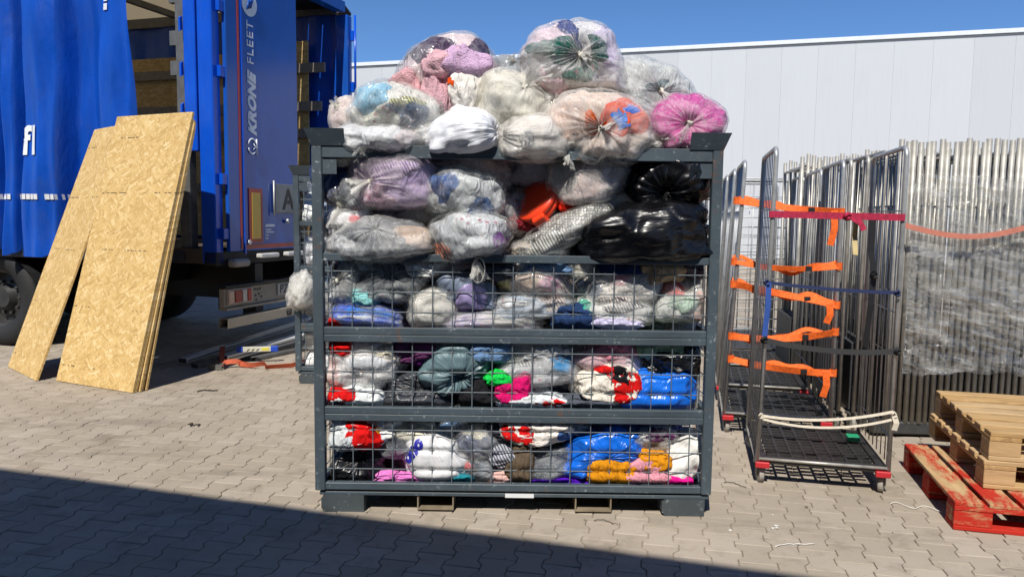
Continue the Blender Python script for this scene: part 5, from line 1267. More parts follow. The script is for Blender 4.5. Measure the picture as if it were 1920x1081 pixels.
    {'n': 'garment', 'l': 'scarlet cloth at the upper left of the middle wire panel', 'c': 'garment', 'p': (-0.864, 3.886, 0.836), 'r': (0.061, 0.08, 0.043), 't': 'cloth', 'm': 'c4202e', 'ym': 3.826, 'box': (-0.925, 0.962, 0.118), 's': 76},
    {'n': 'garment', 'l': 'grey garment lying below the bright blue patch bag', 'c': 'garment', 'p': (0.388, 3.871, 0.546), 'r': (0.181, 0.1, 0.043), 't': 'cloth', 'm': '50545c', 'ym': 3.826, 'box': (-0.925, 0.962, 0.118), 's': 77},
    {'n': 'clothes_bag', 'l': 'pale grey film bag under the black printed garment', 'c': 'bag', 'p': (-0.144, 3.93, 0.519), 'r': (0.153, 0.1, 0.047), 't': 'grey', 'm': '8a8f9c', 'ym': 3.826, 'box': (-0.925, 0.962, 0.118), 's': 78, 'tail': 0, 'rot': 8.3},
    {'n': 'garment_bundle', 'l': 'white and red football shirts balled up at the left of the bottom wire panel', 'c': 'garment', 'p': (-0.806, 3.919, 0.379), 'r': (0.159, 0.14, 0.092), 't': 'cloth', 'm': 'd2d6d8', 'pt': [(0.45, -0.1, 0.5, 0.75, 'c02a1e'), (0.7, 0.2, 0.22, 0.4, 'd8a42c')], 'ym': 3.826, 'box': (-0.925, 0.962, 0.118), 's': 79, 'fold': 0.016},
    {'n': 'clothes_bag', 'l': 'clear bag of dark grey clothes left of the white lettered bag', 'c': 'bag', 'p': (-0.54, 3.994, 0.34), 'r': (0.174, 0.17, 0.123), 't': 'grey', 'm': '4e525a', 'pt': [(0.0, -0.6, 0.5, 0.3, '7a6478')], 'k': (0.7, 0.6), 'ym': 3.826, 'box': (-0.925, 0.962, 0.118), 's': 80, 'tail': 0, 'rot': -4.4},
    {'n': 'clothes_bag', 'l': 'round white bag with blue lettering behind the bottom wire panel', 'c': 'bag', 'p': (-0.384, 3.932, 0.261), 'r': (0.172, 0.17, 0.168), 't': 'matt', 'm': 'd4d4d6', 'k': (0.1, 0.9), 'ym': 3.826, 'box': (-0.925, 0.962, 0.118), 's': 81, 'tail': 0, 'fold': 0.012, 'rot': 8.8},
    {'n': 'clothes_bag', 'l': 'slate grey bag between the white lettered bag and the red striped shirts', 'c': 'bag', 'p': (-0.164, 3.96, 0.335), 'r': (0.142, 0.16, 0.115), 't': 'haze', 'm': '626a80', 'pt': [(-0.1, 0.6, 0.5, 0.3, 'c9c4b4')], 'k': (0.8, -0.5), 'ym': 3.826, 'box': (-0.925, 0.962, 0.118), 's': 82, 'tail': 0, 'rot': -7.3},
    {'n': 'garment_bundle', 'l': 'red and white shirts twisted together at the middle of the bottom wire panel', 'c': 'garment', 'p': (0.132, 3.883, 0.409), 'r': (0.188, 0.13, 0.079), 't': 'cloth', 'm': 'd8d2cc', 'pt': [(-0.5, -0.1, 0.4, 0.7, 'b8242a'), (0.2, 0.65, 0.5, 0.3, 'c0262a'), (0.75, -0.2, 0.2, 0.3, '4a5f88')], 'ym': 3.826, 'box': (-0.925, 0.962, 0.118), 's': 83, 'fold': 0.02},
    {'n': 'clothes_bag', 'l': 'royal blue sack split into two bulges in the bottom wire panel', 'c': 'bag', 'p': (0.48, 3.955, 0.287), 'r': (0.228, 0.17, 0.149), 't': 'gloss', 'm': '0f62cc', 'k': (0.1, -0.1), 'ym': 3.826, 'box': (-0.925, 0.962, 0.118), 's': 84, 'tail': 0, 'fold': 0.02, 'rot': 6.0},
    {'n': 'clothes_bag', 'l': 'tall white sack in the right corner of the bottom wire panel', 'c': 'bag', 'p': (0.908, 3.968, 0.266), 'r': (0.13, 0.16, 0.19), 't': 'matt', 'm': 'dddcd8', 'k': (0.4, 0.85), 'ym': 3.826, 'box': (-0.925, 0.962, 0.118), 's': 85, 'tail': 0, 'fold': 0.01, 'rot': -9.0},
    {'n': 'clothes_bag', 'l': 'black sack in the shaded left corner of the bottom wire panel', 'c': 'bag', 'p': (-0.815, 3.999, 0.199), 'r': (0.212, 0.17, 0.15), 't': 'gloss', 'm': '121216', 'k': (0.3, 0.4), 'ym': 3.826, 'box': (-0.925, 0.962, 0.118), 's': 86, 'tail': 0, 'rot': 5.9},
    {'n': 'garment', 'l': 'mustard yellow jersey crumpled against the bottom wire panel', 'c': 'garment', 'p': (0.522, 3.831, 0.198), 'r': (0.125, 0.07, 0.06), 't': 'cloth', 'm': 'c48a30', 'ym': 3.826, 'box': (-0.925, 0.962, 0.118), 's': 87, 'fold': 0.03, 'fd': (0.5, 0, 1), 'ff': 11},
    {'n': 'garment', 'l': 'mustard sleeve hanging above the dusty pink jersey', 'c': 'garment', 'p': (0.724, 3.847, 0.268), 'r': (0.078, 0.06, 0.042), 't': 'cloth', 'm': 'c48a30', 'ym': 3.826, 'box': (-0.925, 0.962, 0.118), 's': 88, 'fold': 0.025, 'ff': 11},
    {'n': 'garment', 'l': 'dusty pink jersey crumpled beside the mustard one', 'c': 'garment', 'p': (0.696, 3.834, 0.199), 'r': (0.108, 0.07, 0.066), 't': 'cloth', 'm': 'cf9aa4', 'ym': 3.826, 'box': (-0.925, 0.962, 0.118), 's': 89, 'fold': 0.03, 'ff': 11},
    {'n': 'garment', 'l': 'orchid pink cloth spread on the cage floor below the white lettered bag', 'c': 'garment', 'p': (-0.478, 3.88, 0.14), 'r': (0.218, 0.09, 0.037), 't': 'cloth', 'm': 'd48cc0', 'ym': 3.826, 'box': (-0.925, 0.962, 0.118), 's': 90, 'fold': 0.018},
    {'n': 'clothes_bag', 'l': 'clear bag of dark clothes with a red edge next to the white lettered bag', 'c': 'bag', 'p': (-0.143, 3.956, 0.193), 'r': (0.136, 0.15, 0.101), 't': 'grey', 'm': '3f434c', 'pt': [(-0.6, 0.3, 0.4, 0.2, 'b85a5a'), (0.3, 0.3, 0.4, 0.4, '5d6472')], 'k': (0.6, 0.3), 'ym': 3.826, 'box': (-0.925, 0.962, 0.118), 's': 91, 'tail': 0, 'rot': -3.0},
    {'n': 'clothes_bag', 'l': 'bag of charcoal clothes below the red and white twisted shirts', 'c': 'bag', 'p': (0.179, 3.955, 0.203), 'r': (0.203, 0.16, 0.115), 't': 'grey', 'm': '42464e', 'pt': [(0.5, -0.4, 0.4, 0.3, '303a56')], 'k': (-0.7, 0.4), 'ym': 3.826, 'box': (-0.925, 0.962, 0.118), 's': 92, 'tail': 0, 'rot': 8.3},
    {'n': 'garment', 'l': 'twisted olive brown garment next to the charcoal clothes bag', 'c': 'garment', 'p': (0.052, 3.842, 0.233), 'r': (0.06, 0.06, 0.115), 't': 'cloth', 'm': '5b5044', 'ym': 3.826, 'box': (-0.925, 0.962, 0.118), 's': 93, 'fold': 0.025, 'fd': (0.3, 0, 1), 'ff': 13},
    {'n': 'garment', 'l': 'black and white striped scrap above the olive brown garment', 'c': 'garment', 'p': (-0.05, 3.872, 0.284), 'r': (0.066, 0.06, 0.055), 't': 'cloth', 'm': 'b4b6be', 'ym': 3.826, 'box': (-0.925, 0.962, 0.118), 's': 94, 'fold': 0.02, 'ff': 14, 'pa': 'stripe'},
    {'n': 'garment', 'l': 'pale pink lining poking out under the dark bag with a red edge', 'c': 'garment', 'p': (-0.057, 3.879, 0.152), 'r': (0.073, 0.07, 0.049), 't': 'cloth', 'm': 'd8b6b0', 'ym': 3.826, 'box': (-0.925, 0.962, 0.118), 's': 95, 'fold': 0.02},
    {'n': 'garment', 'l': 'violet cloth lying flat on the cage floor', 'c': 'garment', 'p': (0.232, 3.873, 0.143), 'r': (0.187, 0.09, 0.03), 't': 'cloth', 'm': '5a3aa4', 'ym': 3.826, 'box': (-0.925, 0.962, 0.118), 's': 96, 'fold': 0.012},
    {'n': 'clothes_bag', 'l': 'loose clear film between the royal blue sack and the tall white sack', 'c': 'bag', 'p': (0.751, 3.971, 0.372), 'r': (0.167, 0.16, 0.095), 't': 'clear', 'm': 'b4b2ae', 'pt': [(0.5, 0.6, 0.3, 0.3, '2a4aa0')], 'k': (-0.2, -0.3), 'ym': 3.826, 'box': (-0.925, 0.962, 0.118), 's': 97, 'tail': 0, 'rot': 7.0},
    {'n': 'garment', 'l': 'hot pink scrap in the lower right corner of the cage', 'c': 'garment', 'p': (0.851, 3.84, 0.149), 'r': (0.078, 0.06, 0.03), 't': 'cloth', 'm': 'd0488c', 'ym': 3.826, 'box': (-0.925, 0.962, 0.118), 's': 98},
    {'n': 'garment', 'l': 'dark slate garment beside the orchid pink cloth', 'c': 'garment', 'p': (-0.241, 3.884, 0.148), 'r': (0.079, 0.09, 0.043), 't': 'cloth', 'm': '3f7c88', 'ym': 3.826, 'box': (-0.925, 0.962, 0.118), 's': 99},
    {'n': 'garment_bundle', 'l': 'sage green film wrapped bundle just under the middle beam behind the upper wire panel', 'c': 'garment', 'p': (-0.892, 4.016, 1.222), 'r': (0.138, 0.12, 0.079), 't': 'haze', 'm': '8aa08c', 'ym': 3.826, 'box': (-0.925, 0.962, 0.118), 's': 100, 'rot': 9.0},
    {'n': 'garment', 'l': 'pale grey garment tucked just under the middle beam behind the upper wire panel', 'c': 'garment', 'p': (-0.71, 3.967, 1.243), 'r': (0.136, 0.12, 0.067), 't': 'cloth', 'm': 'b4b6ba', 'ym': 3.826, 'box': (-0.925, 0.962, 0.118), 's': 101, 'fold': 0.022},
    {'n': 'garment', 'l': 'white garment tucked just under the middle beam behind the upper wire panel', 'c': 'garment', 'p': (-0.448, 3.948, 1.235), 'r': (0.135, 0.12, 0.06), 't': 'cloth', 'm': 'dcdcda', 'ym': 3.826, 'box': (-0.925, 0.962, 0.118), 's': 102, 'fold': 0.022},
    {'n': 'garment_bundle', 'l': 'rose film wrapped bundle just under the middle beam behind the upper wire panel', 'c': 'garment', 'p': (-0.307, 3.981, 1.228), 'r': (0.137, 0.12, 0.063), 't': 'haze', 'm': 'c98f9c', 'ym': 3.826, 'box': (-0.925, 0.962, 0.118), 's': 103, 'rot': 7.7},
    {'n': 'garment', 'l': 'charcoal garment tucked just under the middle beam behind the upper wire panel', 'c': 'garment', 'p': (-0.079, 3.938, 1.226), 'r': (0.135, 0.12, 0.067), 't': 'cloth', 'm': '3e4048', 'ym': 3.826, 'box': (-0.925, 0.962, 0.118), 's': 104, 'fold': 0.022},
    {'n': 'garment', 'l': 'steel blue garment tucked just under the middle beam behind the upper wire panel', 'c': 'garment', 'p': (0.144, 3.96, 1.251), 'r': (0.136, 0.12, 0.073), 't': 'cloth', 'm': '6f86a4', 'ym': 3.826, 'box': (-0.925, 0.962, 0.118), 's': 105, 'fold': 0.022},
    {'n': 'garment_bundle', 'l': 'cream film wrapped bundle just under the middle beam behind the upper wire panel', 'c': 'garment', 'p': (0.354, 4.02, 1.231), 'r': (0.138, 0.12, 0.064), 't': 'haze', 'm': 'ddd6c4', 'ym': 3.826, 'box': (-0.925, 0.962, 0.118), 's': 106, 'rot': 3.5},
    {'n': 'garment', 'l': 'navy garment tucked just under the middle beam behind the upper wire panel', 'c': 'garment', 'p': (0.563, 3.955, 1.245), 'r': (0.136, 0.12, 0.063), 't': 'cloth', 'm': '2a3658', 'ym': 3.826, 'box': (-0.925, 0.962, 0.118), 's': 107, 'fold': 0.022},
    {'n': 'garment', 'l': 'beige garment tucked just under the middle beam behind the upper wire panel', 'c': 'garment', 'p': (0.737, 3.934, 1.231), 'r': (0.135, 0.12, 0.064), 't': 'cloth', 'm': 'bfa88e', 'ym': 3.826, 'box': (-0.925, 0.962, 0.118), 's': 108, 'fold': 0.022},
    {'n': 'garment_bundle', 'l': 'plum film wrapped bundle just under the middle beam behind the upper wire panel', 'c': 'garment', 'p': (0.966, 3.983, 1.244), 'r': (0.137, 0.12, 0.081), 't': 'haze', 'm': '5c3a58', 'ym': 3.826, 'box': (-0.925, 0.962, 0.118), 's': 109, 'rot': -1.9},
    {'n': 'garment_bundle', 'l': 'navy film wrapped bundle just under the upper double beam behind the middle wire panel', 'c': 'garment', 'p': (-0.906, 4.003, 0.797), 'r': (0.137, 0.12, 0.059), 't': 'haze', 'm': '2a3658', 'ym': 3.826, 'box': (-0.925, 0.962, 0.118), 's': 110, 'rot': -5.3},
    {'n': 'garment', 'l': 'cream garment tucked just under the upper double beam behind the middle wire panel', 'c': 'garment', 'p': (-0.674, 3.969, 0.786), 'r': (0.136, 0.12, 0.074), 't': 'cloth', 'm': 'ddd6c4', 'ym': 3.826, 'box': (-0.925, 0.962, 0.118), 's': 111, 'fold': 0.022},
    {'n': 'garment', 'l': 'plum garment tucked just under the upper double beam behind the middle wire panel', 'c': 'garment', 'p': (-0.473, 3.962, 0.811), 'r': (0.136, 0.12, 0.061), 't': 'cloth', 'm': '5c3a58', 'ym': 3.826, 'box': (-0.925, 0.962, 0.118), 's': 112, 'fold': 0.022},
    {'n': 'garment_bundle', 'l': 'white film wrapped bundle just under the upper double beam behind the middle wire panel', 'c': 'garment', 'p': (-0.268, 3.989, 0.798), 'r': (0.137, 0.12, 0.061), 't': 'haze', 'm': 'dcdcda', 'ym': 3.826, 'box': (-0.925, 0.962, 0.118), 's': 113, 'rot': -0.1},
    {'n': 'garment', 'l': 'steel blue garment tucked just under the upper double beam behind the middle wire panel', 'c': 'garment', 'p': (-0.096, 3.93, 0.821), 'r': (0.135, 0.12, 0.064), 't': 'cloth', 'm': '6f86a4', 'ym': 3.826, 'box': (-0.925, 0.962, 0.118), 's': 114, 'fold': 0.022},
    {'n': 'garment', 'l': 'pale grey garment tucked just under the upper double beam behind the middle wire panel', 'c': 'garment', 'p': (0.152, 3.946, 0.816), 'r': (0.135, 0.12, 0.053), 't': 'cloth', 'm': 'b4b6ba', 'ym': 3.826, 'box': (-0.925, 0.962, 0.118), 's': 115, 'fold': 0.022},
    {'n': 'garment_bundle', 'l': 'beige film wrapped bundle just under the upper double beam behind the middle wire panel', 'c': 'garment', 'p': (0.363, 4.017, 0.809), 'r': (0.138, 0.12, 0.071), 't': 'haze', 'm': 'bfa88e', 'ym': 3.826, 'box': (-0.925, 0.962, 0.118), 's': 116, 'rot': 5.1},
    {'n': 'garment', 'l': 'rose garment tucked just under the upper double beam behind the middle wire panel', 'c': 'garment', 'p': (0.516, 3.967, 0.82), 'r': (0.136, 0.12, 0.061), 't': 'cloth', 'm': 'c98f9c', 'ym': 3.826, 'box': (-0.925, 0.962, 0.118), 's': 117, 'fold': 0.022},
    {'n': 'garment', 'l': 'sage green garment tucked just under the upper double beam behind the middle wire panel', 'c': 'garment', 'p': (0.759, 3.946, 0.837), 'r': (0.135, 0.12, 0.065), 't': 'cloth', 'm': '8aa08c', 'ym': 3.826, 'box': (-0.925, 0.962, 0.118), 's': 118, 'fold': 0.022},
    {'n': 'garment_bundle', 'l': 'charcoal film wrapped bundle just under the upper double beam behind the middle wire panel', 'c': 'garment', 'p': (0.926, 3.98, 0.813), 'r': (0.136, 0.12, 0.059), 't': 'haze', 'm': '3e4048', 'ym': 3.826, 'box': (-0.925, 0.962, 0.118), 's': 119, 'rot': 8.5},
    {'n': 'garment_bundle', 'l': 'rose film wrapped bundle just under the lower double beam behind the bottom wire panel', 'c': 'garment', 'p': (-0.917, 3.989, 0.382), 'r': (0.137, 0.12, 0.075), 't': 'haze', 'm': 'c98f9c', 'ym': 3.826, 'box': (-0.925, 0.962, 0.118), 's': 120, 'rot': -3.4},
    {'n': 'garment', 'l': 'white garment tucked just under the lower double beam behind the bottom wire panel', 'c': 'garment', 'p': (-0.664, 3.961, 0.4), 'r': (0.136, 0.12, 0.074), 't': 'cloth', 'm': 'dcdcda', 'ym': 3.826, 'box': (-0.925, 0.962, 0.118), 's': 121, 'fold': 0.022},
    {'n': 'garment', 'l': 'cream garment tucked just under the lower double beam behind the bottom wire panel', 'c': 'garment', 'p': (-0.489, 3.97, 0.389), 'r': (0.136, 0.12, 0.057), 't': 'cloth', 'm': 'ddd6c4', 'ym': 3.826, 'box': (-0.925, 0.962, 0.118), 's': 122, 'fold': 0.022},
    {'n': 'garment_bundle', 'l': 'steel blue film wrapped bundle just under the lower double beam behind the bottom wire panel', 'c': 'garment', 'p': (-0.261, 4.003, 0.394), 'r': (0.137, 0.12, 0.073), 't': 'haze', 'm': '6f86a4', 'ym': 3.826, 'box': (-0.925, 0.962, 0.118), 's': 123, 'rot': -7.6},
    {'n': 'garment', 'l': 'charcoal garment tucked just under the lower double beam behind the bottom wire panel', 'c': 'garment', 'p': (-0.037, 3.933, 0.393), 'r': (0.135, 0.12, 0.07), 't': 'cloth', 'm': '3e4048', 'ym': 3.826, 'box': (-0.925, 0.962, 0.118), 's': 124, 'fold': 0.022},
    {'n': 'garment', 'l': 'sage green garment tucked just under the lower double beam behind the bottom wire panel', 'c': 'garment', 'p': (0.109, 3.934, 0.398), 'r': (0.135, 0.12, 0.063), 't': 'cloth', 'm': '8aa08c', 'ym': 3.826, 'box': (-0.925, 0.962, 0.118), 's': 125, 'fold': 0.022},
    {'n': 'garment_bundle', 'l': 'pale grey film wrapped bundle just under the lower double beam behind the bottom wire panel', 'c': 'garment', 'p': (0.324, 4.005, 0.405), 'r': (0.137, 0.12, 0.067), 't': 'haze', 'm': 'b4b6ba', 'ym': 3.826, 'box': (-0.925, 0.962, 0.118), 's': 126, 'rot': -9.0},
    {'n': 'garment', 'l': 'navy garment tucked just under the lower double beam behind the bottom wire panel', 'c': 'garment', 'p': (0.552, 3.97, 0.416), 'r': (0.136, 0.12, 0.073), 't': 'cloth', 'm': '2a3658', 'ym': 3.826, 'box': (-0.925, 0.962, 0.118), 's': 127, 'fold': 0.022},
    {'n': 'garment', 'l': 'plum garment tucked just under the lower double beam behind the bottom wire panel', 'c': 'garment', 'p': (0.784, 3.96, 0.404), 'r': (0.136, 0.12, 0.059), 't': 'cloth', 'm': '5c3a58', 'ym': 3.826, 'box': (-0.925, 0.962, 0.118), 's': 128, 'fold': 0.022},
    {'n': 'garment_bundle', 'l': 'beige film wrapped bundle just under the lower double beam behind the bottom wire panel', 'c': 'garment', 'p': (0.937, 3.988, 0.394), 'r': (0.137, 0.12, 0.07), 't': 'haze', 'm': 'bfa88e', 'ym': 3.826, 'box': (-0.925, 0.962, 0.118), 's': 129, 'rot': -7.1},
    {'n': 'clothes_bag', 'l': 'bag of clothes packed deep in the heaped cage behind the front bags', 'c': 'bag', 'p': (-0.876, 4.15, 1.738), 'r': (0.246, 0.2, 0.16), 't': 'matt', 'm': '5a6f8c', 's': 130, 'g': 'bags packed deep in the heaped cage', 'box': (-0.925, 0.962, 0.118), 'q': 0.75},
    {'n': 'clothes_bag', 'l': 'bag of clothes packed deep in the heaped cage behind the front bags', 'c': 'bag', 'p': (-0.528, 4.15, 1.752), 'r': (0.246, 0.2, 0.16), 't': 'haze', 'm': 'cfccc8', 's': 131, 'g': 'bags packed deep in the heaped cage', 'box': (-0.925, 0.962, 0.118), 'q': 0.75},
    {'n': 'clothes_bag', 'l': 'bag of clothes packed deep in the heaped cage behind the front bags', 'c': 'bag', 'p': (-0.182, 4.15, 1.739), 'r': (0.246, 0.2, 0.16), 't': 'haze', 'm': 'c4b4bc', 's': 132, 'g': 'bags packed deep in the heaped cage', 'box': (-0.925, 0.962, 0.118), 'q': 0.75},
    {'n': 'clothes_bag', 'l': 'bag of clothes packed deep in the heaped cage behind the front bags', 'c': 'bag', 'p': (0.148, 4.15, 1.773), 'r': (0.246, 0.2, 0.16), 't': 'grey', 'm': 'b4b6ba', 's': 133, 'g': 'bags packed deep in the heaped cage', 'box': (-0.925, 0.962, 0.118), 'q': 0.75},
    {'n': 'clothes_bag', 'l': 'bag of clothes packed deep in the heaped cage behind the front bags', 'c': 'bag', 'p': (0.502, 4.15, 1.787), 'r': (0.246, 0.2, 0.16), 't': 'haze', 'm': '4a4e60', 's': 134, 'g': 'bags packed deep in the heaped cage', 'box': (-0.925, 0.962, 0.118), 'q': 0.75},
    {'n': 'clothes_bag', 'l': 'bag of clothes packed deep in the heaped cage behind the front bags', 'c': 'bag', 'p': (0.823, 4.15, 1.751), 'r': (0.246, 0.2, 0.16), 't': 'haze', 'm': '565a66', 's': 135, 'g': 'bags packed deep in the heaped cage', 'box': (-0.925, 0.962, 0.118), 'q': 0.75},
    {'n': 'clothes_bag', 'l': 'bag of clothes packed deep in the heaped cage behind the front bags', 'c': 'bag', 'p': (-0.752, 4.15, 1.544), 'r': (0.246, 0.2, 0.16), 't': 'grey', 'm': 'b08a94', 's': 136, 'g': 'bags packed deep in the heaped cage', 'box': (-0.925, 0.962, 0.118), 'q': 0.75},
    {'n': 'clothes_bag', 'l': 'bag of clothes packed deep in the heaped cage behind the front bags', 'c': 'bag', 'p': (-0.431, 4.15, 1.545), 'r': (0.246, 0.2, 0.16), 't': 'haze', 'm': 'cfccc8', 's': 137, 'g': 'bags packed deep in the heaped cage', 'box': (-0.925, 0.962, 0.118), 'q': 0.75},
    {'n': 'clothes_bag', 'l': 'bag of clothes packed deep in the heaped cage behind the front bags', 'c': 'bag', 'p': (-0.056, 4.15, 1.512), 'r': (0.246, 0.2, 0.16), 't': 'haze', 'm': '565a66', 's': 138, 'g': 'bags packed deep in the heaped cage', 'box': (-0.925, 0.962, 0.118), 'q': 0.75},
    {'n': 'clothes_bag', 'l': 'bag of clothes packed deep in the heaped cage behind the front bags', 'c': 'bag', 'p': (0.251, 4.15, 1.516), 'r': (0.246, 0.2, 0.16), 't': 'grey', 'm': 'd8d4cc', 's': 139, 'g': 'bags packed deep in the heaped cage', 'box': (-0.925, 0.962, 0.118), 'q': 0.75},
    {'n': 'clothes_bag', 'l': 'bag of clothes packed deep in the heaped cage behind the front bags', 'c': 'bag', 'p': (0.626, 4.15, 1.556), 'r': (0.246, 0.2, 0.16), 't': 'matt', 'm': 'cfccc8', 's': 140, 'g': 'bags packed deep in the heaped cage', 'box': (-0.925, 0.962, 0.118), 'q': 0.75},
    {'n': 'clothes_bag', 'l': 'bag of clothes packed deep in the heaped cage behind the front bags', 'c': 'bag', 'p': (-0.856, 4.15, 1.288), 'r': (0.246, 0.2, 0.16), 't': 'clear', 'm': '4a4e60', 's': 141, 'g': 'bags packed deep in the heaped cage', 'box': (-0.925, 0.962, 0.118), 'q': 0.75},
    {'n': 'clothes_bag', 'l': 'bag of clothes packed deep in the heaped cage behind the front bags', 'c': 'bag', 'p': (-0.569, 4.15, 1.298), 'r': (0.246, 0.2, 0.16), 't': 'haze', 'm': 'c4b4bc', 's': 142, 'g': 'bags packed deep in the heaped cage', 'box': (-0.925, 0.962, 0.118), 'q': 0.75},
    {'n': 'clothes_bag', 'l': 'bag of clothes packed deep in the heaped cage behind the front bags', 'c': 'bag', 'p': (-0.208, 4.15, 1.282), 'r': (0.246, 0.2, 0.16), 't': 'haze', 'm': 'b08a94', 's': 143, 'g': 'bags packed deep in the heaped cage', 'box': (-0.925, 0.962, 0.118), 'q': 0.75},
    {'n': 'clothes_bag', 'l': 'bag of clothes packed deep in the heaped cage behind the front bags', 'c': 'bag', 'p': (0.173, 4.15, 1.298), 'r': (0.246, 0.2, 0.16), 't': 'clear', 'm': 'c4b4bc', 's': 144, 'g': 'bags packed deep in the heaped cage', 'box': (-0.925, 0.962, 0.118), 'q': 0.75},
    {'n': 'clothes_bag', 'l': 'bag of clothes packed deep in the heaped cage behind the front bags', 'c': 'bag', 'p': (0.535, 4.15, 1.296), 'r': (0.246, 0.2, 0.16), 't': 'clear', 'm': '565a66', 's': 145, 'g': 'bags packed deep in the heaped cage', 'box': (-0.925, 0.962, 0.118), 'q': 0.75},
    {'n': 'clothes_bag', 'l': 'bag of clothes packed deep in the heaped cage behind the front bags', 'c': 'bag', 'p': (0.855, 4.15, 1.29), 'r': (0.246, 0.2, 0.16), 't': 'haze', 'm': '7a8798', 's': 146, 'g': 'bags packed deep in the heaped cage', 'box': (-0.925, 0.962, 0.118), 'q': 0.75},
    {'n': 'clothes_bag', 'l': 'bag of clothes packed deep in the heaped cage behind the front bags', 'c': 'bag', 'p': (-0.735, 4.15, 1.077), 'r': (0.246, 0.2, 0.16), 't': 'matt', 'm': 'c4b4bc', 's': 147, 'g': 'bags packed deep in the heaped cage', 'box': (-0.925, 0.962, 0.118), 'q': 0.75},
    {'n': 'clothes_bag', 'l': 'bag of clothes packed deep in the heaped cage behind the front bags', 'c': 'bag', 'p': (-0.396, 4.15, 1.082), 'r': (0.246, 0.2, 0.16), 't': 'haze', 'm': 'c4b4bc', 's': 148, 'g': 'bags packed deep in the heaped cage', 'box': (-0.925, 0.962, 0.118), 'q': 0.75},
    {'n': 'clothes_bag', 'l': 'bag of clothes packed deep in the heaped cage behind the front bags', 'c': 'bag', 'p': (-0.085, 4.15, 1.048), 'r': (0.246, 0.2, 0.16), 't': 'haze', 'm': '8a8d95', 's': 149, 'g': 'bags packed deep in the heaped cage', 'box': (-0.925, 0.962, 0.118), 'q': 0.75},
    {'n': 'clothes_bag', 'l': 'bag of clothes packed deep in the heaped cage behind the front bags', 'c': 'bag', 'p': (0.295, 4.15, 1.062), 'r': (0.246, 0.2, 0.16), 't': 'haze', 'm': 'b4b6ba', 's': 150, 'g': 'bags packed deep in the heaped cage', 'box': (-0.925, 0.962, 0.118), 'q': 0.75},
    {'n': 'clothes_bag', 'l': 'bag of clothes packed deep in the heaped cage behind the front bags', 'c': 'bag', 'p': (0.65, 4.15, 1.052), 'r': (0.246, 0.2, 0.16), 't': 'haze', 'm': 'c4b4bc', 's': 151, 'g': 'bags packed deep in the heaped cage', 'box': (-0.925, 0.962, 0.118), 'q': 0.75},
    {'n': 'clothes_bag', 'l': 'bag of clothes packed deep in the heaped cage behind the front bags', 'c': 'bag', 'p': (-0.859, 4.15, 0.839), 'r': (0.246, 0.2, 0.16), 't': 'haze', 'm': 'b4b6ba', 's': 152, 'g': 'bags packed deep in the heaped cage', 'box': (-0.925, 0.962, 0.118), 'q': 0.75},
    {'n': 'clothes_bag', 'l': 'bag of clothes packed deep in the heaped cage behind the front bags', 'c': 'bag', 'p': (-0.533, 4.15, 0.818), 'r': (0.246, 0.2, 0.16), 't': 'clear', 'm': '7a8798', 's': 153, 'g': 'bags packed deep in the heaped cage', 'box': (-0.925, 0.962, 0.118), 'q': 0.75},
    {'n': 'clothes_bag', 'l': 'bag of clothes packed deep in the heaped cage behind the front bags', 'c': 'bag', 'p': (-0.228, 4.15, 0.814), 'r': (0.246, 0.2, 0.16), 't': 'haze', 'm': 'cfccc8', 's': 154, 'g': 'bags packed deep in the heaped cage', 'box': (-0.925, 0.962, 0.118), 'q': 0.75},
    {'n': 'clothes_bag', 'l': 'bag of clothes packed deep in the heaped cage behind the front bags', 'c': 'bag', 'p': (0.152, 4.15, 0.834), 'r': (0.246, 0.2, 0.16), 't': 'haze', 'm': 'c4b4bc', 's': 155, 'g': 'bags packed deep in the heaped cage', 'box': (-0.925, 0.962, 0.118), 'q': 0.75},
    {'n': 'clothes_bag', 'l': 'bag of clothes packed deep in the heaped cage behind the front bags', 'c': 'bag', 'p': (0.499, 4.15, 0.834), 'r': (0.246, 0.2, 0.16), 't': 'haze', 'm': '7a8798', 's': 156, 'g': 'bags packed deep in the heaped cage', 'box': (-0.925, 0.962, 0.118), 'q': 0.75},
    {'n': 'clothes_bag', 'l': 'bag of clothes packed deep in the heaped cage behind the front bags', 'c': 'bag', 'p': (0.887, 4.15, 0.858), 'r': (0.246, 0.2, 0.16), 't': 'haze', 'm': 'd8d4cc', 's': 157, 'g': 'bags packed deep in the heaped cage', 'box': (-0.925, 0.962, 0.118), 'q': 0.75},
    {'n': 'clothes_bag', 'l': 'bag of clothes packed deep in the heaped cage behind the front bags', 'c': 'bag', 'p': (-0.81, 4.15, 0.601), 'r': (0.246, 0.2, 0.16), 't': 'haze', 'm': '565a66', 's': 158, 'g': 'bags packed deep in the heaped cage', 'box': (-0.925, 0.962, 0.118), 'q': 0.75},
    {'n': 'clothes_bag', 'l': 'bag of clothes packed deep in the heaped cage behind the front bags', 'c': 'bag', 'p': (-0.405, 4.15, 0.635), 'r': (0.246, 0.2, 0.16), 't': 'grey', 'm': '6c7a92', 's': 159, 'g': 'bags packed deep in the heaped cage', 'box': (-0.925, 0.962, 0.118), 'q': 0.75},
    {'n': 'clothes_bag', 'l': 'bag of clothes packed deep in the heaped cage behind the front bags', 'c': 'bag', 'p': (-0.033, 4.15, 0.642), 'r': (0.246, 0.2, 0.16), 't': 'matt', 'm': 'b08a94', 's': 160, 'g': 'bags packed deep in the heaped cage', 'box': (-0.925, 0.962, 0.118), 'q': 0.75},
    {'n': 'clothes_bag', 'l': 'bag of clothes packed deep in the heaped cage behind the front bags', 'c': 'bag', 'p': (0.271, 4.15, 0.635), 'r': (0.246, 0.2, 0.16), 't': 'matt', 'm': '4a4e60', 's': 161, 'g': 'bags packed deep in the heaped cage', 'box': (-0.925, 0.962, 0.118), 'q': 0.75},
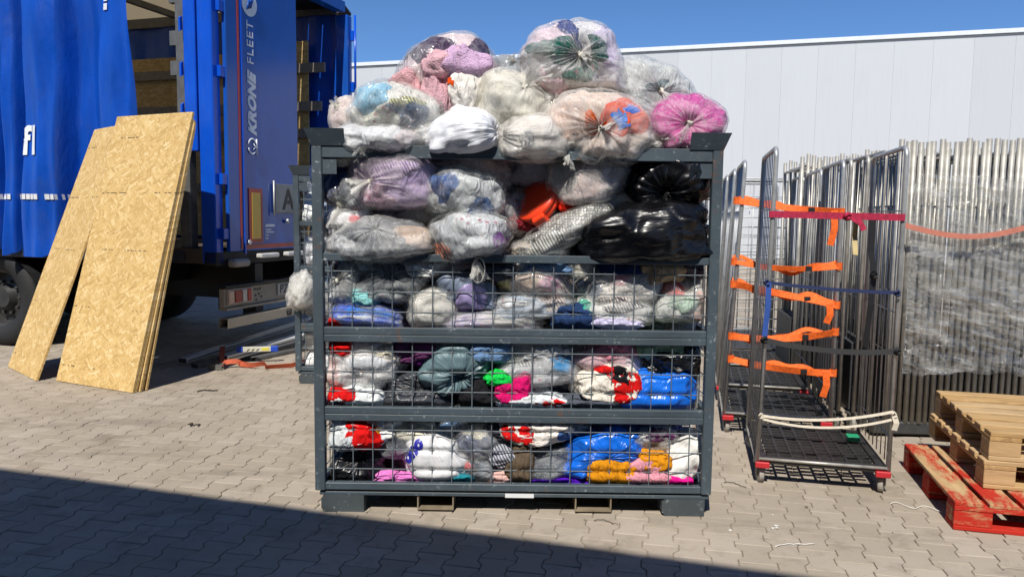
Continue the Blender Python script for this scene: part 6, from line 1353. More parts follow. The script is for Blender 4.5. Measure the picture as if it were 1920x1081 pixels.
    {'n': 'clothes_bag', 'l': 'bag of clothes packed deep in the heaped cage behind the front bags', 'c': 'bag', 'p': (0.609, 4.15, 0.605), 'r': (0.246, 0.2, 0.16), 't': 'matt', 'm': '8a8d95', 's': 162, 'g': 'bags packed deep in the heaped cage', 'box': (-0.925, 0.962, 0.118), 'q': 0.75},
    {'n': 'clothes_bag', 'l': 'bag of clothes packed deep in the heaped cage behind the front bags', 'c': 'bag', 'p': (-0.911, 4.15, 0.397), 'r': (0.246, 0.2, 0.16), 't': 'matt', 'm': 'b08a94', 's': 163, 'g': 'bags packed deep in the heaped cage', 'box': (-0.925, 0.962, 0.118), 'q': 0.75},
    {'n': 'clothes_bag', 'l': 'bag of clothes packed deep in the heaped cage behind the front bags', 'c': 'bag', 'p': (-0.501, 4.15, 0.382), 'r': (0.246, 0.2, 0.16), 't': 'haze', 'm': 'b4b6ba', 's': 164, 'g': 'bags packed deep in the heaped cage', 'box': (-0.925, 0.962, 0.118), 'q': 0.75},
    {'n': 'clothes_bag', 'l': 'bag of clothes packed deep in the heaped cage behind the front bags', 'c': 'bag', 'p': (-0.213, 4.15, 0.398), 'r': (0.246, 0.2, 0.16), 't': 'haze', 'm': '4a4e60', 's': 165, 'g': 'bags packed deep in the heaped cage', 'box': (-0.925, 0.962, 0.118), 'q': 0.75},
    {'n': 'clothes_bag', 'l': 'bag of clothes packed deep in the heaped cage behind the front bags', 'c': 'bag', 'p': (0.154, 4.15, 0.399), 'r': (0.246, 0.2, 0.16), 't': 'grey', 'm': '565a66', 's': 166, 'g': 'bags packed deep in the heaped cage', 'box': (-0.925, 0.962, 0.118), 'q': 0.75},
    {'n': 'clothes_bag', 'l': 'bag of clothes packed deep in the heaped cage behind the front bags', 'c': 'bag', 'p': (0.57, 4.15, 0.404), 'r': (0.246, 0.2, 0.16), 't': 'haze', 'm': '5a6f8c', 's': 167, 'g': 'bags packed deep in the heaped cage', 'box': (-0.925, 0.962, 0.118), 'q': 0.75},
    {'n': 'clothes_bag', 'l': 'bag of clothes packed deep in the heaped cage behind the front bags', 'c': 'bag', 'p': (0.905, 4.15, 0.407), 'r': (0.246, 0.2, 0.16), 't': 'clear', 'm': 'cdc6c0', 's': 168, 'g': 'bags packed deep in the heaped cage', 'box': (-0.925, 0.962, 0.118), 'q': 0.75},
    {'n': 'clothes_bag', 'l': 'bag of clothes packed deep in the heaped cage behind the front bags', 'c': 'bag', 'p': (-0.79, 4.15, 0.186), 'r': (0.246, 0.2, 0.16), 't': 'haze', 'm': '6c7a92', 's': 169, 'g': 'bags packed deep in the heaped cage', 'box': (-0.925, 0.962, 0.118), 'q': 0.75},
    {'n': 'clothes_bag', 'l': 'bag of clothes packed deep in the heaped cage behind the front bags', 'c': 'bag', 'p': (-0.383, 4.15, 0.168), 'r': (0.246, 0.2, 0.16), 't': 'haze', 'm': 'c4b4bc', 's': 170, 'g': 'bags packed deep in the heaped cage', 'box': (-0.925, 0.962, 0.118), 'q': 0.75},
    {'n': 'clothes_bag', 'l': 'bag of clothes packed deep in the heaped cage behind the front bags', 'c': 'bag', 'p': (-0.093, 4.15, 0.178), 'r': (0.246, 0.2, 0.16), 't': 'grey', 'm': '6c7a92', 's': 171, 'g': 'bags packed deep in the heaped cage', 'box': (-0.925, 0.962, 0.118), 'q': 0.75},
    {'n': 'clothes_bag', 'l': 'bag of clothes packed deep in the heaped cage behind the front bags', 'c': 'bag', 'p': (0.325, 4.15, 0.19), 'r': (0.246, 0.2, 0.16), 't': 'clear', 'm': '5a6f8c', 's': 172, 'g': 'bags packed deep in the heaped cage', 'box': (-0.925, 0.962, 0.118), 'q': 0.75},
    {'n': 'clothes_bag', 'l': 'bag of clothes packed deep in the heaped cage behind the front bags', 'c': 'bag', 'p': (0.658, 4.15, 0.21), 'r': (0.246, 0.2, 0.16), 't': 'clear', 'm': 'c4b4bc', 's': 173, 'g': 'bags packed deep in the heaped cage', 'box': (-0.925, 0.962, 0.118), 'q': 0.75},
    {'n': 'clothes_bag', 'l': 'pale bag at the back of the heap held up by the deep bags', 'c': 'bag', 'p': (-0.612, 4.42, 1.953), 'r': (0.274, 0.24, 0.152), 't': 'haze', 'm': 'b9b4b8', 's': 174, 'g': 'pale bags at the back of the heap', 'q': 0.6},
    {'n': 'clothes_bag', 'l': 'pale bag at the back of the heap held up by the deep bags', 'c': 'bag', 'p': (-0.192, 4.42, 2.032), 'r': (0.274, 0.24, 0.183), 't': 'haze', 'm': 'b9b4b8', 's': 175, 'g': 'pale bags at the back of the heap', 'q': 0.6},
    {'n': 'clothes_bag', 'l': 'pale bag at the back of the heap held up by the deep bags', 'c': 'bag', 'p': (0.228, 4.42, 2.067), 'r': (0.29, 0.24, 0.183), 't': 'haze', 'm': 'b9b4b8', 's': 176, 'g': 'pale bags at the back of the heap', 'q': 0.6},
    {'n': 'clothes_bag', 'l': 'pale bag at the back of the heap held up by the deep bags', 'c': 'bag', 'p': (0.649, 4.42, 2.028), 'r': (0.274, 0.24, 0.152), 't': 'haze', 'm': 'b9b4b8', 's': 177, 'g': 'pale bags at the back of the heap', 'q': 0.6},
    {'n': 'clothes_bag', 'l': 'white bag tied near the top of the second cage', 'c': 'bag', 'p': (-1.82, 7.02, 1.521), 'r': (0.145, 0.22, 0.165), 't': 'matt', 'm': 'dcdcd8', 's': 178, 'tail': 0, 'ym': 6.765, 'box': (-1.85, 0.0, 0.12)},
    {'n': 'clothes_bag', 'l': 'small white bag under the catch of the second cage', 'c': 'bag', 'p': (-1.875, 7.02, 1.735), 'r': (0.077, 0.22, 0.087), 't': 'milky', 'm': 'dadad6', 'k': (-0.3, 0.5), 's': 179, 'tail': 0, 'ym': 6.765, 'box': (-1.85, 0.0, 0.12)},
    {'n': 'clothes_bag', 'l': 'white and blue patterned bag low in the upper half of the second cage', 'c': 'bag', 'p': (-1.796, 7.02, 1.16), 'r': (0.165, 0.22, 0.165), 't': 'haze', 'm': 'd3d4dc', 's': 180, 'tail': 0, 'ym': 6.765, 'box': (-1.85, 0.0, 0.12)},
    {'n': 'clothes_bag', 'l': 'pale bag crammed behind the bulging film in the second cage', 'c': 'bag', 'p': (-1.772, 7.02, 0.722), 'r': (0.184, 0.22, 0.194), 't': 'haze', 'm': 'c4c2bc', 's': 181, 'tail': 0, 'ym': 6.765, 'box': (-1.85, 0.0, 0.12)},
    {'n': 'clothes_bag', 'l': 'white sack upper of two at the foot of the second cage', 'c': 'bag', 'p': (-1.766, 7.02, 0.387), 'r': (0.174, 0.22, 0.145), 't': 'matt', 'm': 'dcdcd9', 's': 182, 'tail': 0, 'ym': 6.765, 'box': (-1.85, 0.0, 0.12)},
    {'n': 'clothes_bag', 'l': 'white sack lowest in the second cage', 'c': 'bag', 'p': (-1.758, 7.02, 0.154), 'r': (0.184, 0.22, 0.126), 't': 'matt', 'm': 'd8d8d6', 's': 183, 'tail': 0, 'ym': 6.765, 'box': (-1.85, 0.0, 0.12)},
    {'n': 'clothes_bag', 'l': 'clear film bag bulging out through the side of the second cage', 'c': 'bag', 'p': (-1.843, 6.75, 0.821), 'r': (0.121, 0.14, 0.205), 't': 'milky', 'm': 'd6d5d0', 'k': (-0.3, 0.8), 's': 184, 'tail': 0},
    {'n': 'clothes_bag', 'l': 'bag of clothes packed inside the second cage', 'c': 'bag', 'p': (-1.492, 7.2, 1.406), 'r': (0.278, 0.28, 0.278), 't': 'matt', 'm': '7a8798', 's': 185, 'g': 'bags packed inside the second cage', 'q': 0.5},
    {'n': 'clothes_bag', 'l': 'bag of clothes packed inside the second cage', 'c': 'bag', 'p': (-1.022, 7.2, 1.444), 'r': (0.278, 0.28, 0.278), 't': 'haze', 'm': 'c4b4bc', 's': 186, 'g': 'bags packed inside the second cage', 'q': 0.5},
    {'n': 'clothes_bag', 'l': 'bag of clothes packed inside the second cage', 'c': 'bag', 'p': (-0.552, 7.2, 1.414), 'r': (0.278, 0.28, 0.278), 't': 'haze', 'm': 'c4b4bc', 's': 187, 'g': 'bags packed inside the second cage', 'q': 0.5},
    {'n': 'clothes_bag', 'l': 'bag of clothes packed inside the second cage', 'c': 'bag', 'p': (-0.081, 7.2, 1.415), 'r': (0.278, 0.28, 0.278), 't': 'haze', 'm': '5a6f8c', 's': 188, 'g': 'bags packed inside the second cage', 'q': 0.5},
    {'n': 'clothes_bag', 'l': 'bag of clothes packed inside the second cage', 'c': 'bag', 'p': (-1.496, 7.2, 0.918), 'r': (0.278, 0.28, 0.278), 't': 'matt', 'm': '5a6f8c', 's': 189, 'g': 'bags packed inside the second cage', 'q': 0.5},
    {'n': 'clothes_bag', 'l': 'bag of clothes packed inside the second cage', 'c': 'bag', 'p': (-1.022, 7.2, 0.92), 'r': (0.278, 0.28, 0.278), 't': 'haze', 'm': 'cfccc8', 's': 190, 'g': 'bags packed inside the second cage', 'q': 0.5},
    {'n': 'clothes_bag', 'l': 'bag of clothes packed inside the second cage', 'c': 'bag', 'p': (-0.549, 7.2, 0.963), 'r': (0.278, 0.28, 0.278), 't': 'haze', 'm': '6c7a92', 's': 191, 'g': 'bags packed inside the second cage', 'q': 0.5},
    {'n': 'clothes_bag', 'l': 'bag of clothes packed inside the second cage', 'c': 'bag', 'p': (-0.076, 7.2, 0.886), 'r': (0.278, 0.28, 0.278), 't': 'haze', 'm': '5a6f8c', 's': 192, 'g': 'bags packed inside the second cage', 'q': 0.5},
    {'n': 'clothes_bag', 'l': 'bag of clothes packed inside the second cage', 'c': 'bag', 'p': (-1.499, 7.2, 0.415), 'r': (0.278, 0.28, 0.278), 't': 'haze', 'm': '7a8798', 's': 193, 'g': 'bags packed inside the second cage', 'q': 0.5},
    {'n': 'clothes_bag', 'l': 'bag of clothes packed inside the second cage', 'c': 'bag', 'p': (-1.023, 7.2, 0.439), 'r': (0.278, 0.28, 0.278), 't': 'haze', 'm': '5a6f8c', 's': 194, 'g': 'bags packed inside the second cage', 'q': 0.5},
    {'n': 'clothes_bag', 'l': 'bag of clothes packed inside the second cage', 'c': 'bag', 'p': (-0.546, 7.2, 0.385), 'r': (0.278, 0.28, 0.278), 't': 'haze', 'm': '7a8798', 's': 195, 'g': 'bags packed inside the second cage', 'q': 0.5},
    {'n': 'clothes_bag', 'l': 'bag of clothes packed inside the second cage', 'c': 'bag', 'p': (-0.07, 7.2, 0.379), 'r': (0.278, 0.28, 0.278), 't': 'matt', 'm': '7a8798', 's': 196, 'g': 'bags packed inside the second cage', 'q': 0.5},
]

# ================================================================== steel stillage cages
CAGE = painted_steel('slate painted steel', '424d54')
FOOTM = painted_steel('dark foot steel', '3d4447', .6)
WIRE = painted_steel('painted wire', '5d666c', .45)
BUFF = plain('bare worn metal', '8a7d68', .6, .2, .3, 14)
def stillage(label, loc, beams, panels, rz=0.0, back=True):
    """frame of square tube, x half width .997, depth 1.2 (front at y=-.6); beams: list of (z0,z1) across the front, panels: list of (z0,z1) of wire"""
    o = thing('stillage_cage', label, 'cage', loc, rz)
    X, P, F = .997, .050, -.6
    for sx in (-1, 1):
        for y0 in (F, -F - P):
            x0 = -X if sx < 0 else X - P
            MB().box(x0, x0 + P, y0, y0 + P, .112, 1.832, bev=.004).build('corner_post', CAGE, o)
    for y0 in (F + .004, -F - P + .004):
        for z0, z1 in beams:
            MB().box(-X + P + .001, X - P - .001, y0, y0 + P - .012, z0, z1, bev=.003).build('beam', CAGE, o)
    for sx in (-1, 1):
        x0 = -X + .006 if sx < 0 else X - P + .006
        for z0, z1 in (beams[0], beams[2], beams[4], beams[-1]):
            MB().box(x0, x0 + P - .012, F + P + .001, -F - P - .001, z0, z1, bev=.003).build('side_beam', CAGE, o)
    # bottom lip, floor, pockets, feet
    MB().box(-X + .02, X - .01, F + .012, F + .05, .086, .104, bev=.002).build('bottom_lip', CAGE, o)
    MB().box(-X + .03, X - .03, F + .06, -F - .06, .088, .112).build('floor_plate', FOOTM, o)
    for x0 in (-.485, .315):
        pk = MB()
        pk.box(x0, x0 + .006, F + .02, -F - .02, .02, .085); pk.box(x0 + .178, x0 + .184, F + .02, -F - .02, .02, .085)
        pk.box(x0, x0 + .184, F + .018, -F - .02, .012, .019)
        pk.build('fork_pocket', BUFF, o)
    for x0 in (-.968, .752):
        for y0 in (F + .005, -F - .115):
            mb = MB().prism([(x0, .02), (x0 + .02, .0), (x0 + .215, .0), (x0 + .215, .0855), (x0 + .02, .0855), (x0, .07)], y0, y0 + .11)
            mb.build('foot', FOOTM, o)
    # stacking catches on the four corners: two flared plates each
    for sx in (-1, 1):
        for sy in (-1, 1):
            fl = MB(); y0 = F if sy < 0 else -F
            xo = sx * X; xi = sx * (X - .165); z0, z1 = 1.826, 1.905
            q = [(xo, y0 + sy * .002, z0), (xi, y0 + sy * .002, z0), (xi, y0 + sy * .034, z1), (xo + sx * .028, y0 + sy * .034, z1)]
            vs = [Vector(v) for v in q] + [Vector((v[0], v[1] - sy * .005, v[2])) for v in q]
            fl.add(vs, [(0, 1, 2, 3), (7, 6, 5, 4), (0, 4, 5, 1), (1, 5, 6, 2), (2, 6, 7, 3), (3, 7, 4, 0)])
            q = [(xo, y0, z0), (xo, y0 - sy * .165, z0), (xo + sx * .028, y0 - sy * .165, z1), (xo + sx * .028, y0 + sy * .028, z1)]
            vs = [Vector(v) for v in q] + [Vector((v[0] - sx * .005, v[1], v[2])) for v in q]
            fl.add(vs, [(0, 1, 2, 3), (7, 6, 5, 4), (0, 4, 5, 1), (1, 5, 6, 2), (2, 6, 7, 3), (3, 7, 4, 0)])
            fl.build('stacking_catch', CAGE, o)
            gx0, gx1 = sorted((sx * (X - P - .001), sx * (X - P - .07)))
            gy = F + .012 if sy < 0 else -F - .018
            MB().box(gx0, gx1, gy, gy + .006, 1.69, 1.766).build('gusset', CAGE, o)
    # welded wire: one panel each
    def wires(y, zs, x0, x1):
        mb = MB()
        for (za, zb) in zs:
            k = x0
            while k < x1:
                mb.tube([(k, y, za - .006), (k, y, zb + .006)], .0030, 6, cap=False); k += .0995
            z = zb - .051
            hs_ = []
            while z > za + .03: hs_.append(z); z -= .1005
            for z in hs_:
                mb.tube([(-X + .03, y + .006, z), (X - .03, y + .006, z)], .0030, 6, cap=False)
        return mb
    for zs in panels:
        wires(F + .022, [zs], -.908, X - .05).build('wire_panel', WIRE, o)
    wires(-F - .03, [(.15, 1.77)], -.908, X - .05).build('wire_panel', WIRE, o)
    for sx in (-1, 1):
        mb = MB(); x = sx * (X - .03)
        for k in range(11): mb.tube([(x, F + .1 + k * .0995, .15), (x, F + .1 + k * .0995, 1.77)], .003, 6, cap=False)
        for k in range(16): mb.tube([(x + .006 * sx, F + .05, .2 + k * .0995), (x + .006 * sx, -F - .05, .2 + k * .0995)], .003, 6, cap=False)
        mb.build('wire_panel', WIRE, o)
    return o
YF = 3.78
BEAMS = [(1.768, 1.831), (1.268, 1.306), (.905, .941), (.868, .9035), (.506, .541), (.470, .5045), (.116, .152)]
cage = stillage('slate grey steel stillage cage heaped with bags of clothes', (.018, YF + .6, 0), BEAMS, [(.941, 1.268), (.541, .868), (.152, .470)])
MB().box(-.04, .105, -.5905, -.5885, .083, .104).build('sticker', plain('sticker white', 'd9dbdc', .5, 0, .03), cage)
BEAMS2 = [(1.768, 1.831), (1.40, 1.44), (1.00, 1.05), (.90, .94), (.47, .54), (.62, .63), (.06, .10)]
cage2 = stillage('second steel cage of bags standing behind the heaped cage beside the trailer', (-.905, 6.72 + .6, 0), [(1.768, 1.831), (1.39, 1.43), (1.00, 1.04), (.50, .535), (.465, .499), (.116, .152)], [(1.43, 1.768), (1.04, 1.39), (.535, 1.00), (.152, .465)])

# ================================================================== bags and clothes
def blob(rx, ry, rz, knot, seed, n=(96, 64), lump=.10, pleat=.05, crumple=.010, boxy=2.5, fold=0.0, fold_dir=(0, 0, 1), grow=0.0, foldf=9.0, shape=1.0, crinkle=0.0):
    """closed lumpy surface; knot = direction (x,y,z) of the tie or None. Returns V, Q, theta, phi arrays"""
    nph, nth = n
    a = Vector(knot if knot is not None else (.2, .3, 1)).normalized()
    b = a.orthogonal().normalized(); c = a.cross(b)
    th = np.linspace(0.0, math.pi, nth) ** 1.0
    th = math.pi * (np.linspace(0, 1, nth) ** 1.12)
    ph = np.linspace(0, 2 * math.pi, nph, endpoint=False)
    T, Pm = np.meshgrid(th, ph, indexing='ij')
    T, Pm = T.ravel(), Pm.ravel()
    rng = np.random.RandomState(seed)
    D = (np.cos(T)[:, None] * np.array(a)[None] + (np.sin(T) * np.cos(Pm))[:, None] * np.array(b)[None] + (np.sin(T) * np.sin(Pm))[:, None] * np.array(c)[None])
    nrm = (np.abs(D) ** boxy).sum(1) ** (1 / boxy)
    U = D / nrm[:, None]
    r = 1 + lump * 1.9 * fbm(D * 1.7 + seed * 3.7, 2, seed) + lump * .4 * fbm(D * 3.6 + seed, 2, seed + 5)
    gather = np.zeros_like(T)
    if knot is not None:
        x = np.clip(1 - T / 1.25, 0, 1)
        r = r * (1 - .30 * x ** 2.2)
        nf = 2 * rng.randint(4, 8)
        Pk = Pm + .55 * np.sin(Pm + rng.rand() * 6) + .28 * np.sin(2 * Pm + rng.rand() * 6)      # uneven gathers
        wob = .8 * vnoise(np.stack([T * 1.3, np.cos(Pm) * 1.2, np.sin(Pm) * 1.2], 1) + seed, seed + 9)
        p1 = 1 - 2 * np.abs(np.sin((nf * Pk / 2) + wob * 1.2 + rng.rand() * 6))
        p2 = 1 - 2 * np.abs(np.sin((nf + 7) * Pk / 2 * 1.0 + wob * 2 + rng.rand() * 6)) if (nf + 7) % 2 == 0 else np.cos((nf + 7) * Pk + wob * 2)
        env = np.exp(-T / .55) * np.clip(T / .12, 0, 1)
        r = r + pleat * (p1 * .65 + p2 * .5) * env
        gather = np.exp(-T / .42)
    P = U * r[:, None] * np.array([rx, ry, rz])[None]
    if shape:                                     # sagging, lopsided sack
        r3 = np.random.RandomState(seed + 501); zt = P[:, 2] / rz; xt = P[:, 0] / rx
        P[:, 0] *= 1 - shape * r3.uniform(-.25, .75) * zt * .32
        P[:, 0] += shape * r3.uniform(-.22, .22) * P[:, 2]
        P[:, 2] *= 1 + shape * r3.uniform(-.22, .22) * xt
        P[:, 2] += shape * r3.uniform(-.12, .12) * rz * (xt ** 2 - .4)
        P[:, 2] = np.where(P[:, 2] < -.55 * rz, -.55 * rz + (P[:, 2] + .55 * rz) * .62, P[:, 2])      # flattened where it lies
    out = D / np.linalg.norm(D, axis=1)[:, None]
    if crumple:
        w = P * 4.5 + 2.4 * np.stack([vnoise(P * 5 + 1, seed + 1), vnoise(P * 5 + 9, seed + 2), vnoise(P * 5 + 5, seed + 3)], 1) * .5
        cr = ridged(w + seed, 2, seed + 20, .45)
        P = P + out * (cr * crumple)[:, None]
    if crinkle:
        w2 = P * 13 + 1.6 * np.stack([vnoise(P * 9 + 3, seed + 11), vnoise(P * 9 + 6, seed + 12), vnoise(P * 9 + 8, seed + 13)], 1)
        P = P + out * (ridged(w2 + seed, 2, seed + 29, .5) * crinkle)[:, None]
    if fold:
        fd = Vector(fold_dir).normalized()
        q1 = fd.orthogonal().normalized(); q2 = fd.cross(q1)
        C = np.stack([P @ np.array(q1) * foldf, P @ np.array(q2) * foldf, P @ np.array(fd) * foldf * .28], 1)
        C = C + .9 * np.stack([vnoise(P * 6 + 2, seed + 61), vnoise(P * 6 + 7, seed + 62), vnoise(P * 6 + 4, seed + 63)], 1)
        f1 = ridged(C + seed * 1.3, 2, seed + 70, .45)
        P = P + out * (f1 * fold)[:, None]
    if grow: P = P + out * grow
    idx = np.arange(nth * nph).reshape(nth, nph)
    nx_ = np.roll(idx, -1, 1)
    Q = np.stack([idx[:-1], idx[1:], nx_[1:], nx_[:-1]], -1).reshape(-1, 4)
    return P, Q, T, Pm, gather

def rot_y(P, deg):
    a = R(deg); c, s = math.cos(a), math.sin(a)
    return np.stack([P[:, 0] * c - P[:, 2] * s, P[:, 1], P[:, 0] * s + P[:, 2] * c], 1)

WIRES_Z = np.array([1.217, 1.1165, 1.016, .817, .7165, .616, .419, .3185, .218])
def press(P, loc, ymin, box=None):
    """flatten whatever would pass the wire front (soft), and keep inside the cage walls"""
    W = P + np.array(loc)
    def soft(v, lim, k=.035):
        d = v - lim
        return lim + np.where(d > k, d, k * np.exp(np.clip((d - k) / k, -8, 0)) * 1.0)
    if ymin is not None:
        lim = ymin
        if WIRES_Z is not None and abs(ymin - 3.826) < .01:      # bulge between the wires, pinched where a wire crosses
            dz = np.min(np.abs(W[:, 2][:, None] - WIRES_Z[None]), 1)
            dx = np.abs((W[:, 0] + .890 + .04975) % .0995 - .04975)
            lim = 3.783 + .016 * np.exp(-(dz / .013) ** 2) + .012 * np.exp(-(dx / .012) ** 2)
            bz = np.min(np.abs(W[:, 2][:, None] - np.array([1.287, .905, .505, .134])[None]) - np.array([.019, .038, .037, .018])[None], 1)
            lim = np.maximum(lim, 3.826 - np.clip(bz, 0, .03) * 1.5)
        W[:, 1] = soft(W[:, 1], lim)
    if box is not None:
        W[:, 0] = soft(W[:, 0], box[0]); W[:, 0] = -soft(-W[:, 0], -box[1])
        W[:, 2] = soft(W[:, 2], box[2])
    return W - np.array(loc)

def submesh(P, Q, mask_v, extra=None):
    m = mask_v[Q].all(1)
    q = Q[m]
    if len(q) == 0: return None
    lab = np.arange(len(P))
    while True:                                   # keep the largest connected piece
        mn = lab[q].min(1); new = lab.copy()
        for c_ in range(q.shape[1]): np.minimum.at(new, q[:, c_], mn)
        if (new == lab).all(): break
        lab = new
    fl_ = lab[q[:, 0]]; ids, cn = np.unique(fl_, return_counts=True)
    q = q[fl_ == ids[cn.argmax()]]
    used = np.unique(q); remap = -np.ones(len(P), int); remap[used] = np.arange(len(used))
    return P[used], remap[q], used

def attrs_pv(T, Ph, gather):
    pv = np.stack([np.cos(Ph) * 2.6, np.sin(Ph) * 2.6, T * .55], 1)
    return {'pv': ('FLOAT_VECTOR', pv), 'gather': ('FLOAT', gather)}

def tail_mesh(base, direction, L, r0, r1, seed, droop=.25):
    """ruffled loose end of a tied bag"""
    rng = np.random.RandomState(seed + 999)
    d = Vector(direction).normalized(); b = d.orthogonal().normalized(); c = d.cross(b)
    nu, nv = 54, 12
    V = []
    for j in range(nv):
        f = j / (nv - 1)
        cen = Vector(base) + d * (L * f) + Vector((0, 0, -droop * L * f * f))
        rr = r0 + (r1 - r0) * f ** 1.3
        for i in range(nu):
            p = 2 * math.pi * i / nu
            w = 1 + f * (.34 * math.sin(5 * p + seed + f * 2) + .22 * math.sin(9 * p + 2 * seed) + .12 * math.sin(17 * p + 3 * f))
            flat = .45 + .25 * math.sin(seed)
            jag = 1 + .18 * f * math.sin(3 * p + seed * 1.7) + .08 * f * math.sin(11 * p)
            V.append(cen + (b * math.cos(p) * rr * w + c * math.sin(p) * rr * w * flat) + d * (L * f * (jag - 1)))
    Q = [(j * nu + i, j * nu + (i + 1) % nu, (j + 1) * nu + (i + 1) % nu, (j + 1) * nu + i) for j in range(nv - 1) for i in range(nu)]
    P = np.array([v[:] for v in V])
    f = np.repeat(np.linspace(0, 1, nv), nu); ph = np.tile(np.linspace(0, 2 * math.pi, nu, endpoint=False), nv)
    return np_mesh('loose_end', P, Q, True, attrs_pv(f * .5, ph, .75 - .45 * f))

FILMS = {'clear': film_mat('f2f4f2', (-.02, .20)), 'milky': film_mat('f6f4ee', (.14, .46)), 'haze': film_mat('f4f4f1', (.03, .30)),
         'pink': film_mat('f6e8ee', (.04, .30)), 'blue': film_mat('e6ecf8', (.03, .28)), 'grey': film_mat('d6dadc', (.06, .34))}
def bag(b):
    """one bag of clothes as described by a row of BAGS"""
    x, y, z = b['p']; rx, ry, rz = b['r']; sd = b['s']; rot = b.get('rot', 0)
    size = max(rx, rz)
    zb = -rz
    base = (x, y, z + zb)
    o = thing(b['n'], b['l'], b['c'], base, 0, b.get('g'))
    loc = (x, y, z)
    off = np.array([0, 0, -zb])
    kn = b.get('k')
    kdir = None
    if kn is not None:
        kx, kz = kn; ky = -math.sqrt(max(.05, 1 - kx * kx - kz * kz)); kdir = (kx, ky, kz)
    ymin, box = b.get('ym'), b.get('box')
    res = max(.55, min(1.15, size / .22)) * b.get('q', 1.0)
    nf = (int(132 * res) // 2 * 2, int(78 * res)); ni = (int(92 * res), int(60 * res))
    kind = b['t']
    def fin(P): return press(rot_y(P, rot), loc, ymin, box)
    kpos = None
    if kind in FILMS:
        # garments inside
        P, Q, T, Ph, ga = blob(rx * .965, ry * .955, rz * .965, kdir, sd, ni, b.get('lump', .10), .012, .004, b.get('boxy', 2.25), .016, (math.sin(sd), .3, math.cos(sd * 1.7)), -.010, 7.5)
        N = P / np.array([rx, ry, rz])
        wn_ = .34 * np.stack([fbm(N * 1.5 + sd, 3, sd + 77), fbm(N * 1.5 + sd + 9, 3, sd + 78)], 1)
        left = np.ones(len(P), bool)
        parts = []
        for pi, (u, v, ru, rv, colr) in enumerate(b.get('pt', ())):
            d = np.sqrt(((N[:, 0] + wn_[:, 0] - u) / ru) ** 2 + ((N[:, 2] + wn_[:, 1] - v) / rv) ** 2) + np.where(N[:, 1] > .35, 9, 0)
            m = d < 1
            parts.append((m, d, colr, pi))
        Pw = fin(P)
        mats = cloth_mat(b['m'], False, .26, b.get('pa'))
        me = np_mesh('garment', Pw + off, Q, True)
        link('garment', me, mats, o)
        for m, d, colr, pi in parts:
            lift = .010 * np.sqrt(np.clip(1.0 - d, 0, 1)) * 1.6 - .004
            out = P / (np.linalg.norm(P, axis=1)[:, None] + 1e-6)
            big = d < 1.12
            P2 = fin(P + out * (np.where(d < 1, lift, -.012) + .0015 * pi)[:, None])
            sm_ = submesh(P2 + off, Q, big)
            if sm_ is None: continue
            link('garment', np_mesh('garment', sm_[0], sm_[1], True), cloth_mat(colr, False, .2, (None, None, 'print', None, 'floral', None, None, 'stripe')[(sd * 3 + pi * 5) % 8]), o)
        P, Q, T, Ph, ga = blob(rx, ry, rz, kdir, sd, nf, b.get('lump', .10), b.get('pl', .055), .004, b.get('boxy', 2.25), 0, (0, 0, 1), .004, crinkle=b.get('ck', .003))
        Pw = fin(P)
        link('plastic_film', np_mesh('plastic_film', Pw + off, Q, True, attrs_pv(T, Ph, ga)), FILMS[kind], o)
        kpos = Pw[0] + off
        tmat = FILMS['milky']
    elif kind == 'cloth':
        P, Q, T, Ph, ga = blob(rx, ry, rz, None, sd, ni if size < .2 else (int(120 * res), int(76 * res)), .14, 0, .004, 2.3, b.get('fold', .03), b.get('fd', (1, 0, .3)), 0, b.get('ff', 9.0))
        Pw = fin(P)
        N = P / np.array([rx, ry, rz])
        if ymin is not None:                      # rucks that survive being pressed to the wire
            fd_ = Vector(b.get('fd', (1, 0, .3))).normalized(); q_ = Vector((-fd_.z, 0, fd_.x))
            C_ = np.stack([Pw @ np.array(q_) * 26, Pw[:, 1] * 8, Pw @ np.array(fd_) * 8], 1)
            C_ = C_ + 1.1 * np.stack([vnoise(Pw * 14 + 2, sd + 81), vnoise(Pw * 14 + 5, sd + 82), vnoise(Pw * 14 + 8, sd + 83)], 1)
            Pw = Pw.copy(); Pw[:, 1] -= .011 * ridged(C_, 2, sd + 90, .5) - .006
        link('fabric', np_mesh('fabric', Pw + off, Q, True), cloth_mat(b['m'], b.get('fz', False), 0.0, b.get('pa')), o)
        for pi, (u, v, ru, rv, colr) in enumerate(b.get('pt', ())):
            d = (np.abs((N[:, 0] - u) / ru) ** 3 + np.abs((N[:, 2] - v + .3 * (N[:, 0] - u)) / rv) ** 3) ** (1 / 3) + .6 * fbm(N * 1.6 + sd + pi, 3, sd) + np.where(N[:, 1] > .3, 9, 0)
            out = P / (np.linalg.norm(P, axis=1)[:, None] + 1e-6)
            sm_ = submesh(fin(P + out * np.where(d < 1, .005, -.006)[:, None]) + off, Q, d < 1.15)
            if sm_ is not None: link('fabric', np_mesh('fabric', sm_[0], sm_[1], True), cloth_mat(colr, b.get('fz', False)), o)
    else:  # opaque plastic sack
        P, Q, T, Ph, ga = blob(rx, ry, rz, kdir, sd, nf, b.get('lump', .11), b.get('pl', .06), b.get('cr', .006), b.get('boxy', 2.25), b.get('fold', .009), (math.sin(sd), .2, math.cos(sd)), 0, 6.0)
        Pw = fin(P)
        mt = plastic_mat(b['m'], {'gloss': .26, 'matt': .42}.get(kind, .3))
        link('plastic_skin', np_mesh('plastic_skin', Pw + off, Q, True, attrs_pv(T, Ph, ga)), mt, o)
        N = P / np.array([rx, ry, rz])
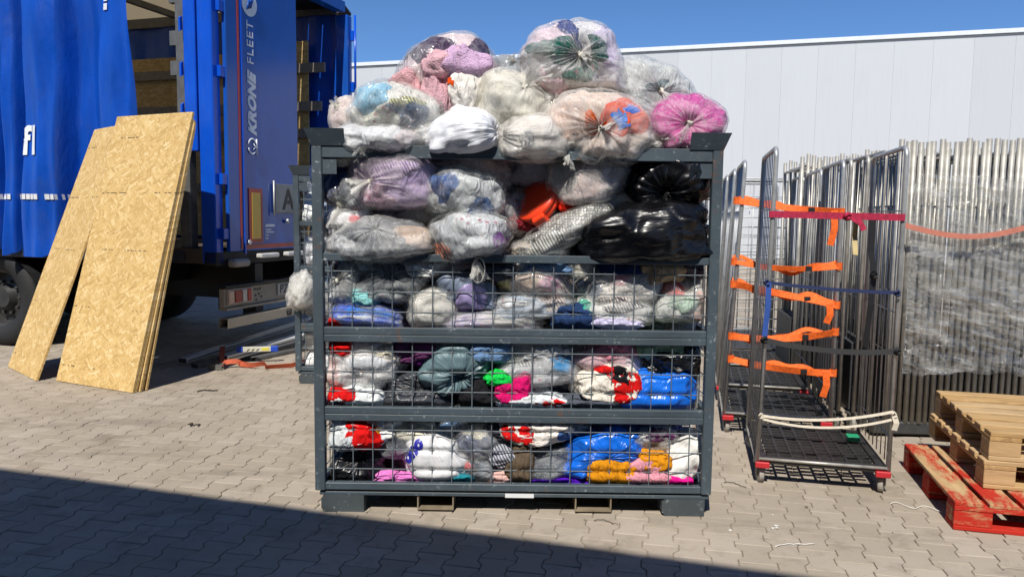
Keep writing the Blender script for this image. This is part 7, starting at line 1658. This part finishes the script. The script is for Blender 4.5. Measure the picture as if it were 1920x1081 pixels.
        for pi, (u, v, ru, rv, colr) in enumerate(b.get('pt', ())):
            wz = .12 * fbm(N * 2.5 + sd, 3, sd + 33)
            d = np.sqrt(((N[:, 0] + wz - u) / ru) ** 2 + ((N[:, 2] + wz - v) / rv) ** 2) + np.where(N[:, 1] > .35, 9, 0)
            out = P / (np.linalg.norm(P, axis=1)[:, None] + 1e-6)
            sm_ = submesh(fin(P + out * np.where(d < 1, .0035 + .001 * pi, -.003)[:, None]) + off, Q, d < 1.06)
            if sm_ is not None:
                us = sm_[2]
                link('printed_area', np_mesh('printed_area', sm_[0], sm_[1], True, attrs_pv(T[us], Ph[us], ga[us])), plastic_mat(colr, .3), o)
        kpos = Pw[0] + off
        tmat = mt
    if kdir is not None and b.get('tail', 1):
        kv = Vector(kpos); kd = Vector(kdir)
        a = R(rot); kd = Vector((kd.x * math.cos(a) - kd.z * math.sin(a), kd.y, kd.x * math.sin(a) + kd.z * math.cos(a)))
        r0 = .013
        rng = random.Random(sd)
        mb = MB()
        pts = [kv + kd * .004 + Vector((rng.uniform(-1, 1), rng.uniform(-1, 1), rng.uniform(-1, 1))) * .011 for _ in range(9)]
        mb.tube(pts, [r0 * rng.uniform(.7, 1.1) for _ in pts], 7)
        km = mb.mesh('knot')
        at = km.attributes.new('gather', 'FLOAT', 'POINT'); at.data.foreach_set('value', np.full(len(km.vertices), 1.0, np.float32))
        at = km.attributes.new('pv', 'FLOAT_VECTOR', 'POINT'); at.data.foreach_set('vector', (np.array([v.co[:] for v in km.vertices], np.float32) * 40).ravel())
        kobj = link('knot', km, KNOT if kind in FILMS else tmat, o)
        td = b.get('td') or (kd.x + rng.uniform(-.5, .5), -.55, kd.z + rng.uniform(-.6, .3))
        tl = b.get('tl', .07)
        if ymin is None:
            link('loose_end', tail_mesh(kv + kd * .006, td, tl, .010, tl * .55, sd), tmat, o)
    return o
def knot_mat():
    t = NT('twisted bag film'); pv = t.n("ShaderNodeAttribute", attribute_name="pv").outputs["Vector"]
    nrm = t.bump(t.noise(pv, 3, 4, .6), .6, .01)
    return t.done(t.bsdf(lin('d3cfc2'), .35, 0, nrm, .5))
KNOT = knot_mat()
from mathutils.bvhtree import BVHTree
def decal(o, part, body, size, cx, cz, ang, hexcol, shear=0.0, bold=.002, off=.0025):
    """lettering printed on a bag: flat text wrapped onto the front of one of its meshes (cx, cz local metres)"""
    src = [c for c in o.children if c.name.split('.')[0] == part][0]
    me = src.data
    bv = BVHTree.FromPolygons([v.co[:] for v in me.vertices], [p.vertices[:] for p in me.polygons])
    tm = text_mesh(body, size, shear, bold, 0.0)
    b_ = bmesh.new(); b_.from_mesh(tm); bmesh.ops.triangulate(b_, faces=b_.faces[:])
    bmesh.ops.subdivide_edges(b_, edges=[e for e in b_.edges if e.calc_length() > .012], cuts=2)
    bmesh.ops.triangulate(b_, faces=b_.faces[:])
    c_, s_ = math.cos(ang), math.sin(ang)
    for v in b_.verts:
        x_, z_ = v.co.x * c_ - v.co.y * s_ + cx, v.co.x * s_ + v.co.y * c_ + cz
        hit = bv.ray_cast(Vector((x_, -3, z_)), Vector((0, 1, 0)))
        v.co = (x_, hit[0].y - off, z_) if hit[0] is not None else (9, 9, 9)
    bmesh.ops.delete(b_, geom=[v for v in b_.verts if v.co.x > 8], context='VERTS')
    bmesh.ops.recalc_face_normals(b_, faces=b_.faces[:])
    b_.to_mesh(tm); b_.free()
    return link('lettering', tm, plain('printed ink ' + hexcol, hexcol, .5, 0, .05), o)
BY = {}
for b_ in BAGS: BY[b_['l']] = (bag(b_), b_)
def by(start): return [v for k_, v in BY.items() if k_.startswith(start)][0]
o_, b_ = by('big round bag crowning')
rz_ = b_['r'][2]
decal(o_, 'garment', 'nadely', .060, -.035, rz_ + .045, R(163), 'e6ebe8')
decal(o_, 'garment', 'Martin', .058, -.045, rz_ + .010, R(160), 'e6ebe8', .3)
o_, b_ = by('round white bag with blue lettering')
decal(o_, 'plastic_skin', 'ono', .085, -.135, b_['r'][2] - .02, R(52), '26289a', .3, .006)
o_, b_ = by('knotted bag showing an orange')
decal(o_, 'garment', 'M', .075, .075, b_['r'][2] + .01, R(40), '2d76d0', 0, .012, .012)
decal(o_, 'garment', 'v', .085, .105, b_['r'][2] + .05, R(200), '2d76d0', 0, .012, .012)

# loop of bag film hanging over the middle beam
o_, b_ = by('clear grey bag with purple carrier')
kz = [c for c in o_.children if c.name.split('.')[0] == 'knot'][0]
kc = sum((v.co for v in kz.data.vertices), Vector()) / len(kz.data.vertices)
lp = MB(); pts, wd = [], []
for i in range(26):
    a = 2 * math.pi * i / 25
    pts.append(kc + Vector((.032 * math.sin(a) + .012, -.022 - .006 * math.sin(a * .5), -.062 + .060 * math.cos(a)))); wd.append((.35 * math.cos(a), -1, .2 * math.sin(a * 2)))
lp.ribbon(pts, wd, .030, .003)
lm = lp.mesh('film_loop')
for nm, ty, vals in (('gather', 'FLOAT', np.full(len(lm.vertices), .8)), ('pv', 'FLOAT_VECTOR', np.array([v.co[:] for v in lm.vertices]) * 30)):
    at = lm.attributes.new(nm, ty, 'POINT'); at.data.foreach_set('value' if ty == 'FLOAT' else 'vector', np.asarray(vals, np.float32).ravel())
link('film_loop', lm, FILMS['milky'], o_)

# clear jar with an orange clip lid
jr = thing('storage_jar', 'clear storage jar with bright orange clip lid lying among the bags', 'jar', (.135, 3.99, 1.56))
ax = Vector((-.60, -.62, .50)).normalized()
M = ax.to_track_quat('Z', 'Y').to_matrix().to_4x4() @ Matrix.Rotation(R(35), 4, 'Z')
def lathe(prof, n=40):
    V, Q = [], []
    for r_, h_ in prof:
        for k in range(n): V.append(M @ Vector((r_ * math.cos(2 * math.pi * k / n), r_ * math.sin(2 * math.pi * k / n), h_)))
    for j in range(len(prof) - 1):
        for k in range(n): Q.append((j * n + k, j * n + (k + 1) % n, (j + 1) * n + (k + 1) % n, (j + 1) * n + k))
    return [v[:] for v in V], Q
JO = plain('orange lid plastic', 'e2401c', .35, 0, .06)
def clear_mat():
    t = NT('clear jar plastic'); tr_ = t.n("ShaderNodeBsdfTransparent"); tr_.inputs[0].default_value = (.82, .84, .86, 1)
    g_ = t.n("ShaderNodeBsdfGlossy"); g_.inputs["Roughness"].default_value = .08
    f_ = t.n("ShaderNodeFresnel"); m_ = t.n("ShaderNodeMixShader"); t.l(f_.outputs[0], m_.inputs[0]); t.l(tr_.outputs[0], m_.inputs[1]); t.l(g_.outputs[0], m_.inputs[2])
    return t.done(m_.outputs[0])
link('body', np_mesh('body', *lathe([(.01, -.16), (.08, -.155), (.108, -.12), (.115, -.05), (.112, .0)])), clear_mat(), jr)
link('lid', np_mesh('lid', *lathe([(.113, -.005), (.124, -.004), (.125, .018), (.120, .020), (.120, .026), (.125, .028), (.125, .046), (.118, .055), (.06, .058), (.0, .058)])), JO, jr)
mb = MB(); mb.box(-.035, .035, .115, .150, -.035, .052, M, bev=.006); mb.build('clip', JO, jr)
mb = MB(); mb.box(-.035, .035, -.150, -.115, -.035, .052, M, bev=.006); mb.build('clip', JO, jr)
mb = MB(); mb.tube([M @ Vector((-.128, -.05, -.05)), M @ Vector((-.135, -.02, -.05)), M @ Vector((-.135, .03, -.05)), M @ Vector((-.128, .06, -.05))], [.012, .009, .009, .012], 8); mb.build('handle', plain('red handle', 'c8321e', .35), jr)
mb = MB(); mb.tube([M @ Vector((-.02, .152, .01)), M @ Vector((.02, .152, .01))], .012, 8); mb.build('clip_window', plain('clear grey clip', 'b9bab6', .3), jr)
Pj, Qj, *_ = blob(.085, .085, .06, None, 5, (40, 26), .15, 0, .004, 2.2, .015)
Pj = [(M @ Vector((p[0], p[1], p[2] - .07)))[:] for p in Pj]
link('contents', np_mesh('contents', Pj, Qj), cloth_mat('75607c'), jr)
